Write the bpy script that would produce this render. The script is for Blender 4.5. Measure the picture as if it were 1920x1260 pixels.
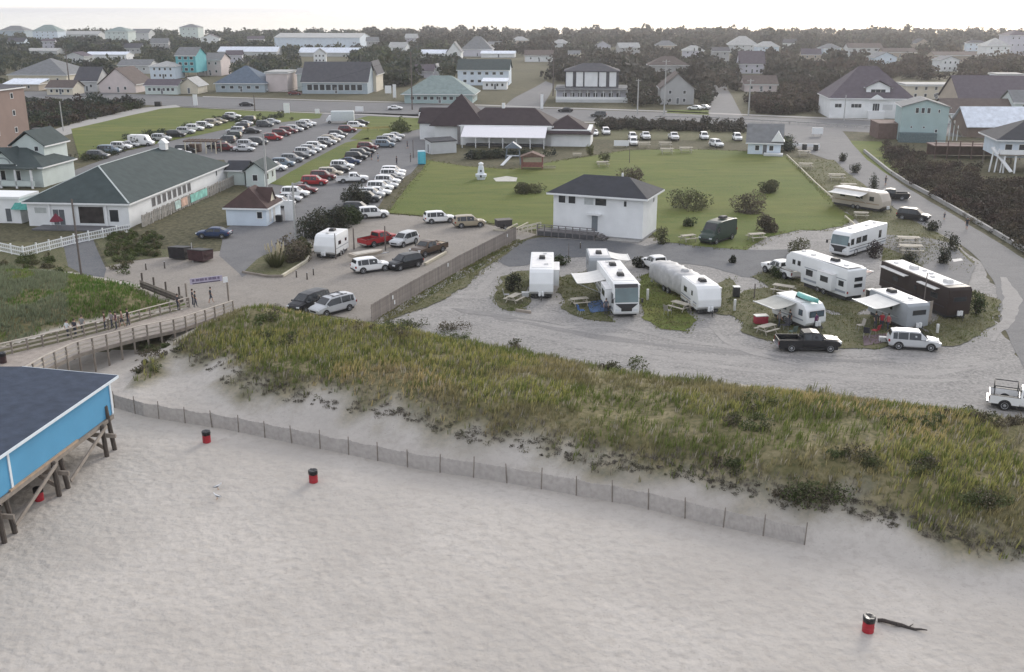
import bpy, bmesh, math, random
import numpy as np
from mathutils import Vector, Matrix
for o in list(bpy.data.objects): bpy.data.objects.remove(o)
sc = bpy.context.scene
COL = sc.collection
R = math.radians
RNG = random.Random(7)
NR = np.random.default_rng(11)

# ------------------------------------------------------------------ camera
CAMH, FPX, W0, H0, HORY = 30.0, 1940.0, 1920.0, 1260.0, 17.0
TH = math.atan((H0/2-HORY)/FPX)
ST, CT = math.sin(TH), math.cos(TH)
cd = bpy.data.cameras.new('camera'); cam = bpy.data.objects.new('camera', cd); COL.objects.link(cam)
cam.location = (0, 0, CAMH); cam.rotation_euler = (math.pi/2-TH, 0, 0)
cd.sensor_fit = 'HORIZONTAL'; cd.sensor_width = 36.0; cd.lens = 36.0*FPX/W0
cd.clip_start = 0.5; cd.clip_end = 60000
sc.camera = cam
# ------------------------------------------------------------------ sky, sun, exposure
SUN_AZ, SUN_EL = 28.0, 20.0            # azimuth clockwise from +Y (the view direction)
w = bpy.data.worlds.new('World'); sc.world = w; w.use_nodes = True
nt = w.node_tree; nt.nodes.clear()
sky = nt.nodes.new('ShaderNodeTexSky'); sky.sky_type = 'NISHITA'; sky.sun_disc = False
sky.sun_elevation = R(SUN_EL); sky.sun_rotation = R(SUN_AZ)
sky.air_density = 1.0; sky.dust_density = 1.5; sky.ozone_density = 1.0; sky.altitude = 0
bg = nt.nodes.new('ShaderNodeBackground'); bg.inputs[1].default_value = 0.11
wo = nt.nodes.new('ShaderNodeOutputWorld')
ov_ = nt.nodes.new('ShaderNodeMixRGB'); ov_.inputs[0].default_value = .62; ov_.inputs[2].default_value = (7.2, 7.15, 7.5, 1)   # thin bright overcast
nt.links.new(sky.outputs[0], ov_.inputs[1]); nt.links.new(ov_.outputs[0], bg.inputs[0]); nt.links.new(bg.outputs[0], wo.inputs[0])
sl = bpy.data.lights.new('sun', 'SUN'); sl.energy = 1.3; sl.angle = R(20); sl.color = (1.0, .95, .88)
so = bpy.data.objects.new('sun', sl); COL.objects.link(so)
_d = Vector((math.sin(R(SUN_AZ))*math.cos(R(SUN_EL)), math.cos(R(SUN_AZ))*math.cos(R(SUN_EL)), math.sin(R(SUN_EL))))
so.rotation_euler = _d.to_track_quat('Z', 'Y').to_euler()
vs = sc.view_settings; vs.view_transform = 'Standard'; vs.look = 'None'; vs.gamma = 1; vs.exposure = 0.85
vs.use_curve_mapping = False

# ------------------------------------------------------------------ pixel of the photograph <-> place on the ground
def ray(px, py):
    u = (px-W0/2)/FPX; v = (H0/2-py)/FPX
    return u, CT+v*ST, v*CT-ST
def G(px, py, z=0.0):
    a, b, c = ray(px, py); t = (z-CAMH)/c
    return Vector((a*t, b*t, z))
def mpp(px, py, z=0.0):                 # metres per photograph pixel at that ground point
    return (z-CAMH)/ray(px, py)[2]/FPX
def htop(p, py):                        # height of the point above ground point p that shows at row py
    v = (H0/2-py)/FPX
    return CAMH + p[1]*(v*CT-ST)/(CT+v*ST)
def proj(p):
    dep = p[1]*CT-(p[2]-CAMH)*ST; ver = p[1]*ST+(p[2]-CAMH)*CT
    return W0/2+FPX*p[0]/dep, H0/2-FPX*ver/dep

# ------------------------------------------------------------------ materials
_M = {}
def mat(name, col, rough=.7, var=.12, scale=3.0, bump=0.0, bscale=30.0, metal=0.0, spec=.4, col2=None, scale2=None, objcol=False, coords='Object'):
    if name in _M: return _M[name]
    m = bpy.data.materials.new(name); m.use_nodes = True; n = m.node_tree.nodes; l = m.node_tree.links
    b = n['Principled BSDF']; b.inputs['Roughness'].default_value = rough; b.inputs['Metallic'].default_value = metal
    b.inputs['Specular IOR Level'].default_value = spec
    tc = n.new('ShaderNodeTexCoord')
    no = n.new('ShaderNodeTexNoise'); no.inputs['Scale'].default_value = scale; no.inputs['Detail'].default_value = 5
    l.new(tc.outputs[coords], no.inputs['Vector'])
    mx = n.new('ShaderNodeMixRGB'); mx.blend_type = 'MIX'
    cr = n.new('ShaderNodeMapRange'); cr.inputs['From Min'].default_value = .3; cr.inputs['From Max'].default_value = .7
    l.new(no.outputs['Fac'], cr.inputs['Value']); l.new(cr.outputs[0], mx.inputs[0])
    c = col
    if col2 is None:
        mx.inputs[1].default_value = (*[x*(1-var) for x in c], 1); mx.inputs[2].default_value = (*[min(1, x*(1+var)) for x in c], 1)
    else:
        mx.inputs[1].default_value = (*c, 1); mx.inputs[2].default_value = (*col2, 1)
    out = mx.outputs[0]
    if objcol:
        oi = n.new('ShaderNodeObjectInfo'); mu = n.new('ShaderNodeMixRGB'); mu.blend_type = 'MULTIPLY'; mu.inputs[0].default_value = 1
        l.new(oi.outputs['Color'], mu.inputs[1]); l.new(out, mu.inputs[2]); out = mu.outputs[0]
    l.new(out, b.inputs['Base Color'])
    if bump:
        n2 = n.new('ShaderNodeTexNoise'); n2.inputs['Scale'].default_value = bscale; n2.inputs['Detail'].default_value = 4
        l.new(tc.outputs[coords], n2.inputs['Vector'])
        bp = n.new('ShaderNodeBump'); bp.inputs['Strength'].default_value = min(1, bump); bp.inputs['Distance'].default_value = .05 if bump <= 1 else .05*bump
        l.new(n2.outputs['Fac'], bp.inputs['Height']); l.new(bp.outputs[0], b.inputs['Normal'])
    _M[name] = m
    return m
def attr_mat(name, attr='Col', rough=.8, spec=.2, trans=0.0):
    if name in _M: return _M[name]
    m = bpy.data.materials.new(name); m.use_nodes = True; n = m.node_tree.nodes; l = m.node_tree.links
    b = n['Principled BSDF']; b.inputs['Roughness'].default_value = rough; b.inputs['Specular IOR Level'].default_value = spec
    a = n.new('ShaderNodeAttribute'); a.attribute_name = attr
    l.new(a.outputs['Color'], b.inputs['Base Color'])
    if trans:
        t = n.new('ShaderNodeBsdfTranslucent'); l.new(a.outputs['Color'], t.inputs[0])
        ms = n.new('ShaderNodeMixShader'); ms.inputs[0].default_value = trans
        l.new(b.outputs[0], ms.inputs[1]); l.new(t.outputs[0], ms.inputs[2]); l.new(ms.outputs[0], n['Material Output'].inputs[0])
    _M[name] = m
    return m
def ground_mat(name, cols, scales=(.15, 1.2, 9.0), rough=.95, bump=.5, bscale=6.0, stretch=None, speck=0.0):
    """three layers of noise between four ground colours"""
    if name in _M: return _M[name]
    m = bpy.data.materials.new(name); m.use_nodes = True; n = m.node_tree.nodes; l = m.node_tree.links
    b = n['Principled BSDF']; b.inputs['Roughness'].default_value = rough; b.inputs['Specular IOR Level'].default_value = .15
    tc = n.new('ShaderNodeTexCoord'); src = tc.outputs['Object']
    if stretch:
        mp = n.new('ShaderNodeMapping'); mp.inputs['Rotation'].default_value[2] = stretch[0]; mp.inputs['Scale'].default_value = (stretch[1], stretch[2], 1)
        l.new(src, mp.inputs[0]); ssrc = mp.outputs[0]
    else: ssrc = src
    prev = None
    for i, (c, s) in enumerate(zip(cols[1:], scales)):
        no = n.new('ShaderNodeTexNoise'); no.inputs['Scale'].default_value = s; no.inputs['Detail'].default_value = 6; no.inputs['Roughness'].default_value = .62
        no.inputs['Distortion'].default_value = .6
        l.new(ssrc if i < 2 else src, no.inputs['Vector'])
        mr = n.new('ShaderNodeMapRange'); mr.inputs['From Min'].default_value = .40; mr.inputs['From Max'].default_value = .66
        l.new(no.outputs['Fac'], mr.inputs['Value'])
        mx = n.new('ShaderNodeMixRGB')
        l.new(mr.outputs[0], mx.inputs[0])
        if prev is None: mx.inputs[1].default_value = (*cols[0], 1)
        else: l.new(prev, mx.inputs[1])
        mx.inputs[2].default_value = (*c, 1); prev = mx.outputs[0]
    l.new(prev, b.inputs['Base Color'])
    if bump:
        n2 = n.new('ShaderNodeTexNoise'); n2.inputs['Scale'].default_value = bscale; n2.inputs['Detail'].default_value = 5
        l.new(src, n2.inputs['Vector'])
        bp = n.new('ShaderNodeBump'); bp.inputs['Strength'].default_value = bump; bp.inputs['Distance'].default_value = .12
        l.new(n2.outputs['Fac'], bp.inputs['Height']); l.new(bp.outputs[0], b.inputs['Normal'])
    _M[name] = m
    return m
def glass(name='window_glass', col=(.03, .04, .05)):
    return mat(name, col, rough=.12, var=.25, scale=.6, spec=.6)

# ------------------------------------------------------------------ mesh collecting
class MB:
    def __init__(s): s.v = []; s.f = []; s.mi = []; s.ms = []
    def slot(s, m):
        if m not in s.ms: s.ms.append(m)
        return s.ms.index(m)
    def add(s, vs_, fs, m=None):
        k = len(s.v); s.v += [tuple(v) for v in vs_]; i = s.slot(m) if m else 0
        for f in fs: s.f.append(tuple(k+j for j in f)); s.mi.append(i)
        return s
    def box(s, c, d, m=None, rz=0.0, M=None, taper=1.0):
        hx, hy, hz = d[0]/2, d[1]/2, d[2]/2
        vs_ = []
        for z in (-1, 1):
            t = taper if z > 0 else 1
            for x, y in ((-1, -1), (1, -1), (1, 1), (-1, 1)):
                p = Vector((x*hx*t, y*hy*t, z*hz))
                if rz: p = Matrix.Rotation(rz, 3, 'Z') @ p
                p = p+Vector(c)
                if M: p = M @ p
                vs_.append(p)
        return s.add(vs_, [(3, 2, 1, 0), (4, 5, 6, 7), (0, 1, 5, 4), (1, 2, 6, 5), (2, 3, 7, 6), (3, 0, 4, 7)], m)
    def bar(s, a, b, r, m=None, n=6, r2=None):
        a, b = Vector(a), Vector(b); d = (b-a); L = d.length
        if L < 1e-6: return s
        q = d.to_track_quat('Z', 'Y'); r2 = r if r2 is None else r2; vs_ = []
        for p, rr in ((a, r), (b, r2)):
            for i in range(n):
                t = 2*math.pi*(i+.5)/n; vs_.append(p+q @ Vector((rr*math.cos(t), rr*math.sin(t), 0)))
        fs = [(i, (i+1) % n, n+(i+1) % n, n+i) for i in range(n)]+[tuple(range(n-1, -1, -1)), tuple(range(n, 2*n))]
        return s.add(vs_, fs, m)
    def beam(s, a, b, wd, ht, m=None):       # rectangular bar, upright section
        a, b = Vector(a), Vector(b); d = b-a; L = d.length
        x = d.normalized(); y = Vector((0, 0, 1)).cross(x)
        if y.length < 1e-4: y = Vector((0, 1, 0))
        y.normalize(); z = x.cross(y); vs_ = []
        for p in (a, b):
            for i, j in ((-1, -1), (1, -1), (1, 1), (-1, 1)): vs_.append(p+y*(i*wd/2)+z*(j*ht/2))
        return s.add(vs_, [(3, 2, 1, 0), (4, 5, 6, 7), (0, 1, 5, 4), (1, 2, 6, 5), (2, 3, 7, 6), (3, 0, 4, 7)], m)
    def prism(s, pts, y0, y1, m=None, plane='xz'):   # polygon extruded along the third axis
        n = len(pts)
        def P(a, b, c): return {'xz': (a, c, b), 'yz': (c, a, b), 'xy': (a, b, c)}[plane]
        vs_ = [P(a, b, y0) for a, b in pts]+[P(a, b, y1) for a, b in pts]
        fs = [tuple(range(n)), tuple(range(2*n-1, n-1, -1))]+[(i, n+i, n+(i+1) % n, (i+1) % n) for i in range(n)]
        return s.add(vs_, fs, m)
    def loft(s, rings, m=None, cap=True):
        n = len(rings[0]); k = len(s.v); vs_ = [p for r in rings for p in r]; fs = []
        for i in range(len(rings)-1):
            for j in range(n): fs.append((i*n+j, i*n+(j+1) % n, (i+1)*n+(j+1) % n, (i+1)*n+j))
        if cap: fs += [tuple(range(n-1, -1, -1)), tuple((len(rings)-1)*n+j for j in range(n))]
        return s.add(vs_, fs, m)
    def mesh(s, name, m=None, smooth=False):
        me = bpy.data.meshes.new(name); me.from_pydata(s.v, [], s.f)
        if s.ms:
            for x in s.ms: me.materials.append(x)
            me.polygons.foreach_set('material_index', s.mi)
        elif m: me.materials.append(m)
        bm = bmesh.new(); bm.from_mesh(me); bmesh.ops.recalc_face_normals(bm, faces=bm.faces); bm.to_mesh(me); bm.free()
        if smooth: me.polygons.foreach_set('use_smooth', [True]*len(me.polygons))
        me.update(); return me
    def build(s, name, m=None, parent=None, smooth=False):
        return link(name, s.mesh(name, m, smooth), parent)
def link(name, me, parent=None, loc=None, rz=None):
    o = bpy.data.objects.new(name, me); COL.objects.link(o)
    if parent is not None: o.parent = parent
    if loc is not None: o.location = loc
    if rz is not None: o.rotation_euler[2] = rz
    return o
def tag(o, label, cat, group=None):
    o['label'] = label; o['category'] = cat
    if group: o['group'] = group
    return o
def empty(name, loc, rz=0.0):
    o = bpy.data.objects.new(name, None); COL.objects.link(o); o.location = loc; o.rotation_euler[2] = rz; o.empty_display_size = .3
    return o
def struct(o): o['kind'] = 'structure'; return o
KIDS = {}
def copy_tree(o, parent=None, color=None):
    c = o.copy(); COL.objects.link(c)
    if parent is not None: c.parent = parent
    if color is not None: c.color = color
    for ch in o.children: copy_tree(ch, c, color)
    return c
def setcol(o, color):
    o.color = color
    for ch in o.children: setcol(ch, color)
def np_mesh(name, verts, faces, mats, colors=None, smooth=False):
    """big mesh from numpy arrays; faces (n,3) or (n,4); colors per vertex"""
    me = bpy.data.meshes.new(name); k = faces.shape[1]
    me.vertices.add(len(verts)); me.vertices.foreach_set('co', np.ascontiguousarray(verts, dtype=np.float32).ravel())
    me.loops.add(faces.size); me.loops.foreach_set('vertex_index', np.ascontiguousarray(faces, dtype=np.int32).ravel())
    me.polygons.add(len(faces)); me.polygons.foreach_set('loop_start', np.arange(0, faces.size, k, dtype=np.int32))
    me.polygons.foreach_set('loop_total', np.full(len(faces), k, dtype=np.int32))
    if smooth: me.polygons.foreach_set('use_smooth', np.ones(len(faces), dtype=bool))
    me.update(calc_edges=True)
    if colors is not None:
        ca = me.color_attributes.new('Col', 'FLOAT_COLOR', 'POINT')
        c4 = np.ones((len(verts), 4), np.float32); c4[:, :3] = colors; ca.data.foreach_set('color', c4.ravel())
    for m in mats: me.materials.append(m)
    return me
ORD = ['first', 'second', 'third', 'fourth', 'fifth', 'sixth', 'seventh', 'eighth', 'ninth', 'tenth', 'eleventh', 'twelfth', 'thirteenth', 'fourteenth', 'fifteenth', 'sixteenth', 'seventeenth', 'eighteenth', 'nineteenth', 'twentieth']
# value noise
_NT = NR.random((64, 64))
def vnoise(x, y, s):
    x = np.asarray(x)/s; y = np.asarray(y)/s; xi = np.floor(x).astype(int); yi = np.floor(y).astype(int)
    fx = x-xi; fy = y-yi; fx = fx*fx*(3-2*fx); fy = fy*fy*(3-2*fy); T = _NT
    a = T[xi % 64, yi % 64]; b = T[(xi+1) % 64, yi % 64]; c = T[xi % 64, (yi+1) % 64]; d = T[(xi+1) % 64, (yi+1) % 64]
    return (a*(1-fx)+b*fx)*(1-fy)+(c*(1-fx)+d*fx)*fy
def sstep(a, b, x):
    t = np.clip((x-a)/(b-a), 0, 1); return t*t*(3-2*t)
def polydist(poly, X, Y):
    """signed distance to a polygon, positive inside"""
    X = np.asarray(X, float); Y = np.asarray(Y, float)
    d = np.full(X.shape, 1e9); ins = np.zeros(X.shape, bool); n = len(poly)
    for i in range(n):
        ax, ay = poly[i][0], poly[i][1]; bx, by = poly[(i+1) % n][0], poly[(i+1) % n][1]
        ex, ey = bx-ax, by-ay; L = ex*ex+ey*ey+1e-12
        t = np.clip(((X-ax)*ex+(Y-ay)*ey)/L, 0, 1)
        d = np.minimum(d, np.hypot(X-ax-t*ex, Y-ay-t*ey))
        c = ((ay > Y) != (by > Y)) & (X < (bx-ax)*(Y-ay)/((by-ay) if by != ay else 1e-9)+ax)
        ins ^= c
    return np.where(ins, d, -d)
def pxpoly(pts, z=0.0): return [G(x, y, z) for x, y in pts]
# ================================================================== land
FENCE_PX = [(-260, 735), (-60, 748), (120, 756), (215, 765), (270, 781), (330, 791), (420, 805), (530, 828), (640, 850), (780, 880), (910, 899), (1050, 924), (1180, 947), (1340, 986), (1508, 1022), (1640, 1052), (1780, 1080), (1920, 1102), (2150, 1150)]
FENCE = pxpoly(FENCE_PX, -1.0)
_fx = np.array([p.x for p in FENCE]); _fy = np.array([p.y for p in FENCE])
DUNE = pxpoly([(455, 577), (520, 574), (600, 592), (700, 606), (830, 632), (950, 648), (1100, 676), (1250, 700), (1400, 716), (1550, 730), (1700, 752), (1920, 785), (2100, 805), (2300, 840)], 0.1) + \
       pxpoly([(2300, 1120), (2050, 1080), (1920, 1046), (1850, 1035), (1750, 1006), (1650, 975), (1560, 962), (1480, 952), (1400, 930), (1300, 897), (1200, 884), (1080, 866), (1000, 846), (880, 826), (760, 796), (650, 768), (560, 755), (480, 735), (425, 720), (385, 690), (330, 668), (280, 690), (250, 705), (262, 672), (330, 634), (400, 602)], 0.4)
LDUNE = pxpoly([(-120, 470), (0, 492), (60, 505), (150, 514), (262, 536), (300, 560), (350, 576), (230, 592), (120, 612), (0, 640), (-120, 665)], 0.0)
_bx = np.array([p.x for p in DUNE[:14]]); _by = np.array([p.y for p in DUNE[:14]])
def zf(X, Y):
    X = np.asarray(X, float); Y = np.asarray(Y, float)
    yf = np.interp(X, _fx, _fy)
    d = (Y-yf)*.87
    left = sstep(-24, -31, X)
    base = -1.0 + .012*np.minimum(d, 0)
    rise = sstep(0, 7, d)*(1-left) + sstep(0, 20, d)*left
    z = base + rise*1.0
    dd = polydist(DUNE, X, Y)
    n = vnoise(X, Y, 9)*.6+vnoise(X+31, Y+7, 4)*.4
    yb = np.interp(X, _bx, _by); z = z + sstep(-2.0, 4.5, dd)*sstep(-.6, 9.5, yb-Y)*(1.25+1.5*n)
    dl = polydist(LDUNE, X, Y)
    z = z + sstep(0, 6, dl)*(.7+1.1*n)
    # wind-blown unevenness of the beach
    bm_ = sstep(2, -6, d)
    z = z + bm_*(vnoise(X, Y, 6)*.16+vnoise(X, Y, 2.2)*.05)
    z = np.where(Y > 118, 0.0, np.where((dd > -1.2) | (dl > 0) | (d < 21), z, 0.0))
    return z
def P(px, py, lift=0.0):
    """where the sight line of a photograph pixel meets the land"""
    a, b, c = ray(px, py); t = np.linspace(40, 140, 4001)
    zz = zf(a*t, b*t); h = CAMH+c*t-zz; k = np.nonzero(h <= 0)[0]
    if len(k) == 0: return G(px, py, 0.0)
    i = k[0]; return Vector((a*t[i], b*t[i], float(zz[i])+lift))

X0, X1, Y0, Y1, DS = -80.0, 100.0, 18.0, 125.0, 0.5
gx = np.arange(X0, X1+.01, DS); gy = np.arange(Y0, Y1+.01, DS)
GX, GY = np.meshgrid(gx, gy); GZ = zf(GX, GY)
edge = np.minimum.reduce([GX-X0, X1-GX, Y1-GY])
GZ = np.where(GY > 118, GZ*0, GZ)
nx, ny = len(gx), len(gy)
V = np.stack([GX, GY, GZ], -1).reshape(-1, 3)
ii, jj = np.meshgrid(np.arange(nx-1), np.arange(ny-1)); q = (jj*nx+ii).ravel()
Fq = np.stack([q, q+1, q+nx+1, q+nx], 1)
cx = (GX[:-1, :-1]+DS/2).ravel(); cy = (GY[:-1, :-1]+DS/2).ravel()
yfc = np.interp(cx, _fx, _fy); ddc = polydist(DUNE, cx, cy); dlc = polydist(LDUNE, cx, cy)
is_dune = ((cy > yfc-.2) & (ddc > -9) & (ddc < 1e8) & (cx > -33) & (cy < np.interp(cx, [p.x for p in DUNE[:14]], [p.y for p in DUNE[:14]])+.6)) | (dlc > -.5)
is_beach = (~is_dune) & (cy < np.interp(cx, [-80, -50, -36, -29, -20], [96, 90, 92, 90, 88])) & (cy < yfc+22)
sel = {'beach': is_beach, 'dune': is_dune, 'ground': ~(is_beach | is_dune)}
# how much plant cover a point of the dune has (drives the litter colour between the grass)
dv = polydist(DUNE, V[:, 0], V[:, 1]); dlv = polydist(LDUNE, V[:, 0], V[:, 1])
nz = vnoise(V[:, 0], V[:, 1], 3.2)*.6+vnoise(V[:, 0]+9, V[:, 1]+3, 1.3)*.4
cover = np.maximum(sstep(-1.2, 2.2, dv+(nz-.5)*4.5), sstep(-.6, 1.2, dlv+(nz-.5)*2))
def sand_mat(name, veg):
    m = bpy.data.materials.new(name); m.use_nodes = True; n = m.node_tree.nodes; l = m.node_tree.links
    b = n['Principled BSDF']; b.inputs['Roughness'].default_value = .95; b.inputs['Specular IOR Level'].default_value = .1
    tc = n.new('ShaderNodeTexCoord')
    def noise(s, det=6, dist=0.0, vec=None):
        x = n.new('ShaderNodeTexNoise'); x.inputs['Scale'].default_value = s; x.inputs['Detail'].default_value = det; x.inputs['Distortion'].default_value = dist
        l.new(vec or tc.outputs['Object'], x.inputs['Vector']); return x.outputs['Fac']
    def mixc(f, a, c2, lo=.38, hi=.64):
        mr = n.new('ShaderNodeMapRange'); mr.inputs['From Min'].default_value = lo; mr.inputs['From Max'].default_value = hi
        l.new(f, mr.inputs['Value']); mx = n.new('ShaderNodeMixRGB'); l.new(mr.outputs[0], mx.inputs[0])
        for k, c in ((1, a), (2, c2)):
            if isinstance(c, tuple): mx.inputs[k].default_value = (*c, 1)
            else: l.new(c, mx.inputs[k])
        return mx.outputs[0]
    s1 = mixc(noise(.12, 5, .4), (.418, .388, .352), (.468, .436, .398))
    s2 = mixc(noise(1.7, 6, .5), s1, (.375, .346, .312), .46, .78)
    s3 = mixc(noise(.045, 4, 1.2), s2, (.355, .33, .30), .55, .85); s2 = mixc(noise(7.0, 3), s3, (.335, .31, .28), .60, .76)  # broad damp and dry tone, then dark specks painting footprint shading into the colour
    if veg:
        v1 = mixc(noise(.5), (.12, .11, .052), (.24, .205, .12)); v2 = mixc(noise(3.0), v1, (.08, .082, .038), .45, .7)
        at = n.new('ShaderNodeAttribute'); at.attribute_name = 'Col'
        mx = n.new('ShaderNodeMixRGB'); l.new(at.outputs['Fac'], mx.inputs[0]); l.new(s2, mx.inputs[1]); l.new(v2, mx.inputs[2]); s2 = mx.outputs[0]
    l.new(s2, b.inputs['Base Color'])
    vo = n.new('ShaderNodeTexVoronoi'); vo.inputs['Scale'].default_value = 2.3; vo.feature = 'SMOOTH_F1'; vo.inputs['Smoothness'].default_value = .6
    wv = n.new('ShaderNodeTexNoise'); wv.inputs['Scale'].default_value = 1.1; l.new(tc.outputs['Object'], wv.inputs['Vector'])
    vm = n.new('ShaderNodeMixRGB'); vm.inputs[0].default_value = .35; l.new(tc.outputs['Object'], vm.inputs[1]); l.new(wv.outputs['Color'], vm.inputs[2]); l.new(vm.outputs[0], vo.inputs['Vector'])
    ad = n.new('ShaderNodeMath'); ad.operation = 'ADD'; l.new(vo.outputs['Distance'], ad.inputs[0]); l.new(noise(2.6, 5), ad.inputs[1])
    bp = n.new('ShaderNodeBump'); bp.inputs['Strength'].default_value = .7; bp.inputs['Distance'].default_value = .11
    l.new(ad.outputs[0], bp.inputs['Height']); l.new(bp.outputs[0], b.inputs['Normal'])
    return m
M_SAND = sand_mat('beach_sand', False); M_DUNE = sand_mat('dune_sand', True)
M_SCRUB = ground_mat('scrub_ground', [(.055, .055, .03), (.10, .09, .05), (.04, .045, .024), (.13, .115, .07)], scales=(.03, .25, 1.5))
for nm, mk, mm in (('beach', sel['beach'], M_SAND), ('dune', sel['dune'], M_DUNE), ('ground', sel['ground'], M_SCRUB)):
    f = Fq[mk]; used = np.unique(f); remap = np.zeros(len(V), int); remap[used] = np.arange(len(used))
    vv = V[used].copy()
    if nm == 'ground': vv[:, 2] = np.where(vv[:, 1] > 100, vv[:, 2]-.0, vv[:, 2])
    c = np.repeat(cover[used][:, None], 3, 1)
    if nm == 'ground':
        # the far land in the same sheet, out to the sound
        def ringq(a, b, c_, d): return [(a, c_, 0), (b, c_, 0), (b, d, 0), (a, d, 0)]
        ex = []; ef = []
        for qd in (ringq(-2600, X0, -60, Y1), ringq(X1, 2600, -60, Y1), ringq(-2600, 2600, Y1, 1330)):
            k = len(vv)+len(ex); ex += qd; ef.append((k, k+1, k+2, k+3))
        f = np.concatenate([remap[f], np.array(ef)]); vv = np.concatenate([vv, np.array(ex, float)]); c = np.concatenate([c, np.zeros((len(ex), 3))])
    else: f = remap[f]
    if nm == 'beach':
        k = len(vv); ex = np.array([(-400, -60, -1.9), (400, -60, -1.9), (400, Y0, -1.5), (-400, Y0, -1.5)], float)
    o = link(nm, np_mesh(nm, vv, f, [mm], c, smooth=True)); struct(o)
# water of the sound and the far shore
wm = mat('sound_water', (.10, .12, .14), rough=.12, var=.2, scale=.01, bump=.04, bscale=.15, spec=.5)
wb = MB(); wb.add([(-30000, 1325, -.6), (30000, 1325, -.6), (30000, 40000, -.6), (-30000, 40000, -.6)], [(0, 1, 2, 3)])
struct(wb.build('water', wm))

# ------------------------------------------------------------------ ground sheets
_rr = random.Random(3)
def sheet(name, px, m, z, jit=.25, step=1.0, world=False):
    pts = [Vector((p[0], p[1], 0)) for p in px] if world else [G(x, y, 0) for x, y in px]
    out = []
    for i, a in enumerate(pts):
        b = pts[(i+1) % len(pts)]; L = (b-a).length; k = max(1, int(L/step)); nrm = Vector((-(b-a).y, (b-a).x, 0)).normalized()
        for j in range(k):
            p = a.lerp(b, j/k); s = max(1, p.y/120)
            n_ = (float(vnoise(p.x+5, p.y, 2.1*s))-.5)*2+(float(vnoise(p.x, p.y+9, .8*s))-.5)
            p = p+nrm*n_*jit; out.append((p.x, p.y, z))
    bm = bmesh.new(); vs_ = [bm.verts.new(p) for p in out]
    f = bm.faces.new(vs_); bm.normal_update()
    if f.normal.z < 0: f.normal_flip()
    bmesh.ops.triangulate(bm, faces=bm.faces[:])
    me = bpy.data.meshes.new(name); bm.to_mesh(me); bm.free(); me.materials.append(m)
    return struct(link(name, me))
M_GRAVEL = ground_mat('gravel', [(.205, .198, .19), (.32, .305, .288), (.18, .174, .168), (.345, .33, .31)], scales=(.16, .7, 3.5), bump=.5, bscale=5, stretch=(R(12), .5, 1.3))
M_LOT = ground_mat('packed_sand_lot', [(.235, .212, .185), (.275, .25, .222), (.20, .182, .162), (.29, .268, .24)], scales=(.08, .5, 4.0), bump=.35, bscale=6)
M_ASPH = ground_mat('worn_asphalt', [(.135, .135, .14), (.165, .163, .165), (.115, .115, .12), (.18, .178, .175)], scales=(.05, .4, 5.0), bump=.2, bscale=9, rough=.85)
M_ASPHD = ground_mat('dark_asphalt', [(.10, .108, .118), (.13, .135, .142), (.085, .09, .098), (.15, .15, .152)], scales=(.07, .5, 5.0), bump=.2, bscale=9, rough=.85)
M_LAWN = ground_mat('lawn_grass', [(.090, .132, .026), (.165, .170, .044), (.064, .104, .021), (.130, .132, .040)], scales=(.035, .22, 3.0), bump=.6, bscale=7, stretch=(R(-6), .5, 1.6))
M_ROUGH = ground_mat('rough_grass', [(.075, .085, .032), (.125, .115, .055), (.055, .068, .026), (.16, .145, .095)], scales=(.12, .7, 4.0), bump=.6, bscale=7)
M_CONC = ground_mat('pale_concrete', [(.30, .29, .275), (.35, .335, .32), (.26, .25, .24), (.37, .36, .34)], scales=(.1, .9, 6.0), bump=.1)
# main street and side streets
sheet('street', [(-500, 168), (150, 172), (430, 184), (600, 190), (760, 194), (1000, 203), (1250, 211), (1450, 220), (1700, 229), (1920, 236), (2300, 246), (2300, 272), (1920, 262), (1660, 250), (1450, 240), (1180, 229), (900, 224), (700, 214), (480, 206), (330, 199), (150, 193), (-500, 180)], M_ASPH, .03, .3, 6)
sheet('side_street', [(925, 215), (1010, 215), (1032, 178), (1040, 158), (1022, 152), (1002, 164), (965, 184)], M_ASPH, .05, .3, 6)
sheet('side_street', [(1330, 222), (1395, 222), (1372, 180), (1352, 150), (1332, 152)], M_ASPH, .05, .3, 6)
sheet('beach_road', [(1470, 236), (1575, 242), (1625, 300), (1690, 345), (1760, 388), (1840, 435), (1930, 492), (2060, 570), (2060, 760), (1925, 700), (1872, 600), (1868, 540), (1838, 490), (1790, 450), (1700, 408), (1625, 352), (1555, 300), (1500, 282), (1470, 262)], M_ASPH, .04, .15, 2)
sheet('access_road', [(-60, 285), (60, 255), (160, 226), (260, 203), (330, 197), (345, 202), (250, 220), (170, 240), (60, 272), (-60, 305)], M_CONC, .05, .2, 3)
# campground
sheet('gravel_yard', [(692, 607), (760, 566), (860, 510), (972, 455), (1010, 446), (1230, 446), (1330, 455), (1450, 425), (1560, 392), (1600, 400), (1700, 408), (1790, 450), (1838, 490), (1868, 540), (1872, 600), (1925, 690), (2060, 745), (2060, 830), (1920, 792), (1800, 772), (1700, 758), (1550, 738), (1400, 724), (1250, 706), (1100, 682), (950, 655), (830, 638), (740, 622)], M_GRAVEL, .02, .5, 1.2)
sheet('yard_asphalt', [(985, 452), (1015, 446), (1150, 452), (1210, 462), (1250, 450), (1400, 468), (1500, 468), (1480, 500), (1430, 520), (1390, 520), (1330, 500), (1230, 492), (1100, 482), (1040, 486), (960, 500), (930, 490)], M_ASPHD, .05, .5, 1.2)
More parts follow.
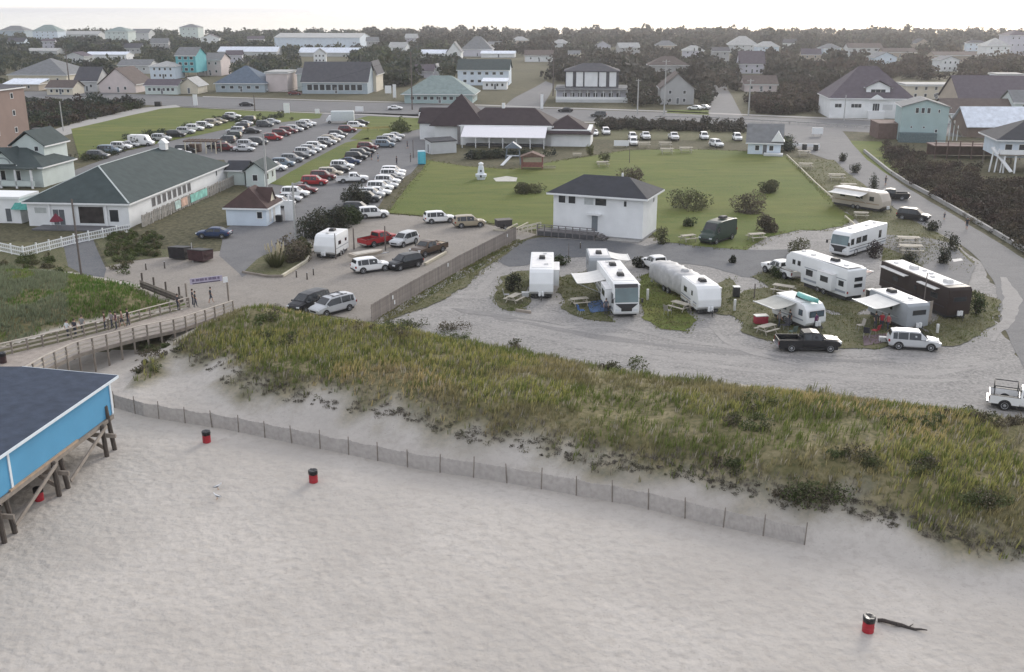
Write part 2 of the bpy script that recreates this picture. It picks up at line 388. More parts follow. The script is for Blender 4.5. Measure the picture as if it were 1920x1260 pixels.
# parking lots
sheet('parking_lot', [(100, 335), (230, 285), (330, 262), (440, 235), (560, 224), (612, 210), (800, 215), (820, 240), (800, 290), (770, 325), (738, 345), (706, 392), (680, 412), (620, 430), (560, 452), (520, 480), (455, 520), (410, 480), (420, 430), (510, 385), (430, 330), (420, 300), (300, 300), (160, 345)], M_ASPH, .03, .25, 2)
sheet('sand_lot', [(160, 512), (235, 490), (320, 480), (420, 470), (505, 480), (560, 448), (640, 424), (700, 400), (740, 402), (835, 410), (935, 424), (1005, 440), (970, 452), (868, 504), (760, 562), (697, 604), (600, 590), (520, 572), (455, 575), (400, 598), (345, 574), (300, 556), (262, 534)], M_LOT, .02, .35, 1.2)
sheet('footpath', [(118, 452), (175, 447), (200, 505), (196, 520), (160, 516), (128, 500)], M_ASPHD, .035, .15, 1)
# lawns
sheet('pavement', [(330, 200), (480, 207), (700, 215), (900, 225), (1180, 230), (1450, 241), (1450, 243), (1180, 232), (900, 227), (700, 217), (480, 208.6), (330, 201.4)], M_CONC, .06, .05, 6)
sheet('pavement', [(380, 182), (600, 189), (760, 193), (1000, 202), (1250, 210), (1450, 219), (1650, 227), (1650, 224.5), (1450, 216.5), (1250, 208), (1000, 200), (760, 191.5), (600, 187.5), (380, 180.5)], M_CONC, .06, .05, 6)
LAWN_PX = [(722, 400), (752, 365), (792, 318), (800, 300), (870, 312), (960, 318), (1060, 300), (1180, 282), (1290, 280), (1400, 284), (1475, 292), (1520, 335), (1567, 384), (1600, 410), (1580, 425), (1540, 432), (1500, 432), (1440, 446), (1400, 470), (1300, 462), (1235, 452), (1225, 440), (1040, 436), (1005, 432), (935, 422), (840, 408)]
sheet('lawn', LAWN_PX, M_LAWN, .07, .35, 1.5)
sheet('lawn', [(135, 242), (230, 220), (300, 204), (340, 201), (480, 208), (605, 213), (600, 222), (560, 226), (440, 240), (330, 262), (230, 284), (150, 300)], M_LAWN, .06, .3, 3)
sheet('lawn', [(655, 262), (692, 236), (640, 232), (690, 218), (790, 222), (795, 240), (740, 254), (700, 262)], M_LAWN, .07, .3, 3)
sheet('grass_verge', [(505, 345), (540, 350), (600, 322), (650, 296), (700, 266), (690, 258), (648, 268), (590, 298), (540, 326)], M_LAWN, .07, .2, 2)
sheet('grass_verge', [(1545, 262), (1660, 266), (1690, 330), (1640, 325), (1590, 290)], M_LAWN, .03, .2, 3)
sheet('grass_verge', [(-60, 455), (110, 455), (130, 480), (160, 510), (60, 505), (-60, 485)], M_ROUGH, .03, .3, 1.2)
sheet('grass_verge', [(175, 447), (245, 432), (270, 462), (330, 470), (380, 480), (320, 482), (240, 490), (200, 500)], M_ROUGH, .03, .3, 1.2)
sheet('grass_verge', [(1230, 232), (1330, 234), (1470, 242), (1460, 262), (1400, 268), (1250, 262), (1080, 262), (1080, 238)], M_ROUGH, .03, .3, 3)
sheet('grass_verge', [(1250, 206), (1330, 207), (1330, 216), (1250, 212)], M_LAWN, .06, .3, 3)
sheet('grass_verge', [(1478, 296), (1560, 300), (1625, 352), (1700, 408), (1785, 452), (1830, 492), (1812, 512), (1700, 492), (1640, 452), (1604, 410), (1568, 384)], M_ROUGH, .05, .3, 1.5)
# grass islands between the caravans
ISL = [[(925, 560), (940, 520), (985, 508), (1000, 540), (985, 582), (955, 584), (935, 578)],
       [(1042, 520), (1095, 510), (1130, 540), (1140, 585), (1150, 604), (1100, 600), (1065, 588), (1050, 560)],
       [(1195, 520), (1240, 505), (1275, 560), (1310, 602), (1290, 625), (1240, 618), (1205, 596)],
       [(1340, 545), (1370, 520), (1385, 560), (1362, 590), (1345, 590)],
       [(1368, 560), (1392, 545), (1440, 540), (1470, 520), (1450, 500), (1480, 510), (1560, 590), (1660, 590), (1690, 640), (1640, 655), (1560, 652), (1460, 648), (1400, 625), (1372, 590)],
       [(1730, 615), (1780, 580), (1820, 545), (1868, 560), (1872, 595), (1850, 625), (1800, 648), (1765, 650)],
       [(1415, 520), (1450, 500), (1500, 512), (1560, 560), (1640, 570), (1600, 600), (1490, 560), (1440, 545)],
       [(1660, 445), (1740, 440), (1770, 470), (1720, 505), (1650, 490)],
       [(820, 548), (880, 512), (935, 478), (960, 468), (905, 512), (850, 552), (790, 580), (720, 604), (770, 574)]]
for i, p in enumerate(ISL): sheet('grass_island', p, M_ROUGH if i != 2 else M_LAWN, .06+.004*i, .5, .8)
sheet('paved_pad', [(1640, 440), (1730, 445), (1785, 458), (1830, 500), (1810, 545), (1760, 520), (1700, 480), (1650, 462)], M_ASPH, .10, .15, 1)

def track(pts, wd, m, z):
    W_ = [G(x, y, 0) for x, y in pts]; L, Rr = [], []
    for i, p in enumerate(W_):
        t = (W_[min(i+1, len(W_)-1)]-W_[max(i-1, 0)]).normalized(); n_ = Vector((-t.y, t.x, 0)); k = 1.7*wd*(.35 if i in (0, len(W_)-1) else 1)*(.7+.6*RNG.random()); L.append(p+n_*k/2); Rr.append(p-n_*k/2)
    sheet('wheel_track', [(p.x, p.y) for p in L+Rr[::-1]], m, z, .2, .8, world=True)
M_RUT = ground_mat('pale_rut', [(.27, .258, .245), (.34, .325, .305), (.24, .23, .22), (.33, .315, .298)], scales=(.2, .9, 4.0), bump=.4, bscale=5)
M_RUTD = ground_mat('damp_rut', [(.20, .193, .186), (.25, .24, .23), (.185, .18, .174), (.26, .25, .24)], scales=(.2, .9, 4.0), bump=.4, bscale=5)
track([(1060, 640), (1180, 655), (1300, 668), (1440, 680), (1580, 694), (1740, 700), (1850, 686)], .9, M_RUT, 0.0230); track([(880, 600), (980, 622), (1100, 650), (1240, 672), (1400, 694), (1560, 708), (1700, 716), (1820, 712)], .7, M_RUT, 0.0260)
track([(900, 590), (1000, 608), (1120, 632), (1260, 650), (1420, 664), (1560, 676), (1680, 680)], .6, M_RUTD, 0.0290); track([(1150, 608), (1200, 620), (1280, 640), (1380, 652), (1480, 668)], .8, M_RUT, 0.0320); track([(870, 560), (900, 545), (925, 515), (960, 500)], .7, M_RUT, 0.0350); track([(848, 578), (880, 585), (930, 592), (1000, 600), (1060, 612)], .6, M_RUTD, 0.0380)
track([(1330, 612), (1360, 640), (1420, 665), (1500, 685)], .6, M_RUT, 0.0410); track([(1860, 640), (1890, 600), (1900, 560), (1880, 520)], .9, M_RUT, 0.0440)
# ================================================================== cars
M_PAINT = mat('car_paint', (1, 1, 1), rough=.34, var=.03, scale=1.5, spec=.30, objcol=True)
M_CGLASS = glass('car_glass', (.022, .026, .03))
M_TYRE = mat('tyre_rubber', (.022, .022, .023), rough=.85, var=.2, scale=9)
M_RIM = mat('wheel_rim', (.42, .43, .45), rough=.35, var=.1, scale=9, metal=.6)
M_RIMD = mat('steel_wheel', (.55, .55, .55), rough=.5, var=.1, scale=9)
M_HEAD = mat('headlamp', (.62, .64, .66), rough=.15, var=.1, scale=20, spec=.8)
M_TAIL = mat('tail_lamp', (.28, .015, .015), rough=.25, var=.1, scale=20)
M_BLACK = mat('black_trim', (.025, .025, .027), rough=.6, var=.2, scale=6)
M_CHROME = mat('bright_metal', (.6, .6, .62), rough=.25, var=.1, scale=8, metal=.9)
M_WHITE = mat('white_paint', (.74, .74, .73), rough=.45, var=.04, scale=.8)
M_PLATE = mat('number_plate', (.6, .6, .58), rough=.5, var=.06, scale=20)

def ring(x, w, zb, zs, wr, zr, crown=.02):
    """cross-section of a car body at x: floor, sill, belt, roof edge, roof"""
    h = [(0, zb), (w*.82, zb), (w*.985, zb+.14), (w, (zb+zs)/2), (w*.985, zs), (wr, zr-.05), (wr-.10, zr), (0, zr+crown)]
    r = h+[(-y, z) for y, z in h[-2:0:-1]]
    return [Vector((x, y, z)) for y, z in r]
def wheel_mesh(r, wdt):
    t = MB(); n = 16; rings = []
    for y, rr in ((-wdt/2, r*.86), (-wdt/2, r*.97), (-wdt*.36, r), (wdt*.36, r), (wdt/2, r*.97), (wdt/2, r*.86), (wdt*.40, r*.66)):
        rings.append([Vector((rr*math.cos(2*math.pi*i/n), y, rr*math.sin(2*math.pi*i/n))) for i in range(n)])
    t.loft(rings); tm = t.mesh('tyre', M_TYRE, True)
    d = MB(); rings = []
    for y, rr in ((wdt*.30, r*.68), (wdt*.43, r*.67), (wdt*.43, r*.60), (wdt*.36, r*.54), (wdt*.42, r*.20), (wdt*.47, r*.14)):
        rings.append([Vector((rr*math.cos(2*math.pi*i/n), y, rr*math.sin(2*math.pi*i/n))) for i in range(n)])
    d.loft(rings); dm = d.mesh('rim', M_RIM)
    for k in range(5):
        pass
    return tm, dm
WH = {}
def add_wheel(par, x, y, r=.35, wdt=.24, rimm=None):
    key = (round(r, 3), round(wdt, 3))
    if key not in WH: WH[key] = wheel_mesh(r, wdt)
    tm, dm = WH[key]
    wq = link('wheel', dm, par, (x, y, r), math.pi if y < 0 else 0)
    tq = link('tyre', tm, wq)
    return wq
def patch(name, pts, m, par, off=.012, inset=.0):
    """a pane laid on the body: polygon pushed out along its normal, with thickness"""
    pts = [Vector(p) for p in pts]; c = sum(pts, Vector())/len(pts)
    n = Vector((0, 0, 0))
    for i in range(len(pts)): n += (pts[i]-c).cross(pts[(i+1) % len(pts)]-c)
    n.normalize()
    if n.dot(c-Vector((0, 0, .6))) < 0: n = -n
    pp = [c+(p-c)*(1-inset) for p in pts]; b = MB(); k = len(pp)
    b.add([p+n*off for p in pp]+[p-n*.02 for p in pp], [tuple(range(k)), tuple(range(2*k-1, k-1, -1))]+[(i, (i+1) % k, k+(i+1) % k, k+i) for i in range(k)])
    return b.build(name, m, par)
KINDS = {
 # stations: x, half width, floor, belt, roof half width, roof height
 'suv': dict(w=.93, st=[(-2.30, .78, .48, .80, .74, .86), (-2.26, .88, .36, .92, .80, 1.02), (-2.02, .92, .30, 1.00, .66, 1.66), (-1.60, .93, .28, 1.00, .68, 1.73), (-.30, .93, .26, .98, .69, 1.75), (.42, .93, .26, .97, .66, 1.70), (1.22, .92, .28, .96, .74, 1.06), (1.95, .88, .30, .90, .72, .98), (2.24, .80, .36, .78, .66, .84), (2.33, .66, .42, .66, .58, .70)], wx=(-1.38, 1.42), r=.37, win=(2, 5, 6)),
 'sedan': dict(w=.90, st=[(-2.35, .76, .48, .74, .68, .84), (-2.28, .86, .36, .86, .70, .98), (-1.70, .89, .30, .92, .66, 1.06), (-.95, .90, .26, .92, .60, 1.40), (-.20, .90, .26, .90, .61, 1.45), (.38, .90, .26, .90, .58, 1.41), (1.15, .89, .28, .88, .70, .98), (1.95, .86, .30, .82, .70, .88), (2.28, .76, .36, .70, .62, .74), (2.36, .64, .40, .60, .56, .64)], wx=(-1.38, 1.42), r=.33, win=(3, 5, 6)),
 'minivan': dict(w=.97, st=[(-2.50, .82, .46, .86, .80, .92), (-2.46, .92, .36, .96, .84, 1.06), (-2.24, .96, .30, 1.02, .74, 1.70), (-1.70, .97, .28, 1.02, .76, 1.78), (-.30, .97, .26, 1.00, .76, 1.80), (.70, .97, .26, .98, .72, 1.73), (1.62, .95, .28, .96, .78, 1.10), (2.15, .90, .30, .88, .74, .95), (2.42, .80, .36, .76, .64, .80), (2.50, .66, .42, .66, .58, .68)], wx=(-1.45, 1.55), r=.34, win=(2, 5, 6)),
 'van': dict(w=1.0, st=[(-2.85, .92, .48, 1.0, .90, 1.05), (-2.82, .98, .36, 1.25, .90, 2.42), (-2.40, 1.0, .32, 1.28, .90, 2.50), (-.5, 1.0, .30, 1.28, .90, 2.52), (.8, 1.0, .30, 1.26, .88, 2.48), (1.35, 1.0, .30, 1.20, .84, 2.36), (2.10, .98, .30, 1.12, .82, 1.24), (2.60, .92, .32, 1.0, .76, 1.05), (2.80, .84, .38, .80, .70, .86), (2.86, .70, .44, .7, .6, .74)], wx=(-1.75, 1.85), r=.36, win=(4, 5, 6)),
}
def make_car(kind, loc=(0, 0, 0)):
    K = KINDS[kind]; st = K['st']; root = empty(kind if kind != 'suv' else 'suv', loc)
    rings = [ring(*s) for s in st]
    b = MB(); b.loft(rings); b.build('body', M_PAINT, root, True).data.set_sharp_from_angle(angle=R(32)) if hasattr(bpy.types.Mesh, 'set_sharp_from_angle') else b.build('body', M_PAINT, root)
    ra, rw, rb = K['win']                      # rear roof station, windscreen top and bottom stations
    # indices in a ring: 4 = belt, 5 = roof edge (right side), mirrored 10 and 9
    def seg(i, j, f): return rings[i][j].lerp(rings[i][j+1], f) if False else None
    A, B = .10, .86
    def sidept(i, f, s):                         # point on the side glass plane of station i
        p = rings[i][4].lerp(rings[i][5], f); return Vector((p.x, p.y*s, p.z))
    for s in (1, -1):
        i0 = ra; i1 = rw
        def sp_at(x, f):
            for i in range(len(st)-1):
                if rings[i][4].x <= x <= rings[i+1][4].x: return sidept(i, f, s).lerp(sidept(i+1, f, s), (x-rings[i][4].x)/(rings[i+1][4].x-rings[i][4].x))
        def strip(xa, xb, f0=.05, f1=.90):
            xs = [xa]+[r_[4].x for r_ in rings if xa+.02 < r_[4].x < xb-.02]+[xb]; g_ = MB(); o_ = Vector((0, .014*s, .006)); lo = [sp_at(x, f0)+o_ for x in xs]; hi = [sp_at(x, f1)+o_ for x in xs]; n_ = len(xs); b_ = Vector((0, -.03*s, 0))
            vv = lo+hi+[p+b_ for p in lo]+[p+b_ for p in hi]; fs = []
            for i in range(n_-1): fs += [(i, i+1, n_+i+1, n_+i), (2*n_+i, 3*n_+i, 3*n_+i+1, 2*n_+i+1), (i, 2*n_+i, 2*n_+i+1, i+1), (n_+i, n_+i+1, 3*n_+i+1, 3*n_+i)]
            fs += [(0, n_, 3*n_, 2*n_), (n_-1, 3*n_-1, 4*n_-1, 2*n_-1)]
            g_.add(vv, fs); g_.build('side_window', M_CGLASS, root)
        xr, xm, xt, xf = rings[ra][4].x, (rings[ra][4].x+rings[rw][4].x)/2, rings[rw][4].x, rings[rb][4].x
        if kind == 'van': strip(xr+.25, xt+.35*(xf-xt), .12, .66)
        elif kind == 'sedan': strip(xr-.20, xm-.05); strip(xm+.04, xt+.55*(xf-xt))
        else: strip(xr+.10, xr+.48); strip(xr+.54, xm+.20); strip(xm+.28, xt+.62*(xf-xt))
        continue
        if kind == 'van':
            patch('side_window', [sidept(i0, .12, s), sidept(i0, .62, s), sidept(i1, .66, s), sidept(i1, .60, s).lerp(sidept(rb, .12, s), .55), sidept(i1, .12, s).lerp(sidept(rb, .12, s), .5)], M_CGLASS, root)
        else:
            mid = (i0+i1)//2
            q0, q1 = sidept(i0, A, s), sidept(i0, B, s); m0, m1 = sidept(mid, A, s), sidept(mid, B, s); e0, e1 = sidept(i1, A, s), sidept(i1, B, s); f0 = sidept(rb, A, s)
            g = Vector((.05, 0, 0)); sh = Vector((.16 if kind != 'sedan' else -.10, 0, 0))
            patch('side_window', [q0+sh, q1+sh*1.2, m1-g, m0-g], M_CGLASS, root)
            patch('side_window', [m0+g, m1+g, e1-g*.5, e0.lerp(f0, .58)], M_CGLASS, root)
    def across(i, f, j0=5, j1=6):
        p = rings[i][5]; return Vector((p.x, p.y*f, p.z+.035))
    wt, wl = rings[rw][6], rings[rb][6]
    patch('windscreen', [Vector((wt.x+.07, wt.y*1.0, wt.z-.05)), Vector((wt.x+.07, -wt.y*1.0, wt.z-.05)), Vector((wl.x-.10, -wl.y*1.06, wl.z+.07)), Vector((wl.x-.10, wl.y*1.06, wl.z+.07))], M_CGLASS, root, off=.03)
    # rear window
    if kind == 'sedan':
        a, c = rings[3][6], rings[2][6]; k0, k1 = .08, .88
    else:
        a, c = rings[2][6], rings[1][6]; k0, k1 = .08, .66
    p0 = a.lerp(c, k0); p1 = a.lerp(c, k1); wy0, wy1 = p0.y*1.02, (p1.y*1.0)
    patch('rear_window', [Vector((p0.x, wy0, p0.z)), Vector((p0.x, -wy0, p0.z)), Vector((p1.x, -wy1, p1.z)), Vector((p1.x, wy1, p1.z))], M_CGLASS, root, off=.025)
    r = K['r']; wy = K['w']-.10
    for x in K['wx']:
        for s in (1, -1):
            a = MB(); n = 12                      # dark wheel opening
            a.add([Vector((x+(r+.07)*math.cos(t), s*(K['w']*.965+.005), r+(r+.07)*math.sin(t))) for t in [math.pi*k/n for k in range(n+1)]]+[Vector((x+(r+.07)*math.cos(t), s*(K['w']*1.0+.008), r+(r+.07)*math.sin(t))) for t in [math.pi*k/n for k in range(n+1)]],
                  [tuple(range(n, -1, -1)), tuple(range(n+1, 2*n+2))]+[(i, i+1, n+2+i, n+1+i) for i in range(n)])
            a.build('wheel_arch', M_BLACK, root)
            add_wheel(root, x, s*(wy+.015), r, .24)
    f, g = st[-2], st[0]
    for s in (1, -1):
        m = MB(); m.box((st[-2][0]-.06, s*(st[-2][1]-.13), st[-2][3]-.03), (.28, .30, .13)); m.build('headlight', M_HEAD, root)
        m = MB(); m.box((st[1][0]+.02, s*(st[1][1]-.08), st[1][3]-.06), (.14, .20, .22 if kind != 'sedan' else .14)); m.build('tail_light', M_TAIL, root)
        m = MB(); m.box((st[rb][0]-.25, s*(K['w']+.09), st[rb][3]+.10), (.12, .20, .14)); m.build('mirror', M_PAINT, root)
    m = MB(); m.box((0, 0, .24), (st[-1][0]*1.75, K['w']*1.7, .22)); m.build('underbody_shadow_box', M_BLACK, root)  # black box added under the car to deepen its contact shadow
    m = MB(); m.box((st[-1][0]-.02, 0, st[-1][5]-.10), (.08, .9, .16)); m.build('grille', M_BLACK, root)
    m = MB(); m.box((g[0]+.01, 0, .50), (.10, 1.5, .16)); m.build('rear_bumper', M_BLACK, root)
    m = MB(); m.box((g[0]-.01, 0, .74), (.06, .34, .16)); m.build('number_plate', M_PLATE, root)
    return root
def make_pickup():
    root = empty('pickup_truck', (0, 0, 0)); w_ = .98
    cabst = [(-.72, .97, .50, 1.10, .93, 1.14), (-.66, .98, .42, 1.14, .74, 1.78), (.10, .98, .40, 1.14, .76, 1.85), (.72, .98, .40, 1.13, .72, 1.78), (1.42, .97, .42, 1.12, .80, 1.24), (2.35, .95, .44, 1.06, .80, 1.16), (2.70, .88, .48, .92, .74, 1.0), (2.80, .78, .52, .84, .68, .88)]
    rings = [ring(*s) for s in cabst]; b = MB(); b.loft(rings); b.build('cab', M_PAINT, root)
    # open load bed: floor, sides, tailgate
    t = MB(); t.box((-1.79, .93, .82), (2.14, .10, .66)); t.box((-1.79, -.93, .82), (2.14, .10, .66)); t.box((-.78, 0, .82), (.08, 1.76, .66)); t.box((-1.79, 0, .56), (2.14, 1.76, .08)); t.build('load_bed', M_PAINT, root)
    t = MB(); t.box((-2.90, 0, .82), (.07, 1.94, .64)); t.build('tailgate', M_PAINT, root)
    t = MB(); t.box((-1.83, 0, .615), (1.98, 1.74, .03)); t.build('bed_liner', M_BLACK, root)
    def sp(i, f, s): p = rings[i][4].lerp(rings[i][5], f); return Vector((p.x, p.y*s, p.z))
    for s in (1, -1):
        patch('side_window', [sp(1, .1, s)+Vector((.12, 0, 0)), sp(1, .86, s)+Vector((.14, 0, 0)), sp(2, .86, s)-Vector((.05, 0, 0)), sp(2, .1, s)-Vector((.05, 0, 0))], M_CGLASS, root)
        patch('side_window', [sp(2, .1, s)+Vector((.05, 0, 0)), sp(2, .86, s)+Vector((.05, 0, 0)), sp(3, .86, s), sp(3, .1, s).lerp(sp(4, .1, s), .55)], M_CGLASS, root)
        m = MB(); m.box((2.62, s*.74, .93), (.28, .28, .20)); m.build('headlight', M_HEAD, root)
        m = MB(); m.box((-2.90, s*.90, .86), (.10, .14, .34)); m.build('tail_light', M_TAIL, root)
        m = MB(); m.box((1.12, s*1.10, 1.22), (.12, .22, .20)); m.build('mirror', M_BLACK, root)
        m = MB(); m.box((-1.79, s*.93, 1.165), (2.16, .13, .035)); m.build('bed_rail', M_BLACK, root)
    wt, wl = rings[3][6], rings[4][6]
    patch('windscreen', [Vector((wt.x+.07, wt.y, wt.z-.05)), Vector((wt.x+.07, -wt.y, wt.z-.05)), Vector((wl.x-.08, -wl.y*1.05, wl.z+.06)), Vector((wl.x-.08, wl.y*1.05, wl.z+.06))], M_CGLASS, root, off=.03)
    a, c = rings[1][6], rings[0][6]
    patch('rear_window', [Vector((a.x-.0, a.y*1.0, a.z-.10)), Vector((a.x-.0, -a.y*1.0, a.z-.10)), Vector((c.x+.01, -a.y*1.1, 1.26)), Vector((c.x+.01, a.y*1.1, 1.26))], M_CGLASS, root, off=.03)
    for x in (-1.75, 1.78):
        for s in (1, -1):
            a = MB(); n = 12; r = .40
            a.add([Vector((x+(r+.08)*math.cos(t), s*(w_*.965), r+(r+.08)*math.sin(t))) for t in [math.pi*k/n for k in range(n+1)]]+[Vector((x+(r+.08)*math.cos(t), s*(w_+.012), r+(r+.08)*math.sin(t))) for t in [math.pi*k/n for k in range(n+1)]],
                  [tuple(range(n, -1, -1)), tuple(range(n+1, 2*n+2))]+[(i, i+1, n+2+i, n+1+i) for i in range(n)])
            a.build('wheel_arch', M_BLACK, root); add_wheel(root, x, s*.90, .40, .26)
    m = MB(); m.box((-.1, 0, .34), (5.2, 1.6, .26)); m.build('underbody_shadow_box', M_BLACK, root)  # black box added beneath the truck to darken its contact shadow
    m = MB(); m.box((2.78, 0, .80), (.08, 1.2, .26)); m.build('grille', M_CHROME, root)
    m = MB(); m.box((-2.98, 0, .52), (.16, 1.8, .18)); m.build('rear_bumper', M_CHROME, root)
    return root
CCOL = {'white': (.78, .78, .77), 'silver': (.50, .51, .52), 'grey': (.24, .25, .26), 'dark grey': (.09, .095, .10), 'black': (.022, .022, .025), 'red': (.34, .025, .03), 'maroon': (.13, .018, .022), 'dark blue': (.03, .05, .11), 'blue grey': (.17, .22, .27), 'beige': (.42, .37, .29), 'dark green': (.03, .05, .04), 'tan': (.34, .29, .21), 'brown': (.10, .07, .05)}
PROTO = {}
KNAME = {'suv': 'suv', 'sedan': 'sedan', 'minivan': 'minivan', 'van': 'cargo_van', 'pickup': 'pickup_truck'}
KCAT = {'suv': 'car', 'sedan': 'car', 'minivan': 'minivan', 'van': 'van', 'pickup': 'pickup truck'}
KWORD = {'suv': 'SUV', 'sedan': 'saloon car', 'minivan': 'minivan', 'van': 'panel van', 'pickup': 'pickup truck'}
def car(kind, color, p, rz, label, group=None, scale=1.0):
    if kind not in PROTO:
        o = make_pickup() if kind == 'pickup' else make_car(kind); o.name = KNAME[kind]; PROTO[kind] = o
        c = CCOL[color]; setcol(o, (*c, 1))
    else:
        o = copy_tree(PROTO[kind], None, (*CCOL[color], 1))
        o.name = KNAME[kind]
    o.location = (p[0], p[1], p[2]+.0); o.rotation_euler[2] = rz; o.scale = (scale,)*3
    for k in ('label', 'category', 'group'):
        if k in o: del o[k]
    return tag(o, label, KCAT[kind], group)

def row(pts, rz, rowname, group, z=.035, spec=None):
    """cars of a parking row: (px, py, kind, colour) listed from the near end"""
    for i, (px, py, k, c) in enumerate(pts):
        car(k, c, G(px, py, z), rz+R(RNG.uniform(-2, 2)), f'{c} {KWORD[k]}, {ORD[i]} from near in the {rowname}', group)
LOT = R(-5)
row([(185, 297, 'suv', 'dark grey'), (206, 287, 'minivan', 'blue grey'), (228, 280, 'suv', 'white'), (243, 276, 'sedan', 'silver'), (266, 273, 'van', 'white'), (303, 264, 'suv', 'silver'), (331, 257, 'suv', 'black'), (349, 251, 'suv', 'silver'), (366, 245, 'suv', 'white'), (384, 240, 'suv', 'white'), (400, 235, 'suv', 'beige'), (411, 231, 'sedan', 'tan'), (424, 227, 'pickup', 'black'), (437, 222, 'suv', 'white')], LOT, 'row along the left lawn', 'cars parked along the left lawn')
row([(408, 279, 'suv', 'black'), (424, 268, 'suv', 'dark grey'), (436, 260, 'suv', 'dark green'), (442, 250, 'suv', 'silver'), (452, 243, 'suv', 'black'), (458, 236, 'sedan', 'silver'), (464, 229, 'suv', 'dark grey')], LOT+math.pi, 'left side of the double row', 'cars in the double row')
row([(458, 284, 'sedan', 'silver'), (464, 276, 'suv', 'silver'), (484, 271, 'suv', 'dark grey'), (512, 263, 'suv', 'red'), (528, 255, 'suv', 'maroon'), (541, 250, 'suv', 'maroon'), (552, 247, 'suv', 'silver'), (562, 243, 'sedan', 'black'), (570, 239, 'suv', 'silver'), (577, 236, 'suv', 'white')], LOT, 'right side of the double row', 'cars in the double row')
row([(516, 320, 'suv', 'white'), (532, 312, 'suv', 'blue grey'), (548, 304, 'suv', 'grey'), (562, 297, 'sedan', 'dark grey'), (573, 291, 'suv', 'silver'), (583, 286, 'suv', 'silver'), (593, 280, 'suv', 'white'), (604, 275, 'sedan', 'black'), (613, 271, 'suv', 'silver'), (620, 267, 'suv', 'beige'), (628, 261, 'sedan', 'white'), (634, 257, 'suv', 'dark grey')], LOT, 'row left of the grass median', 'cars left of the grass median')
row([(526, 388, 'suv', 'white'), (540, 378, 'sedan', 'silver'), (554, 369, 'suv', 'white'), (570, 362, 'sedan', 'maroon'), (590, 347, 'suv', 'red'), (606, 337, 'suv', 'maroon'), (620, 331, 'suv', 'beige'), (634, 323, 'sedan', 'black'), (642, 317, 'suv', 'white'), (656, 308, 'sedan', 'dark blue'), (668, 300, 'suv', 'black'), (676, 294, 'suv', 'dark grey'), (684, 288, 'sedan', 'black'), (690, 281, 'suv', 'maroon')], LOT, 'row right of the grass median', 'cars right of the grass median')
row([(688, 378, 'suv', 'dark grey'), (696, 371, 'suv', 'silver'), (708, 366, 'sedan', 'white'), (713, 358, 'suv', 'white'), (722, 353, 'sedan', 'silver'), (727, 346, 'suv', 'white'), (733, 340, 'sedan', 'dark grey'), (736, 334, 'suv', 'white'), (738, 328, 'suv', 'white')], LOT+math.pi*0, 'row beside the green lawn', 'cars beside the lawn')
row([(722, 276, 'suv', 'blue grey'), (724, 269, 'suv', 'grey'), (735, 265, 'suv', 'white'), (741, 259, 'sedan', 'silver')], LOT, 'short row by the entrance', 'cars in the short entrance row')
car('suv', 'maroon', G(652, 248, .035), LOT, 'maroon SUV parked below the grey box truck in the big lot')
car('suv', 'white', G(668, 240, .035), LOT, 'white SUV parked just behind the maroon SUV near the lot entrance')
car('sedan', 'black', G(676, 234, .035), LOT, 'black saloon car near the lot entrance behind the white SUV')
car('pickup', 'white', G(662, 342, .035), LOT+R(14), 'white pickup truck reversing in the aisle between the two last rows')
car('suv', 'black', G(672, 399, .035), LOT, 'black SUV half hidden behind the dark evergreen shrubs')
car('suv', 'white', G(700, 408, .03), R(16), 'white SUV parked at the lawn corner beside the evergreen shrubs')
car('suv', 'white', G(824, 417, .03), R(16), 'white SUV parked alone at the middle of the lawn edge')
car('suv', 'tan', G(880, 425, .03), R(16), 'olive tan SUV with dark tailgate parked at the right of the lawn edge')
car('pickup', 'red', G(711, 458, .03), R(48), 'red pickup truck in the sand lot behind the posts')
car('suv', 'silver', G(758, 459, .03), R(60)+math.pi, 'silver SUV with dark windscreen beside the red pickup truck')
car('pickup', 'brown', G(803, 476, .03), R(55)+math.pi, 'dark brown pickup truck loaded with gear in the sand lot')
car('suv', 'white', G(696, 508, .03), R(30), 'white SUV at the near end of the sand lot beside the flat boat')
car('suv', 'black', G(759, 502, .03), R(45)+math.pi, 'black SUV in the sand lot in front of the loaded pickup')
car('minivan', 'black', G(580, 578, .03), R(58)+math.pi, 'black station wagon with pale roof parked by the dune edge')
car('minivan', 'silver', G(624, 585, .03), R(48)+math.pi, 'silver minivan with a roof rack parked by the dune edge')
car('sedan', 'dark blue', G(402, 445, .03), R(-4)+math.pi, 'dark blue saloon car parked beside the little red roofed hut')
car('pickup', 'black', G(1515, 655, .03), R(-2), 'black pickup truck with open bed at the front of the campground')
car('suv', 'silver', G(1711, 652, .03), R(-12), 'silver SUV parked in front of the grey trailer')
car('pickup', 'white', G(1928, 768, .03), R(-24), 'white pickup truck with a black rack cut by the right edge')
car('pickup', 'white', G(1232, 507, .03), R(112), 'white pickup truck in front of the covered trailer')
car('pickup', 'white', G(1506, 521, .03), R(160), 'white pickup truck hitched to the white fifth wheel trailer')
car('suv', 'black', G(1712, 412, .03), R(-35), 'black four wheel drive car parked by the beach road')
car('pickup', 'black', G(1668, 374, .03), R(-10)+math.pi, 'black pickup truck beside the tan caravan')
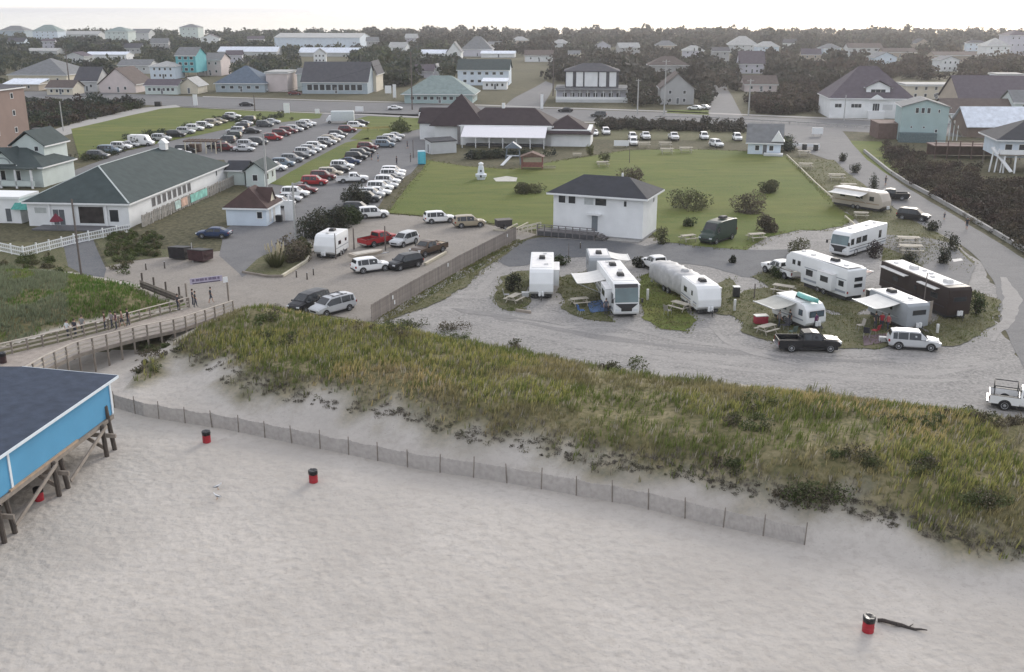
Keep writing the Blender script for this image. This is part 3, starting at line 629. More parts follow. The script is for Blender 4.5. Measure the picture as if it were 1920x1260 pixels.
# along the street and the far lot
car('sedan', 'white', G(741, 206, .035), R(-3), 'white saloon car driving on the street left of the restaurant')
car('suv', 'black', G(800, 212, .035), R(-3), 'black SUV on the street behind the restaurant')
car('suv', 'white', G(800, 222, .035), R(0), 'white SUV pulled in behind the restaurant roof')
car('suv', 'silver', G(797, 235, .04), R(80)+math.pi, 'silver SUV facing out beside the restaurant corner')
for i, (x, y, k, c) in enumerate([(1090, 252, 'suv', 'white'), (1115, 254, 'sedan', 'white'), (1136, 252, 'suv', 'white'), (1186, 262, 'suv', 'white'), (1210, 261, 'pickup', 'white'), (1263, 262, 'pickup', 'white'), (1320, 261, 'suv', 'white'), (1382, 263, 'suv', 'white')]):
    car(k, c, G(x, y, .035), R(-92)+R(RNG.uniform(-4, 4)), f'white {KWORD[k]}, {ORD[i]} from the left in the row against the hedge', 'white cars against the hedge')
car('suv', 'white', G(1187, 272, .035), R(-90), 'white SUV standing in front of the hedge row, left one')
car('suv', 'white', G(1343, 275, .035), R(-75), 'white SUV standing in front of the hedge row, right one')
car('suv', 'dark grey', G(1122, 219, .035), R(178), 'dark grey SUV driving on the street in front of the inn')
car('sedan', 'black', G(1060, 210, .035), R(178), 'black car driving on the street left of the dark grey SUV')
car('sedan', 'white', G(1303, 206, .06), R(150), 'white saloon car in the driveway behind the street, left of two')
car('sedan', 'white', G(1318, 205, .06), R(150), 'white saloon car in the driveway behind the street, right of two')
car('sedan', 'black', G(463, 199, .035), R(-3), 'dark saloon car on the street behind the left lawn')
car('suv', 'black', G(78, 253, .06), R(15), 'black SUV beside the tall pinkish building')
car('suv', 'silver', G(492, 172, .05), R(0), 'silver SUV parked under the grey roofed beach shop')
car('sedan', 'maroon', G(553, 178, .05), R(0), 'maroon car parked left of the grey roofed surf shop')

def rack(label, col, pts):
    t = [o for o in bpy.data.objects if o.get('label', '') == label][0]; b = MB()
    for a, c in pts: b.bar(a, c, .04, n=5)
    b.build('load_rack', M_BLACK, t)
rack('white pickup truck with a black rack cut by the right edge', None, [((-2.6, .85, 1.1), (-2.6, .85, 1.9)), ((-2.6, -.85, 1.1), (-2.6, -.85, 1.9)), ((-2.6, .85, 1.9), (-2.6, -.85, 1.9)), ((-.9, .85, 1.1), (-.9, .85, 1.9)), ((-.9, -.85, 1.1), (-.9, -.85, 1.9)), ((-.9, .85, 1.9), (-.9, -.85, 1.9)), ((-2.6, .85, 1.9), (-.9, .85, 1.9)), ((-2.6, -.85, 1.9), (-.9, -.85, 1.9))])
rack('silver minivan with a roof rack parked by the dune edge', None, [((-1.5, .6, 1.84), (.5, .6, 1.84)), ((-1.5, -.6, 1.84), (.5, -.6, 1.84)), ((-1.0, .65, 1.86), (-1.0, -.65, 1.86)), ((.2, .65, 1.86), (.2, -.65, 1.86))])
t = [o for o in bpy.data.objects if o.get('label', '').startswith('dark brown pickup truck loaded')][0]
for i, (x, y, d_, c) in enumerate(((-2.3, .3, (.7, .9, .5), (.35, .28, .2)), (-1.5, -.35, (.8, .7, .6), (.5, .45, .4)), (-1.3, .5, (.6, .5, .45), (.25, .08, .06)))):
    b = MB(); b.box((x, y, .65+d_[2]/2), d_); b.build('load', mat('load_%d' % i, c, rough=.8, var=.2), t)

for x, y, k, c, lab in ((338, 292, 'sedan', 'white', 'white saloon car left of the brown pergola behind the long roof'), (349, 286, 'suv', 'black', 'black SUV left of the brown pergola behind the long roof'), (425, 283, 'suv', 'maroon', 'maroon SUV right of the brown pergola behind the long roof'), (472, 250, 'sedan', 'black', 'black saloon car alone in the gap of the double row'), (497, 238, 'suv', 'dark grey', 'dark grey SUV in the gap before the maroon cars'), (510, 232, 'sedan', 'silver', 'silver saloon car at the far gap of the double row')): car(k, c, G(x, y, .035), LOT, lab)
# ================================================================== caravans and motorhomes
M_RVW = mat('rv_white', (.70, .71, .71), rough=.4, var=.05, scale=.7)
M_RVROOF = mat('rv_roof', (.68, .67, .66), rough=.6, var=.10, scale=1.3)
M_RVGREY = mat('rv_grey', (.30, .32, .34), rough=.45, var=.06, scale=.7)
M_RVBROWN = mat('rv_brown', (.036, .026, .024), rough=.5, var=.2, scale=.5, spec=.2)
M_RVTAN = mat('rv_tan', (.45, .40, .34), rough=.45, var=.08, scale=.6)
M_STR1 = mat('rv_stripe_grey', (.28, .30, .33), rough=.4, var=.05)
M_STR2 = mat('rv_stripe_tan', (.33, .26, .19), rough=.4, var=.05)
M_STR3 = mat('rv_stripe_black', (.03, .03, .035), rough=.4, var=.05)
M_AC = mat('rv_ac_black', (.03, .03, .032), rough=.6, var=.15)
M_ACW = mat('rv_ac_white', (.62, .61, .59), rough=.6, var=.08)
M_ALU = mat('aluminium', (.55, .56, .57), rough=.4, var=.08, metal=.7)
M_AWN = {'white': mat('awning_white', (.64, .63, .60), rough=.8, var=.07, scale=1.2), 'grey': mat('awning_grey', (.36, .36, .33), rough=.8, var=.12, scale=1.2), 'pink': mat('awning_faded_red', (.50, .38, .33), rough=.8, var=.12, scale=1.2)}
M_UNDER = mat('undercarriage', (.04, .04, .042), rough=.8, var=.2)
PROF = {
 'trailer': lambda L, H: [(-L/2, .48), (L/2-.5, .48), (L/2-.02, .85), (L/2-.02, H*.55), (L/2-.55, H-.28), (L/2-1.0, H-.03), (L/2-1.5, H), (-L/2+.12, H), (-L/2, H-.12)],
 'box': lambda L, H: [(-L/2, .48), (L/2, .48), (L/2, H-.25), (L/2-.25, H), (-L/2+.12, H), (-L/2, H-.12)],
 'round': lambda L, H: [(-L/2+.2, .45), (L/2-.25, .45), (L/2, .75), (L/2-.02, H*.5), (L/2-.22, H*.78), (L/2-.65, H*.94), (L/2-1.4, H), (-L/2+1.0, H), (-L/2+.35, H*.93), (-L/2, H*.72), (-L/2, .7)],
 'classA': lambda L, H: [(-L/2, .38), (L/2-.15, .34), (L/2, .55), (L/2-.02, 1.30), (L/2-.10, 1.55), (L/2-.42, H-.42), (L/2-.75, H-.10), (L/2-1.2, H), (-L/2+.1, H), (-L/2, H-.12)],
 'fifth': lambda L, H: [(-L/2, .55), (L/2-2.9, .55), (L/2-2.75, 1.55), (L/2-.35, 1.55), (L/2, 1.95), (L/2-.15, H-.55), (L/2-.8, H-.03), (L/2-1.4, H+.02), (L/2-3.2, H), (-L/2+.15, H-.12), (-L/2, H-.25)],
}
def bevbuild(mb, name, m, par, off=.07, seg=2):
    me = mb.mesh(name, m); bm = bmesh.new(); bm.from_mesh(me)
    bmesh.ops.bevel(bm, geom=bm.edges[:], offset=off, segments=seg, affect='EDGES', profile=.6, clamp_overlap=True)
    bm.to_mesh(me); bm.free(); me.polygons.foreach_set('use_smooth', [True]*len(me.polygons))
    if hasattr(me, 'set_sharp_from_angle'): me.set_sharp_from_angle(angle=R(28))
    return link(name, me, par)
def panel(name, par, side, u, z, w_, h_, m, W, L, out=.015, th=.05):
    """flat piece on a wall of a box of width W and length L; side l r f b"""
    b = MB()
    if side in 'lr': b.box((u, (W/2+out-th/2)*(1 if side == 'l' else -1), z), (w_, th, h_))
    else: b.box(((L/2+out-th/2)*(1 if side == 'f' else -1), u, z), (th, w_, h_))
    return b.build(name, m, par)
def rvwin(par, side, u, z, w_, h_, W, L, m=None):
    f = panel('window', par, side, u, z, w_, h_, M_STR3, W, L, .016); panel('pane', f, side, u, z, w_-.1, h_-.1, m or M_CGLASS, W, L, .024); return f
def awning(par, side, x0, x1, z, out, m, W, drop=.35):
    s = 1 if side == 'l' else -1; b = MB(); y0 = W/2+.02; n = 5
    vs_, fs = [], []
    for k in range(n+1):
        t = k/n; sag = -.10*math.sin(math.pi*t)
        for x in (x0, x1): vs_.append((x, s*(y0+out*t), z-drop*t+sag))
    for k in range(n): fs.append((2*k, 2*k+1, 2*k+3, 2*k+2))
    k0 = len(vs_); vs_ += [(a, b_, c-.025) for a, b_, c in vs_]; fs += [tuple(k0+i for i in reversed(f)) for f in fs]
    b.add(vs_, fs); a = b.build('awning', m, par)
    for x in (x0+.08, x1-.08):
        c = MB(); c.bar((x, s*y0, 1.1), (x, s*(y0+out-.05), z-drop-.03), .035); c.build('awning_arm', M_ALU, a)
    c = MB(); c.bar((x0, s*(y0+out), z-drop), (x1, s*(y0+out), z-drop), .06, n=8); c.build('awning_roller', M_ALU, a)
def rv(name, label, cat, loc, rz, L, W, H, kind, body=None, stripes=(), wins=(), acs=(), vents=(), slides=(), awn=None, door=None, wheels=None, tongue=True, roof=None, acm=None, ladder=False, group=None, windm=None):
    body = body or M_RVW; root = empty(name, loc, rz); tag(root, label, cat, group)
    pr = PROF[kind](L, H); b = MB(); b.prism(pr, -W/2, W/2); bevbuild(b, 'body', body, root)
    fx = L/2-(1.7 if kind in ('trailer', 'classA', 'fifth') else 1.2)
    r_ = MB(); r_.box(((fx-L/2+.3)/2, 0, H+.012), (fx+L/2-.3, W-.35, .05)); r_.build('roof_panel', roof or M_RVROOF, root)
    for i, x in enumerate(acs):
        a = MB(); a.box((x, 0, H+.20), (1.0, .72, .32), taper=.82); bevbuild(a, 'air_conditioner', acm or M_AC, root, .05)
    for x, y in vents:
        a = MB(); a.box((x, y, H+.10), (.42, .42, .14), taper=.85); a.build('roof_vent', M_ACW, root)
    for z, h_, m in stripes:
        for s in 'lr': panel('stripe', root, s, -.2 if kind != 'fifth' else -1.6, z, L-.7 if kind != 'fifth' else L-3.5, h_, m, W, L, .010)
    for wn in wins: rvwin(root, *wn, W, L, windm)
    for side, x, ln in slides:
        s = 1 if side == 'l' else -1; a = MB(); a.box((x, s*(W/2+.28), 1.75 if H > 2.9 else 1.55), (ln, .66, 1.75 if H > 2.9 else 1.5)); so_ = bevbuild(a, 'slide_out', body, root, .04)
        a = MB(); a.box((x, s*(W/2+.62), 1.95), (ln*.5, .03, .62)); a.build('window', M_CGLASS, so_)
        a = MB(); a.box((x, s*(W/2+.30), 2.665 if H > 2.9 else 2.335), (ln+.06, .72, .05)); a.build('slide_topper', M_RVROOF, so_)
    if door: dd = panel('door', root, door[0], door[1], 1.42, .68, 1.85, body, W, L, .022); panel('door_window', dd, door[0], door[1], 1.9, .4, .5, M_CGLASS, W, L, .032)
    if awn: awning(root, awn[0], awn[1], awn[2], min(H-.18, 2.75), awn[3], M_AWN[awn[4]], W)
    wx = wheels if wheels is not None else (-.55, .30)
    for x in wx:
        for s in (1, -1): add_wheel(root, x, s*(W/2-.10), .36 if kind != 'classA' else .46, .24)
    u = MB(); u.box((-.1 if kind != 'fifth' else -1.5, 0, .33), (L-.7 if kind != 'fifth' else L-3.6, W-.34, .40)); u.build('undercarriage', M_UNDER, root)  # undercarriage box made bigger and lower to darken the shade beneath
    if kind in ('trailer', 'box', 'round') and tongue:
        t = MB(); t.bar((L/2-.3, .5, .45), (L/2+1.0, 0, .45), .05); t.bar((L/2-.3, -.5, .45), (L/2+1.0, 0, .45), .05); t.bar((L/2+.8, 0, .05), (L/2+.8, 0, .75), .04); t.build('drawbar', M_UNDER, root)
        t = MB(); t.bar((L/2+.28, -.16, .5), (L/2+.28, -.16, .95), .15, n=10); t.bar((L/2+.28, .16, .5), (L/2+.28, .16, .95), .15, n=10); t.build('gas_bottle', M_RVW, root)
    if ladder:
        t = MB()
        for y in (.35, .75): t.bar((-L/2-.08, y, .7), (-L/2-.08, y, H+.1), .022)
        for k in range(6): t.bar((-L/2-.08, .35, .9+k*.4), (-L/2-.08, .75, .9+k*.4), .018)
        t.build('ladder', M_ALU, root)
    if kind == 'classA':
        ws = MB(); p1, p2 = pr[4], pr[5]; W2 = W-.22
        ws.add([(p1[0]+.03, W2/2, p1[1]+.05), (p1[0]+.03, -W2/2, p1[1]+.05), (p2[0]+.03, -W2/2, p2[1]-.02), (p2[0]+.03, W2/2, p2[1]-.02), (p1[0]-.1, W2/2, p1[1]+.05), (p1[0]-.1, -W2/2, p1[1]+.05), (p2[0]-.1, -W2/2, p2[1]-.02), (p2[0]-.1, W2/2, p2[1]-.02)], [(0, 1, 2, 3), (7, 6, 5, 4), (0, 4, 5, 1), (1, 5, 6, 2), (2, 6, 7, 3), (3, 7, 4, 0)])
        ws.build('windscreen', mat('tinted_windscreen', (.10, .15, .16), rough=.1, var=.3, scale=.5, spec=.7), root)
        for s in (1, -1):
            a = MB(); a.box((L/2-.05, s*(W/2-.38), .82), (.16, .42, .22)); a.build('headlight', M_HEAD, root)
            a = MB(); a.bar((L/2-.2, s*(W/2-.05), 2.0), (L/2+.25, s*(W/2+.22), 2.0), .03); a.box((L/2+.25, s*(W/2+.22), 1.85), (.14, .22, .42)); a.build('mirror', M_BLACK, root)
        a = MB(); a.box((L/2, 0, .85), (.10, 1.1, .32)); a.build('grille', M_BLACK, root)
        a = MB(); a.add([(L/2+.03, (W-.3)/2, 1.46), (L/2+.03, -(W-.3)/2, 1.46), (L/2+.05, -.55, .98), (L/2+.05, .55, .98), (L/2-.1, (W-.3)/2, 1.46), (L/2-.1, -(W-.3)/2, 1.46), (L/2-.1, -.55, .98), (L/2-.1, .55, .98)], [(0, 1, 2, 3), (7, 6, 5, 4), (0, 4, 5, 1), (1, 5, 6, 2), (2, 6, 7, 3), (3, 7, 4, 0)]); a.build('front_mask', M_STR3, root)
        a = MB(); a.add([(L/2-.38, (W-.2)/2, H-.40), (L/2-.38, -(W-.2)/2, H-.40), (L/2-.70, -(W-.2)/2, H-.09), (L/2-.70, (W-.2)/2, H-.09), (L/2-.6, (W-.2)/2, H-.5), (L/2-.6, -(W-.2)/2, H-.5), (L/2-.9, -(W-.2)/2, H-.2), (L/2-.9, (W-.2)/2, H-.2)], [(0, 1, 2, 3), (7, 6, 5, 4), (0, 4, 5, 1), (1, 5, 6, 2), (2, 6, 7, 3), (3, 7, 4, 0)]); a.build('brow_panel', M_STR3 if L > 10.5 else body, root)
    else:
        a = MB()
        for s in (1, -1): a.box((-L/2-.01, s*(W/2-.16), 1.0), (.06, .16, .24))
        a.build('tail_light', M_TAIL, root)
    return root
def hd(dx, dy): return math.atan2(dy, dx)
# white camper in the sand lot
rv('travel_trailer', 'small white travel trailer standing alone in the sand lot by the pampas grass', 'caravan', G(613, 482, .03)+Vector((.4, 1.4, 0)), hd(-.22, -1), 5.0, 2.75, 2.95, 'trailer', stripes=((1.2, .10, M_STR1),), wins=(('l', .6, 1.8, .9, .5), ('l', -1.5, 1.8, .6, .4)), acs=(-.6,), vents=((1.0, 0),), awn=None, door=('r', -1.0))
# left trailer of the campground
rv('travel_trailer', 'white travel trailer with dark side slide, first of the row from the wooden fence', 'caravan', (3.35, 112.6, .03), hd(-.04, -1), 9.4, 2.6, 3.15, 'trailer', stripes=((1.0, .22, M_STR1),), acs=(-1.2,), vents=((1.6, .5), (-3.6, .3)), slides=(('l', .2, 3.8),), wins=(('r', 1.5, 1.9, 1.0, .6), ('r', -2.5, 1.9, .8, .5)))
# motorhome with side awning
rv('motorhome', 'white motorhome with green tinted windscreen and cream awning, facing the dune', 'motorhome', (11.15, 106.3, .06), hd(.09, -1), 10.8, 2.6, 3.45, 'classA', stripes=((.75, .30, M_STR1), (1.35, .10, M_STR3)), acs=(1.6, -2.9), vents=((-.6, .4), (-4.3, -.3)), slides=(('l', .6, 4.0), ('r', 2.4, 3.0)), wins=(('r', 4.3, 1.95, .9, .75), ('l', 4.3, 1.95, .9, .75), ('r', -2.4, 2.0, .9, .55), ('l', -3.0, 2.0, .9, .55)), awn=('r', -4.0, .4, 3.0, 'white'), wheels=(-2.6, 3.0), tongue=False)
rv('travel_trailer', 'pale grey travel trailer with a white awning behind the big motorhome', 'caravan', (10.1, 118.2, .06), hd(0, -1), 5.2, 2.5, 2.75, 'box', body=M_RVGREY, acs=(.3,), awn=('l', -1.8, 1.5, 2.3, 'white'), wins=(('r', .5, 1.8, .8, .5),))
# trailer wrapped in a silver cover and the small one in front
def covered_trailer():
    root = empty('covered_trailer', (18.3, 111.2, .03), hd(2.6, -7.6)); tag(root, 'long trailer wrapped in a crumpled silver grey cover behind the white trailer', 'caravan')
    L, W, H = 8.6, 2.7, 2.75; n, k = 22, 18; rg = random.Random(5); rings = []
    for i in range(n+1):
        x = -L/2+L*i/n; e = min(1, .86+.14*math.sin(math.pi*i/n)*2); r = []
        for j in range(k):
            t = 2*math.pi*(j+.5)/k; c, s_ = math.cos(t), math.sin(t)
            y = W/2*math.copysign(abs(c)**.42, c); z = (H-.35)/2+.35+((H-.35)/2)*math.copysign(abs(s_)**.42, s_)*e
            wob = rg.uniform(-.07, .07)+.05*math.sin(i*1.3+j*.8)
            r.append(Vector((x+rg.uniform(-.05, .05), y*(1+wob*.5), z+(wob if s_ > 0 else 0))))
        rings.append(r)
    b = MB(); b.loft(rings); b.build('cover', mat('silver_cover', (.40, .40, .40), rough=.55, var=.22, scale=1.1, bump=.8, bscale=3), root, True)
    for x in (-.6, .4):
        for s in (1, -1): add_wheel(root, x, s*(W/2-.12), .36, .24)
    a = MB(); a.box((1.5, .1, H+.08), (.9, .7, .28), taper=.7); bevbuild(a, 'air_conditioner_bulge', _M['silver_cover'], root, .08)
covered_trailer()
rv('travel_trailer', 'short white travel trailer with picnic table beside it, in front of the covered trailer', 'caravan', (19.75, 104.5, .07), hd(.18, -1), 5.4, 2.5, 2.9, 'trailer', stripes=((1.1, .16, M_STR1), (.85, .08, M_STR2)), acs=(.2,), slides=(('l', -.3, 2.6),), door=('r', .8), wins=(('r', -1.3, 1.8, .9, .55),))
# motorhome behind
rv('motorhome', 'white motorhome with wide curved windscreen parked at the lawn edge', 'motorhome', (44.9, 131.6, .06), hd(-.72, -.70), 10.2, 2.55, 3.15, 'classA', stripes=((.80, .16, M_STR1), (1.15, .07, M_STR3)), acs=(), vents=((-1.0, .4), (2.0, -.3), (-3.5, .2)), wins=(('l', 4.0, 1.95, .8, .8), ('l', 2.4, 1.95, 1.25, .8), ('l', .9, 1.95, 1.25, .8), ('l', -3.2, 1.95, .7, 1.0), ('r', 2.0, 1.95, 1.2, .7)), wheels=(-2.6, 2.9), tongue=False)
# fifth wheel and its tow truck
rv('fifth_wheel_trailer', 'white fifth wheel trailer with raised nose and faded pink awning', 'caravan', (34.75, 112.0, .06), hd(-.42, .91), 10.2, 2.6, 3.6, 'fifth', stripes=((1.0, .25, M_STR1), (2.35, .10, M_STR1)), acs=(-1.6,), vents=((1.6, .3), (3.6, 0), (-3.8, .4)), slides=(('l', -2.2, 2.4),), wins=(('l', 3.6, 2.55, .5, .55), ('l', 2.7, 2.55, .5, .55), ('l', .9, 1.85, 1.1, .7), ('l', -4.2, 1.85, .8, .6), ('b', -.25, 2.35, 1.1, .45), ('b', -.25, 1.65, 1.1, .4)), awn=('r', -3.4, 2.2, 2.6, 'pink'), wheels=(-1.6, -.65))
PROTO['pickup'] and None
# small trailer with teal roof load
tr = rv('travel_trailer', 'small white round nosed trailer with a grey awning and teal boat on its roof', 'caravan', (28.6, 99.2, .06), hd(.41, -.91), 5.4, 2.35, 2.6, 'round', stripes=((.95, .14, M_STR1),), acs=(.2,), wins=(('f', 0, 1.62, 1.75, .62), ('r', 1.7, 1.65, .6, .6), ('r', -.9, 1.65, .9, .6), ('l', .6, 1.65, .9, .6)), awn=('r', -2.4, 1.0, 2.6, 'grey'), windm=mat('tinted_front_window', (.07, .10, .12), rough=.12, var=.3, spec=.7))
# grey trailer
rv('travel_trailer', 'grey sided travel trailer with white roof and cream awning behind the silver SUV', 'caravan', (38.5, 99.2, .06), hd(.28, -.96), 6.2, 2.5, 2.8, 'box', body=M_RVGREY, stripes=((1.7, .08, M_STR1),), acs=(-1.3,), vents=((1.3, .3),), door=('r', .6), awn=('r', -1.9, 1.9, 2.8, 'white'), wins=(('f', .1, 1.9, 1.5, .5), ('r', -1.6, 1.8, .8, .5)))
# large dark trailer
rv('travel_trailer', 'long dark brown travel trailer with white roof and two rolled awnings', 'caravan', (43.7, 106.4, .06), hd(.22, -.975), 12.4, 2.6, 3.3, 'box', body=M_RVBROWN, stripes=((1.2, .12, M_STR3),), acs=(-2.0, 4.0), acm=M_ACW, vents=((.5, .4), (1.8, -.3), (-4.6, -.5), (-.8, .5)), slides=(('l', -1.0, 4.5),), wins=(('r', 3.8, 2.0, 1.2, .6), ('r', -3.2, 2.0, 1.1, .6), ('f', 0, 2.1, 1.5, .5)), door=('r', .5), wheels=(-.9, 0), tongue=True)
for x0, x1, lab in ((-5.6, -.9, 'rear'), (1.4, 4.6, 'front')):
    t = [o for o in bpy.data.objects if o.get('label', '').startswith('long dark brown')][0]
    a = MB(); a.box(((x0+x1)/2, -1.55, 2.86), (x1-x0, .5, .05)); a.bar((x0, -1.82, 2.82), (x1, -1.82, 2.82), .07, n=8); a.build('awning', M_AWN['white'], t)
# tan caravan by the beach road
rv('motorhome', 'tan and white camper with long side awning by the beach road', 'motorhome', (55.0, 161.8, .08), hd(.62, -.78), 9.0, 2.5, 3.0, 'trailer', body=M_RVTAN, stripes=((1.15, .18, M_STR2),), vents=((-.5, .3), (1.5, -.3)), wins=(('r', 2.6, 1.9, .8, .7), ('r', .4, 1.9, 1.2, .5), ('r', -2.6, 1.9, .9, .5)), awn=('r', -4.0, 1.8, 2.2, 'white'), slides=())
bv = car('van', 'dark green', (27.8, 137.6, .07), hd(-.66, -.75), 'black camper van with a roof box parked beside the white house', scale=1.14)
a = MB(); a.box((-1.0, 0, 2.72), (1.1, .75, .28), taper=.85); bevbuild(a, 'air_conditioner', M_AC, bv, .05)
for o in bpy.data.objects:
    if o.get('label', '').startswith('white pickup truck hitched'): o.location = (31.75, 118.6, .06); o.rotation_euler[2] = hd(-.42, .91)
# boat on the small trailer's roof and boat on a trailer in the sand lot
b = MB(); rings = []
for i in range(13):
    t = i/12; wd = .48*math.sin(math.pi*min(1, .12+t*.88))**.6 if i < 12 else .03; x = -1.5+3.0*t
    rings.append([Vector((x, wd*math.cos(a_), .26+.26*math.sin(a_)*(1 if math.sin(a_) > 0 else .8)+.12*(t-.5)**2)) for a_ in [2*math.pi*k/12 for k in range(12)]])
b.loft(rings); ko = b.build('inflatable_boat', mat('teal_rubber', (.16, .42, .38), rough=.4, var=.15), None, True); ko.location = (29.1, 98.0, 2.68); ko.rotation_euler[2] = hd(.41, -.91)
tag(ko, 'teal inflatable boat lying on the roof of the small round nosed trailer', 'boat')
def flat_boat():
    p = G(688, 486, .03); root = empty('boat_trailer', p, R(40)); tag(root, 'low beige boat on a trailer beside the white SUV in the sand lot', 'boat')
    b = MB(); rings = []
    for i in range(9):
        t = i/8; x = -2.2+4.4*t; wd = .9*(1-max(0, t-.6)**2*4.2); rings.append([Vector((x, s*wd*f, z)) for s, f, z in ((1, 1, .95), (1, .8, .55), (-1, .8, .55), (-1, 1, .95))])
    b.loft(rings); b.build('hull', mat('boat_beige', (.38, .33, .27), rough=.5, var=.12), root)
    t = MB(); t.box((-.3, 0, .965), (3.0, 1.2, .05)); t.build('deck', mat('boat_deck', (.45, .42, .37), rough=.7, var=.15), root)
    t = MB(); t.beam((-2, .5, .42), (3.3, 0, .42), .08, .1); t.beam((-2, -.5, .42), (3.3, 0, .42), .08, .1); t.build('trailer_frame', M_ALU, root)
    for s in (1, -1): add_wheel(root, -.6, s*.95, .28, .18)
flat_boat()
# grey box truck in the far lot
def box_truck():
    root = empty('box_truck', G(637, 231, .035), R(4)); tag(root, 'pale grey box truck parked near the street end of the big lot', 'truck')
    b = MB(); b.box((.9, 0, 2.0), (6.2, 2.4, 2.6)); bevbuild(b, 'cargo_box', mat('truck_box', (.52, .56, .56), rough=.5, var=.06), root, .05)
    b = MB(); b.prism([(-2.2, .5), (-2.2, 2.1), (-2.9, 2.05), (-3.35, 1.35), (-3.6, 1.2), (-3.65, .5)], -1.05, 1.05); bevbuild(b, 'cab', M_RVW, root, .06)
    b = MB(); b.add([(-2.92, 1, 2.0), (-2.92, -1, 2.0), (-3.37, -1, 1.38), (-3.37, 1, 1.38)], [(0, 1, 2, 3)]); b.build('windscreen', M_CGLASS, root)
    for x in (-2.7, 2.4):
        for s in (1, -1): add_wheel(root, x, s*1.0, .42, .26)
box_truck()
# ================================================================== buildings
def wallm(name, c, s=.5): return mat('wall_'+name, c, rough=.8, var=.07, scale=s, bump=.12, bscale=6)
def roofm(name, c): return mat('roof_'+name, c, rough=.85, var=.20 if name == 'navy' else .15, scale=1.3 if name == 'navy' else .9, bump=.35, bscale=6, spec=.2)
WC = {'white': (.70, .71, .71), 'cream': (.58, .53, .43), 'mint': (.53, .59, .565), 'pale teal': (.33, .43, .43), 'teal': (.10, .37, .41), 'pink': (.56, .49, .475), 'grey': (.36, .36, .36), 'pale grey': (.50, .51, .51), 'blue grey': (.34, .40, .44), 'tan': (.40, .34, .28), 'pinkbrown': (.25, .18, .155), 'bluewhite': (.58, .65, .72), 'lavender': (.50, .49, .54), 'brown': (.16, .12, .10)}
RC = {'green': (.052, .068, .068), 'slate': (.075, .075, .085), 'charcoal': (.045, .047, .055), 'maroon': (.044, .032, .036), 'redbrown': (.072, .046, .043), 'grey': (.17, .175, .18), 'pale': (.36, .36, .35), 'greygreen': (.21, .26, .25), 'purple': (.10, .085, .10), 'brown': (.11, .088, .08), 'blue': (.10, .13, .17), 'white': (.62, .66, .72), 'navy': (.042, .055, .082)}
def WM(n): return wallm(n, WC[n])
def RM(n): return roofm(n, RC[n])
M_TRIM = mat('white_trim', (.72, .73, .73), rough=.5, var=.04)
M_WGL = glass('house_glass', (.030, .034, .040))
M_DOORD = mat('dark_door', (.10, .11, .12), rough=.6, var=.15)
def slab(pts, th, m, name, par):
    pts = [Vector(p) for p in pts]; n = (pts[1]-pts[0]).cross(pts[2]-pts[0]).normalized()
    if n.z < 0: n = -n
    b = MB(); k = len(pts); b.add([p for p in pts]+[p-n*th for p in pts], [tuple(range(k)), tuple(range(2*k-1, k-1, -1))]+[(i, (i+1) % k, k+(i+1) % k, k+i) for i in range(k)])
    return b.build(name, m, par)
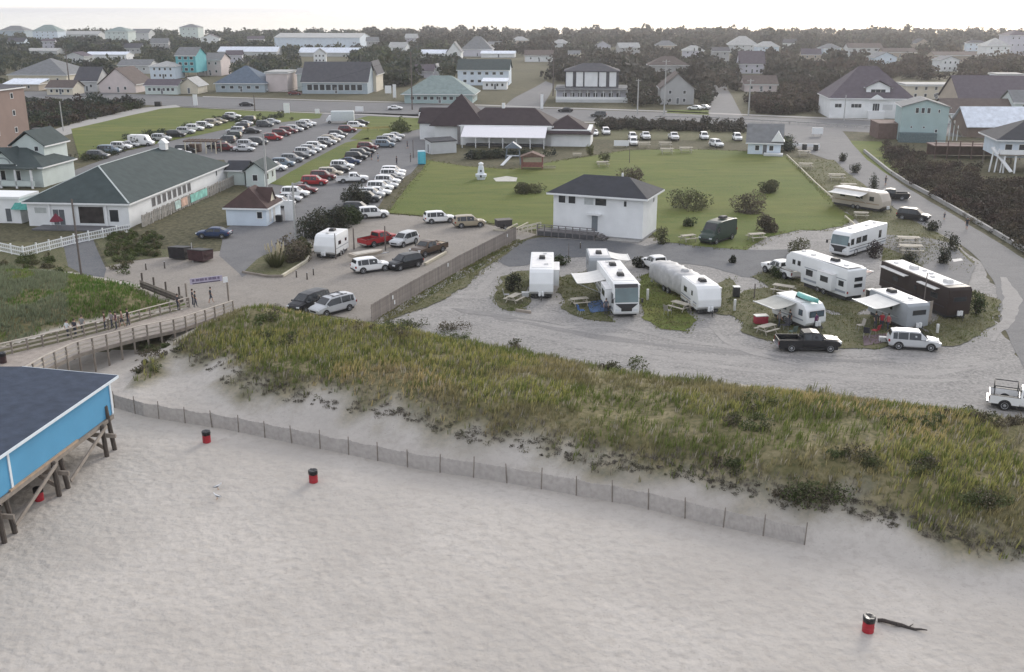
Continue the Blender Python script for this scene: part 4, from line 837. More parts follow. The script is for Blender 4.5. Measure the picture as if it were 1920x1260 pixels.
def roof_on(root, kind, w, d, z, rise, ov, m, trim=None, cx=0, cy=0, ins=None):
    hx, hy = w/2+ov, d/2+ov; ze = z-.02; b = MB()
    if kind == 'hip':
        k = min(hx, hy) if ins is None else ins
        if hx >= hy: r0, r1 = (-hx+k, 0), (hx-k, 0)
        else: r0, r1 = (0, -hy+k), (0, hy-k)
        vs_ = [(cx-hx, cy-hy, ze), (cx+hx, cy-hy, ze), (cx+hx, cy+hy, ze), (cx-hx, cy+hy, ze), (cx+r0[0], cy+r0[1], ze+rise), (cx+r1[0], cy+r1[1], ze+rise)]
        fs = [(0, 1, 5, 4), (2, 3, 4, 5), (1, 2, 5), (3, 0, 4)] if hx >= hy else [(0, 1, 4), (1, 2, 5, 4), (2, 3, 5), (3, 0, 4, 5)]
        vs_ += [(x, y, zz-.14) for x, y, zz in vs_[:4]]
        fs += [(0, 6, 7, 1), (1, 7, 8, 2), (2, 8, 9, 3), (3, 9, 6, 0), (9, 8, 7, 6)]
        o = b.add(vs_, fs).build('roof', m, root)
    elif kind in ('gx', 'gy'):
        # ridge along x (gx) or y (gy); two slabs as one folded roof with thickness
        t = .16
        if kind == 'gx': pf = [(-hy, ze), (0, ze+rise), (hy, ze), (hy, ze-t), (0, ze+rise-t), (-hy, ze-t)]
        else: pf = [(-hx, ze), (0, ze+rise), (hx, ze), (hx, ze-t), (0, ze+rise-t), (-hx, ze-t)]
        a0, a1 = (-hx, hx) if kind == 'gx' else (-hy, hy)
        def Q(a, b_, c): return (cx+c, cy+a, b_) if kind == 'gx' else (cx+a, cy+c, b_)
        vs_ = [Q(a, b_, a0) for a, b_ in pf]+[Q(a, b_, a1) for a, b_ in pf]
        fs = [(i, (i+1) % 6, 6+(i+1) % 6, 6+i) for i in range(6)]+[(0, 1, 4, 5), (1, 2, 3, 4), (6, 11, 10, 7), (7, 10, 9, 8)]
        o = b.add(vs_, fs).build('roof', m, root)
    elif kind == 'flat':
        o = b.box((cx, cy, z+.15), (w+2*ov, d+2*ov, .36)).build('roof', m, root)
    elif kind == 'shed':
        o = b.prism([(-hy, ze), (hy, ze+rise), (hy, ze+rise-.15), (-hy, ze-.15)], cx-hx, cx+hx, plane='yz').build('roof', m, root)
    if trim:
        f = MB()
        for a, c in (((-hx, -hy), (hx, -hy)), ((hx, -hy), (hx, hy)), ((hx, hy), (-hx, hy)), ((-hx, hy), (-hx, -hy))):
            if kind == 'gx' and a[0] == c[0]: continue
            if kind == 'gy' and a[1] == c[1]: continue
            f.beam((cx+a[0]*1.003, cy+a[1]*1.003, ze-.16), (cx+c[0]*1.003, cy+c[1]*1.003, ze-.16), .06, .24)
        f.build('fascia', trim, o)
    return o
def opening(root, face, u, z, ww, hh, w, d, kind='window', m=None, fr=None, split=0, cx=0, cy=0):
    """a window or door set on a wall: frame proud of the wall, pane inside it"""
    T = {'f': ((1, 0), (cx, cy-d/2), (0, -1)), 'b': ((-1, 0), (cx, cy+d/2), (0, 1)), 'r': ((0, 1), (cx+w/2, cy), (1, 0)), 'l': ((0, -1), (cx-w/2, cy), (-1, 0))}[face]
    (ax, ay), (ox, oy), (nx_, ny_) = T; fw = .09 if ww > .8 else .06
    def B(mb, du, dz, sw, sh, dep, out):
        c = (ox+ax*(u+du)+nx_*(out-dep/2), oy+ay*(u+du)+ny_*(out-dep/2), z+dz)
        mb.box(c, (sw if ax else dep, sw if ay else dep, sh)); return mb
    f = MB()
    B(f, 0, hh/2-fw/2, ww, fw, .12, .05); B(f, 0, -hh/2+fw/2, ww, fw, .12, .05)
    B(f, -ww/2+fw/2, 0, fw, hh-2*fw, .12, .05); B(f, ww/2-fw/2, 0, fw, hh-2*fw, .12, .05)
    for k in range(split): B(f, -ww/2+ww*(k+1)/(split+1), 0, .06, hh-2*fw, .11, .045)
    fo = f.build(kind, fr or M_TRIM, root)
    p = MB(); B(p, 0, 0, ww-2*fw, hh-2*fw, .06, .02); p.build('pane' if kind == 'window' else 'leaf', m or M_WGL, fo)
    return fo
def body(root, w, d, h, m, kind='hip', rise=0, z0=0, cx=0, cy=0, name='wall'):
    b = MB()
    if kind == 'gx': b.prism([(cy-d/2, z0), (cy+d/2, z0), (cy+d/2, h), (cy, h+rise*d/(d+.8)-.1), (cy-d/2, h)], cx-w/2, cx+w/2, plane='yz')
    elif kind == 'gy': b.prism([(cx-w/2, z0), (cx+w/2, z0), (cx+w/2, h), (cx, h+rise*w/(w+.8)-.1), (cx-w/2, h)], cy-d/2, cy+d/2, plane='xz')
    else: b.box((cx, cy, (h+z0)/2), (w, d, h-z0))
    return b.build(name, m, root)
def winrow(root, face, n, z, ww, hh, w, d, span=None, **k):
    L = (w if face in 'fb' else d)*(span or .86)
    for i in range(n): opening(root, face, -L/2+L*(i+.5)/n, z, ww, hh, w, d, **k)
def house(name, label, cat, px0, px1, pyb, pye, d, wall, roof, kind='gx', rise=2.5, rz=R(-4), ov=.5, nf=3, ns=0, side='r', storeys=None, door=True, trim=M_TRIM, z0=0, group=None, ww=1.0, hh=1.2, stilts=0, porch=0):
    """far house from the pixel span of its front wall"""
    pm = (px0+px1)/2; p = G(pm, pyb, 0); w = abs(px1-px0)*mpp(pm, pyb); h = max(2.6, htop(p, pye))
    root = empty(name, p+Matrix.Rotation(rz, 3, 'Z') @ Vector((0, d/2, 0)), rz); tag(root, label, cat, group)
    if stilts:
        body(root, w, d, h, WM(wall), kind, rise, z0=stilts)
        for x in (-w/2+.3, 0, w/2-.3):
            for y in (-d/2+.3, d/2-.3):
                b = MB(); b.box((x, y, stilts/2), (.3, .3, stilts)); b.build('stilt', mat('weathered_wood', (.22, .19, .16), rough=.9, var=.2, scale=2), root)
    else: body(root, w, d, h, WM(wall), kind, rise)
    ro = roof_on(root, kind, w, d, h, rise, ov, RM(roof), trim)
    st = storeys or max(1, round((h-stilts)/3.0))
    for s in range(st):
        z = stilts+(h-stilts)*(s+.55)/st
        if nf: winrow(root, 'f', nf, z, ww, hh, w, d)
        if ns: winrow(root, side, ns, z, ww, hh, w, d)
    if door and not stilts: opening(root, 'f', w*.02, 1.15, 1.0, 2.1, w, d, kind='door', m=M_DOORD)
    if porch:
        b = MB(); b.box((0, -d/2-porch/2, .25), (w*.9, porch, .4)); b.build('porch_floor', mat('weathered_wood', (.22, .19, .16), rough=.9, var=.2, scale=2), root)
        b = MB(); b.box((0, -d/2-porch/2, 2.8), (w*.92, porch, .14)); b.build('porch_roof', RM(roof), root)
        for k in range(5):
            b = MB(); b.box((-w*.44+w*.88*k/4, -d/2-porch+.1, 1.6), (.14, .14, 2.4)); b.build('porch_post', M_TRIM, root)
    return root

# ---- white two-storey house in the campground
def white_house():
    rz = math.atan2(-4.9, 11.9); w, d, h = 12.8, 7.4, 5.95
    c = Vector((11.67, 139.85, 0))+Matrix.Rotation(rz, 3, 'Z') @ Vector((0, d/2, 0))
    root = empty('white_house', c, rz); tag(root, 'white two-storey house with grey hipped roof standing between lawn and campground', 'house')
    wm_ = wallm('white_siding', (.72, .73, .735)); body(root, w, d, h, wm_)
    for i in range(26):                      # lapped siding boards
        z = .25+i*.215
        for nm, c_, s_ in (('f', (0, -d/2-.006, z), (w+.02, .03, .012)), ('r', (w/2+.006, 0, z), (.03, d+.02, .012))):
            pass
    r = roof_on(root, 'hip', w, d, h, 2.1, .75, RM('charcoal'), M_TRIM, ins=3.9)
    b = MB(); b.bar((2.2, .4, h+1.7), (2.2, .4, h+2.5), .14, n=8); b.build('roof_vent', M_TRIM, r)
    for u in (-5.15, -3.7): opening(root, 'f', u, 5.0, 1.15, 1.15, w, d, split=0)
    opening(root, 'f', -1.25, 4.95, 1.5, 1.1, w, d, m=mat('pale_blind', (.42, .44, .44), rough=.6, var=.1)); opening(root, 'f', .45, 4.95, 1.75, 1.1, w, d)  # first pane is a plain pale grey blind
    opening(root, 'f', 3.9, 4.95, .5, .85, w, d); opening(root, 'r', 1.6, 4.9, .6, .8, w, d)
    opening(root, 'f', -.35, 1.95, 1.05, 2.3, w, d, kind='door', m=mat('grey_door', (.16, .18, .20), rough=.6, var=.1))
    b = MB(); b.box((-.35, -d/2-.45, 3.28), (2.0, .9, .08)); b.bar((-.35, -d/2-.2, 3.3), (-.35, -d/2-.2, 4.2), .04); b.build('door_canopy', M_TRIM, root)
    wd = mat('weathered_wood', (.22, .19, .16), rough=.9, var=.2, scale=2); gw = mat('grey_deck_wood', (.16, .15, .15), rough=.9, var=.15, scale=2)
    dk = MB(); dk.box((-3.9, -d/2-1.0, .72), (8.4, 2.0, .14)); dko = dk.build('deck', gw, root)
    for k in range(9):
        x = -8.0+k*1.03; q_ = MB(); q_.box((x, -d/2-1.95, .80), (.12, .12, 1.6)); q_.build('deck_post', gw, dko)
    for z in (1.05, 1.32, 1.62):
        q_ = MB(); q_.box((-3.9, -d/2-1.95, z), (8.4, .07, .09)); q_.build('deck_rail', gw, dko)
    q_ = MB(); q_.box((-3.9, -d/2-1.98, .38), (8.3, .05, .60)); q_.build('deck_skirt', mat('dark_skirt', (.07, .07, .075), rough=.9, var=.2), dko)
    for k in range(4):
        q_ = MB(); q_.box((.75+k*.32, -d/2-1.0, .62-.17*k), (.32, 1.9, .10)); q_.build('step', gw, dko)
    # timber ramp rails on the left
    for yy in (-.4, -1.9):
        q_ = MB(); q_.beam((-8.1, -d/2+yy, 1.6), (-10.6, -d/2+yy-.6, .95), .10, .12); q_.beam((-8.1, -d/2+yy, 1.1), (-10.6, -d/2+yy-.6, .5), .10, .12)
        for t in (0, .5, 1): q_.box((-8.1-2.5*t, -d/2+yy-.6*t, .8-.3*t), (.12, .12, 1.6-.6*t))
        q_.build('ramp_rail', mat('fresh_timber', (.50, .46, .38), rough=.85, var=.12), dko)
    q_ = MB(); q_.box((0, -d/2-.02, .16), (w+.05, .06, .32)); q_.box((w/2+.02, 0, .16), (.06, d, .32)); q_.build('plinth', mat('plinth', (.28, .28, .28), rough=.9, var=.1), root)
    q_ = MB(); q_.box((3.2, -d/2-.75, .1), (6.2, 1.3, .12)); q_.build('walkway_slab', M_CONC, root)
white_house()

# ---- long green-roofed arcade building and its neighbour on the left
def arcade():
    rz = R(-5.5); w, d, h = 15.2, 39.5, 3.6
    c = Vector((-54.9, 146.6, 0))+Matrix.Rotation(rz, 3, 'Z') @ Vector((-w/2, d/2, 0))
    root = empty('arcade_building', c, rz); tag(root, 'long white building with dark green hipped roof beside the parking lot', 'building')
    body(root, w, d, h, WM('white'))
    r = roof_on(root, 'hip', w, d, h, 4.1, .45, RM('green'), M_TRIM)
    for a, b_ in (((-w/2-.4, -d/2-.4, h+.02), (0, -d/2+w/2, h+4.1)), ((w/2+.4, -d/2-.4, h+.02), (0, -d/2+w/2, h+4.1)), ((0, -d/2+w/2, h+4.12), (0, d/2-w/2, h+4.12))):
        q_ = MB(); q_.beam(a, b_, .22, .07); q_.build('ridge_cap', mat('ridge_cap', (.42, .46, .45), rough=.7, var=.1), r)
    cu = MB(); cu.box((.8, 9.5, h+4.3), (1.1, 1.1, 1.1)); cuo = cu.build('cupola', M_TRIM, r)
    cu = MB(); cu.prism([(.8-.75, h+4.85), (.8+.75, h+4.85), (.8, h+5.6)], 8.75, 10.25); cu.build('cupola_roof', M_TRIM, cuo)
    for k in range(8): opening(root, 'r', -d/2+8.4+k*1.95, 2.25, 1.25, 1.35, w, d, split=1, fr=mat('grey_frame', (.30, .29, .29), rough=.6), m=mat('grey_blind', (.09, .09, .095), rough=.5, var=.3))
    opening(root, 'r', d/2-5.2, 2.7, .6, 1.0, w, d)
    opening(root, 'f', -5.6, 2.3, 2.0, 1.0, w, d, m=mat('board_window', (.40, .42, .41), rough=.7, var=.1)); opening(root, 'f', -2.9, 1.35, 1.9, 2.4, w, d, kind='door', m=M_DOORD, split=1)
    opening(root, 'f', 2.0, 1.75, 3.9, 2.6, w, d, kind='shop_opening', m=mat('dark_interior', (.035, .030, .028), rough=.9, var=.5, scale=1)); opening(root, 'f', 5.4, 1.7, 1.5, 1.9, w, d, m=M_WGL)
    for x in (-4.2, -.6, 4.3): q_ = MB(); q_.box((x, -d/2-.12, 1.7), (.28, .2, 3.3)); q_.build('pilaster', M_TRIM, root)
    q_ = MB(); q_.box((1.0, -d/2-1.6, .12), (13.0, 3.2, .2)); q_.build('terrace', mat('dark_paving', (.12, .12, .125), rough=.9, var=.15), root)
    # wooden pier-style palisade along the right wall: each pale is a part
    pl = mat('grey_palisade', (.30, .285, .26), rough=.9, var=.22, scale=2.5); pm = MB(); pm.box((0, 0, 0), (.10, .26, 1.75)); pmesh = pm.mesh('pale', pl)
    fo = empty('palisade_fence', Matrix.Translation(c) @ Matrix.Rotation(rz, 4, 'Z') @ Vector((w/2+1.7, -d/2+.5, 0)), rz); tag(fo, 'tall grey wooden palisade along the long white building', 'fence')
    for k in range(86):
        o = link('pale', pmesh, fo, (RNG.uniform(-.06, .06), k*.44, .9+RNG.uniform(-.1, .12))); o.rotation_euler = (R(RNG.uniform(-3, 3)), 0, 0)
    for z in (.5, 1.35): q_ = MB(); q_.box((-.1, 19, z), (.08, 38.2, .12)); q_.build('rail', pl, fo)
    # painted boards hung on it
    for y, l, col, nm in ((12.5, 2.0, (.42, .55, .52), 'pale green'), (15.0, 2.4, (.55, .36, .28), 'orange'), (21.0, 7.0, (.20, .46, .40), 'sea green')):
        q_ = MB(); q_.box((.09, y, 1.05), (.06, l, 1.25)); o = q_.build('mural_panel', mat('mural_'+nm.replace(' ', '_'), col, rough=.7, var=.35, scale=1.3), fo); o['label'] = f'{nm} painted mural board on the palisade'
    # shaded terrace things
    return c
arcade()
def cottage():
    rz = R(-6); c = G(55, 352, 0)+Vector((-6.5, 7, 0)); root = empty('green_roof_house', c, rz); tag(root, 'white building with green roofs and a small arched gable at the left edge', 'building')
    body(root, 19, 11, 3.6, WM('mint')); roof_on(root, 'hip', 19, 11, 3.6, 2.6, .5, RM('green'), M_TRIM)
    body(root, 5.0, 2.0, 3.7, WM('mint'), 'gy', 2.6, z0=3.4, cx=2.2, cy=-4.2, name='arched_gable'); roof_on(root, 'gy', 4.8, 5.5, 3.9, 2.6, .4, RM('green'), M_TRIM, cx=2.2, cy=-2.6)
    b = MB(); n = 12; b.add([(2.2+1.5*math.cos(math.pi*k/n), -5.23, 4.0+1.1*math.sin(math.pi*k/n)) for k in range(n+1)]+[(2.2+1.2*math.cos(math.pi*k/n), -5.23, 4.0+.85*math.sin(math.pi*k/n)) for k in range(n+1)], [(k, k+1, n+2+k, n+1+k) for k in range(n)]); b.build('arch_trim', mat('arch_grey', (.25, .28, .28), rough=.7), root)
    body(root, 6.0, 8.0, 6.6, WM('mint'), 'gy', 2.4, z0=3, cx=4.2, cy=4.0, name='upper_storey'); roof_on(root, 'gy', 6.0, 8.0, 6.6, 2.6, .5, RM('green'), M_TRIM, cx=4.2, cy=4.0)
    opening(root, 'f', 1.6, 6.0, .8, .9, 6.0, 8.0, cx=4.2, cy=4.0)
    for u, ww in ((-6, 1.6), (-3.2, 1.1), (.4, 1.1), (2.0, 1.4), (5.0, 1.0)): opening(root, 'f', u, 2.0, ww, 1.8, 19, 11)
    for k in range(7): q_ = MB(); q_.box((-9+k*2.9, -7.2, 1.7), (.3, .3, 3.4)); q_.build('porch_post', M_TRIM, root)
    q_ = MB(); q_.box((-.3, -6.4, 3.45), (18.6, 2.2, .2)); q_.build('porch_roof', RM('green'), root)
    q_ = MB(); q_.box((-.3, -7.3, .9), (18.4, .1, .9)); q_.build('porch_wall', WM('mint'), root)
cottage()
def annex():
    p = G(18, 418, 0); root = empty('entrance_annex', p+Vector((-1, 2.5, 0)), R(-6)); tag(root, 'small white flat fronted annex with sea green trim at the left edge', 'building')
    body(root, 6.5, 5, 3.6, WM('white')); roof_on(root, 'flat', 6.5, 5, 3.6, 0, .2, M_TRIM)
    opening(root, 'f', -1.2, 1.5, 1.4, 1.2, 6.5, 5); opening(root, 'f', 1.4, 1.2, 1.0, 2.1, 6.5, 5, kind='door', m=M_DOORD)
    b = MB(); b.box((3.8, -1.5, 2.6), (3.2, 3.4, .9), taper=.7); b.build('green_canopy', mat('green_canopy', (.08, .32, .28), rough=.7, var=.2), root)
annex()
# small hut with red-brown roof
def hut():
    p = G(463, 424, 0); rz = R(-6); root = empty('ticket_hut', p+Vector((.3, 3.4, 0)), rz); tag(root, 'little white hut with steep reddish brown roof by the parking lot', 'hut')
    w, d, h = 6.0, 6.4, 2.7; body(root, w, d, h, WM('bluewhite'))
    r = roof_on(root, 'hip', w, d, h, 2.6, .35, RM('redbrown'), M_TRIM, ins=2.2)
    b = MB(); b.prism([(-1.2, h+.5), (1.2, h+.5), (0, h+2.3)], .9, 2.9, plane='yz'); b.build('dormer', WM('cream'), r)
    b = MB(); b.prism([(-1.35, h+.52), (0, h+2.45), (1.35, h+.52), (0, h+2.2)], .7, 3.1, plane='yz'); b.build('dormer_roof', RM('redbrown'), r)
    opening(root, 'f', 2.0, 1.6, .9, 1.1, w, d)
    for u in (-1.6, .2): opening(root, 'r', u, 1.3, .9, 1.9, w, d, kind='door', m=WM('pale grey'))
    q_ = MB(); q_.box((w/2+2.0, 1.2, 1.5), (1.4, .2, 3.0)); q_.box((w/2+2.0, 1.1, 3.3), (.2, .18, 1.2)); q_.build('shop_screen', M_TRIM, root)
    q_ = MB(); q_.box((w/2+.7, .2, .5), (.8, .8, 1.0)); q_.build('waste_bin', M_BLACK, root)
hut()
house('mint_cottage', 'tiny mint house with dark roof beside the end of the long green roof', 'hut', 428, 460, 347, 318, 5, 'mint', 'charcoal', 'gx', 1.3, nf=0, ns=0, door=False)
h_ = house('mint_cottage', 'mint cottage with gable and pink side wall behind the little hut', 'house', 462, 497, 350, 320, 7, 'mint', 'green', 'gy', 1.6, nf=1, ns=2, door=False)
# ---- restaurant with maroon roofs
def restaurant():
    p = G(955, 274, 0); rz = R(-7); root = empty('restaurant', p+Vector((0, 8, 0)), rz); tag(root, 'restaurant with maroon roofs, white walls and a pyramid roofed corner behind the lawn', 'building')
    w, d, h = 21, 14, 4.5; body(root, w, d, h, WM('white'))
    r = roof_on(root, 'hip', w, d, h, 3.4, .4, RM('maroon'), M_TRIM, cy=1.0, ins=5)
    b = MB(); b.prism([(-d/2-5.2, 2.5), (-d/2-.02, 4.35), (-d/2-.02, 4.2), (-d/2-5.2, 2.35)], -9.6, 9.6, plane='yz'); b.build('white_lean_to_roof', mat('white_sheet_roof', (.74, .72, .74), rough=.5, var=.04), root)
    for k in range(7): b = MB(); b.box((-9.3+k*3.1, -d/2-5.0, 1.2), (.16, .16, 2.4)); b.build('veranda_post', M_TRIM, root)
    body(root, 11, 12, 3.8, WM('white'), cx=14.0, cy=-1.0, name='east_wing'); roof_on(root, 'hip', 11.5, 13, 3.0, 3.6, .5, RM('maroon'), None, cx=13.8, cy=-1.0)
    body(root, 11, 11, 4.2, WM('white'), cx=-11.5, cy=1.0, name='corner_tower'); rt = roof_on(root, 'hip', 12, 12, 4.2, 6.8, .6, RM('maroon'), None, cx=-11.5, cy=1.0)
    body(root, 10, 10, 4.0, WM('white'), cx=-17.0, cy=7.0, name='west_wing'); roof_on(root, 'gx', 10, 10, 4.0, 3.2, .4, RM('maroon'), None, cx=-17.0, cy=7.0)
    b = MB(); b.box((-11.0, -5.4, 1.8), (.9, .9, 5.2)); b.build('chimney', mat('grey_stack', (.20, .19, .19), rough=.9, var=.15), root)
    b = MB(); b.box((-1.5, 1.0, h+3.6), (.7, .7, 1.6)); b.build('roof_flue', M_TRIM, r)
    b = MB(); b.box((0, -d/2-1.0, .25), (18, 2.0, .5)); b.build('dark_base', mat('dark_skirt', (.07, .07, .075), rough=.9, var=.2), root)
    s = empty('white_shed', G(826, 288, 0)+Vector((0, 1.6, 0)), R(28)); tag(s, 'white walled lean-to shed with dark roof at the lawn corner', 'shed')
    body(s, 6.0, 3.2, 2.7, WM('pale grey')); roof_on(s, 'shed', 6.0, 3.2, 2.72, .5, .15, RM('charcoal'), None)
    opening(s, 'l', 0, 1.1, .9, 2.0, 6.0, 3.2, kind='door', m=M_DOORD)
    t = empty('portable_toilet', G(791, 308, 0), R(10)); tag(t, 'bright blue portable toilet cabin at the edge of the parking lot', 'toilet')
    b = MB(); b.box((0, 0, 1.35), (1.5, 1.3, 2.5)); bevbuild(b, 'cabin', mat('cyan_plastic', (.07, .40, .52), rough=.5, var=.08), t, .05)
    b = MB(); b.box((0, 0, 2.66), (1.6, 1.4, .16), taper=.85); b.build('cabin_roof', mat('pale_plastic', (.40, .58, .64), rough=.5, var=.08), t)
    b = MB(); b.box((0, -.67, 1.3), (.85, .05, 2.1)); b.build('door', mat('cyan_door', (.10, .45, .56), rough=.5, var=.08), t)
restaurant()
# ---- inn across the street
def inn():
    p = G(1112, 191, 0); m_ = mpp(1112, 191); rz = R(-4); w, d = 133*m_, 16; root = empty('inn', p+Vector((0, d/2, 0)), rz); tag(root, 'grey inn with five tall white window bays under a dark mansard roof', 'building')
    h = htop(p, 167); body(root, w, d, h, WM('lavender')); roof_on(root, 'flat', w, d, h, 0, .3, RM('grey'), M_TRIM)
    h2 = htop(p, 134); w2 = 100*m_; body(root, w2, d-4, h2, RM('slate'), z0=h, name='mansard'); roof_on(root, 'hip', w2, d-4, h2, 2.4, .5, RM('slate'))
    for k, (f, ww) in enumerate(((-.42, 2.3), (-.23, 2.3), (-.015, 4.4), (.20, 2.3), (.39, 2.3))):
        o = opening(root, 'f', f*w2, (h+h2)/2+.2, ww, (h2-h)*.82, w2, d-4, kind='window_bay', m=WM('white')); 
        opening(root, 'f', f*w2, h+1.3, ww*.6, 1.4, w2, d-4-.1, split=2 if ww > 4 else 0)
    winrow(root, 'f', 8, h*.5, 1.5, 1.9, w, d); b = MB(); b.box((0, -d/2-1.4, .45), (w, 2.8, .9)); b.build('porch_floor', WM('pale grey'), root)
    for k in range(10): b = MB(); b.box((-w/2+.2+k*(w-.4)/9, -d/2-2.6, h*.5), (.22, .22, h)); b.build('porch_post', M_TRIM, root)
    b = MB(); b.box((0, -d/2-1.4, h-.1), (w+.3, 3.0, .2)); b.build('porch_roof', RM('grey'), root)
    b = MB(); b.box((0, -d/2-2.7, 1.4), (w, .08, .9)); b.build('porch_railing', M_TRIM, root)
inn()
H = house
H('apartment_block', 'tall pinkish brown apartment block cut by the left edge', 'building', -215, -52, 312, 176, 22, 'pinkbrown', 'slate', 'hip', 2.0, rz=R(-8), nf=4, ns=3, storeys=4, ov=.3)
H('grey_roof_hall', 'wide low hall with pale grey roof on the far left', 'building', 16, 128, 160, 140, 26, 'cream', 'grey', 'hip', 6.0, nf=5)
H('blue_roof_shed', 'low shed with light blue grey roof in front of the hall', 'shed', 8, 74, 170, 160, 8, 'tan', 'white', 'shed', 1.5, nf=2)
H('shop', 'tan roofed shop with a low porch by the left street', 'shop', 88, 138, 178, 166, 9, 'cream', 'brown', 'gx', 2.5, nf=4)
H('slate_house', 'house with dark slate roof and white porch bay left of the pink gable', 'house', 142, 184, 172, 152, 12, 'pale grey', 'slate', 'gx', 5, nf=2)
H('gable_shop', 'pinkish gable fronted shop with brown roof on the left of the street', 'shop', 186, 256, 174, 158, 16, 'pink', 'brown', 'gy', 6, nf=2)
H('cream_motel', 'small cream motel with six windows beside the left street', 'building', 272, 334, 177, 160, 9, 'mint', 'purple', 'gx', 2, nf=6, ww=1.2)
H('cream_annex', 'plain cream gabled annex at the right of the cream motel', 'building', 336, 372, 176, 161, 10, 'cream', 'tan' if 'tan' in RC else 'pale', 'gy', 3, nf=0)
H('teal_beach_house', 'bright teal three-storey beach house', 'house', 332, 370, 146, 104, 14, 'teal', 'grey', 'gx', 3.5, nf=3, storeys=3, stilts=2.4, ww=1.6, hh=1.4)
H('pink_beach_house', 'pale pink beach house right of the bright teal one', 'house', 372, 416, 142, 112, 14, 'pink', 'grey', 'gx', 3.0, nf=3, storeys=2)
H('white_house_row', 'white house with dark windows left of the teal beach house', 'house', 282, 330, 148, 124, 12, 'bluewhite', 'pale', 'hip', 2, nf=4, storeys=2)
H('grey_long_house', 'long low grey house behind the cream motel', 'house', 222, 282, 138, 122, 12, 'pale grey', 'grey', 'gx', 2.5, nf=4)
H('beach_shop', 'beach shop with blue grey hip roof and white upper block', 'shop', 404, 498, 173, 156, 18, 'blue grey', 'blue', 'hip', 6, nf=5, ww=1.6)
H('pink_block', 'plain pinkish white block attached to the blue roofed beach shop', 'building', 500, 540, 172, 136, 14, 'pink', 'pale', 'flat', 0, nf=0, door=False)
H('surf_shop', 'surf shop with long slate roof and cream gable end', 'shop', 566, 690, 176, 154, 15, 'blue grey', 'slate', 'gx', 7, nf=9, ns=0, ww=2.0, hh=2.2, storeys=1)
H('surf_shop_annex', 'white boxy annex at the left end of the surf shop', 'shop', 558, 592, 170, 138, 7, 'mint', 'grey', 'gx', 2, nf=1)
H('cream_gable_house', 'cream gable house against the right end of the surf shop', 'house', 690, 706, 172, 140, 14, 'cream', 'slate', 'gy', 5, nf=0, door=False)
H('green_roof_restaurant', 'low restaurant with wide grey green hip roof and sea green walls across the street', 'restaurant', 758, 886, 194, 176, 16, 'pale teal', 'greygreen', 'hip', 5.5, nf=9, ns=3, ov=1.0, ww=1.4, porch=0)
H('white_motel', 'long white two-storey motel with dark green roof right of the green hip roof', 'building', 858, 954, 160, 131, 16, 'bluewhite', 'green', 'gx', 4, nf=6, storeys=2, ww=1.5)
H('white_porch_house', 'white porch wing in front of the long white motel', 'house', 905, 950, 168, 152, 7, 'white', 'white', 'shed', .8, nf=4)
H('grey_garage', 'grey gabled garage between the dark trees and the white motel', 'garage', 778, 812, 146, 134, 10, 'lavender', 'purple', 'gx', 3, nf=0, door=False)
H('white_garage', 'white gable wall beside the grey garage', 'garage', 808, 826, 144, 130, 8, 'white', 'pale', 'gy', 2.5, nf=0, door=False)
H('white_gable_house', 'white house with tall pointed gable far behind the motel', 'house', 838, 864, 116, 98, 12, 'white', 'grey', 'gy', 6, nf=2)
H('white_flat_house', 'white flat house left of the pointed gable', 'house', 788, 836, 116, 100, 12, 'pale grey', 'white', 'gx', 2, nf=4)
H('grey_barn', 'grey barn like house right of the pointed gable', 'house', 866, 922, 106, 92, 16, 'lavender', 'grey', 'hip', 8, nf=0)
H('long_white_shed', 'row of low white roofs behind the motel', 'building', 902, 965, 108, 104, 12, 'white', 'white', 'gx', 1.5, nf=0)
H('white_warehouse', 'very long pale warehouse in front of the far trees', 'warehouse', 514, 676, 90, 70, 40, 'bluewhite', 'pale', 'gx', 3, nf=0, door=False)
H('white_marquee', 'low building with bright white roof left of the warehouse', 'building', 408, 520, 104, 97, 14, 'pale grey', 'white', 'gx', 3, nf=0, door=False)
H('white_marquee', 'low building with bright white roof in front of the warehouse', 'building', 560, 672, 106, 99, 14, 'pale grey', 'white', 'gx', 3, nf=0, door=False)
H('mint_tower_house', 'mint tower house alone against the far shore', 'house', 338, 373, 76, 51, 16, 'mint', 'grey', 'hip', 3, nf=3, storeys=3)
H('far_house', 'blue grey house at the far left corner of the sky line', 'house', 0, 48, 70, 57, 18, 'blue grey', 'grey', 'hip', 5, nf=3)
H('far_house', 'white house with tall bright porch on the far left', 'house', 62, 110, 75, 58, 18, 'bluewhite', 'greygreen', 'hip', 6, nf=4)
H('far_house', 'low pale house right of the white porch house', 'house', 120, 186, 74, 64, 16, 'pale grey', 'pale', 'gx', 3, nf=0)
H('far_house', 'mint grey apartment house on the far left sky line', 'house', 198, 242, 80, 59, 18, 'mint', 'greygreen', 'hip', 4, nf=4, storeys=3)
H('far_house', 'pale house right of the mint grey apartment house', 'house', 246, 280, 76, 62, 16, 'pale grey', 'grey', 'gx', 4, nf=2)
H('far_shed', 'long white shed roof in the trees above the cream motel', 'shed', 160, 238, 112, 102, 12, 'white', 'white', 'gx', 1.5, nf=0, door=False)
H('far_shed', 'short white shed roof in the trees on the far left', 'shed', 50, 108, 102, 95, 12, 'pale grey', 'pale', 'gx', 1.5, nf=0, door=False)
H('far_house', 'white house at the end of the side street left of the utility pole', 'house', 984, 1036, 116, 104, 14, 'white', 'brown', 'gx', 3, nf=3)
H('brown_arch_house', 'brownish house with rounded gable behind the street poles', 'house', 1238, 1300, 196, 166, 14, 'grey', 'brown', 'gy', 5, nf=2)
H('brown_house', 'weathered brown house among the trees right of the inn', 'house', 1216, 1290, 136, 122, 14, 'grey', 'brown', 'hip', 4, nf=0)
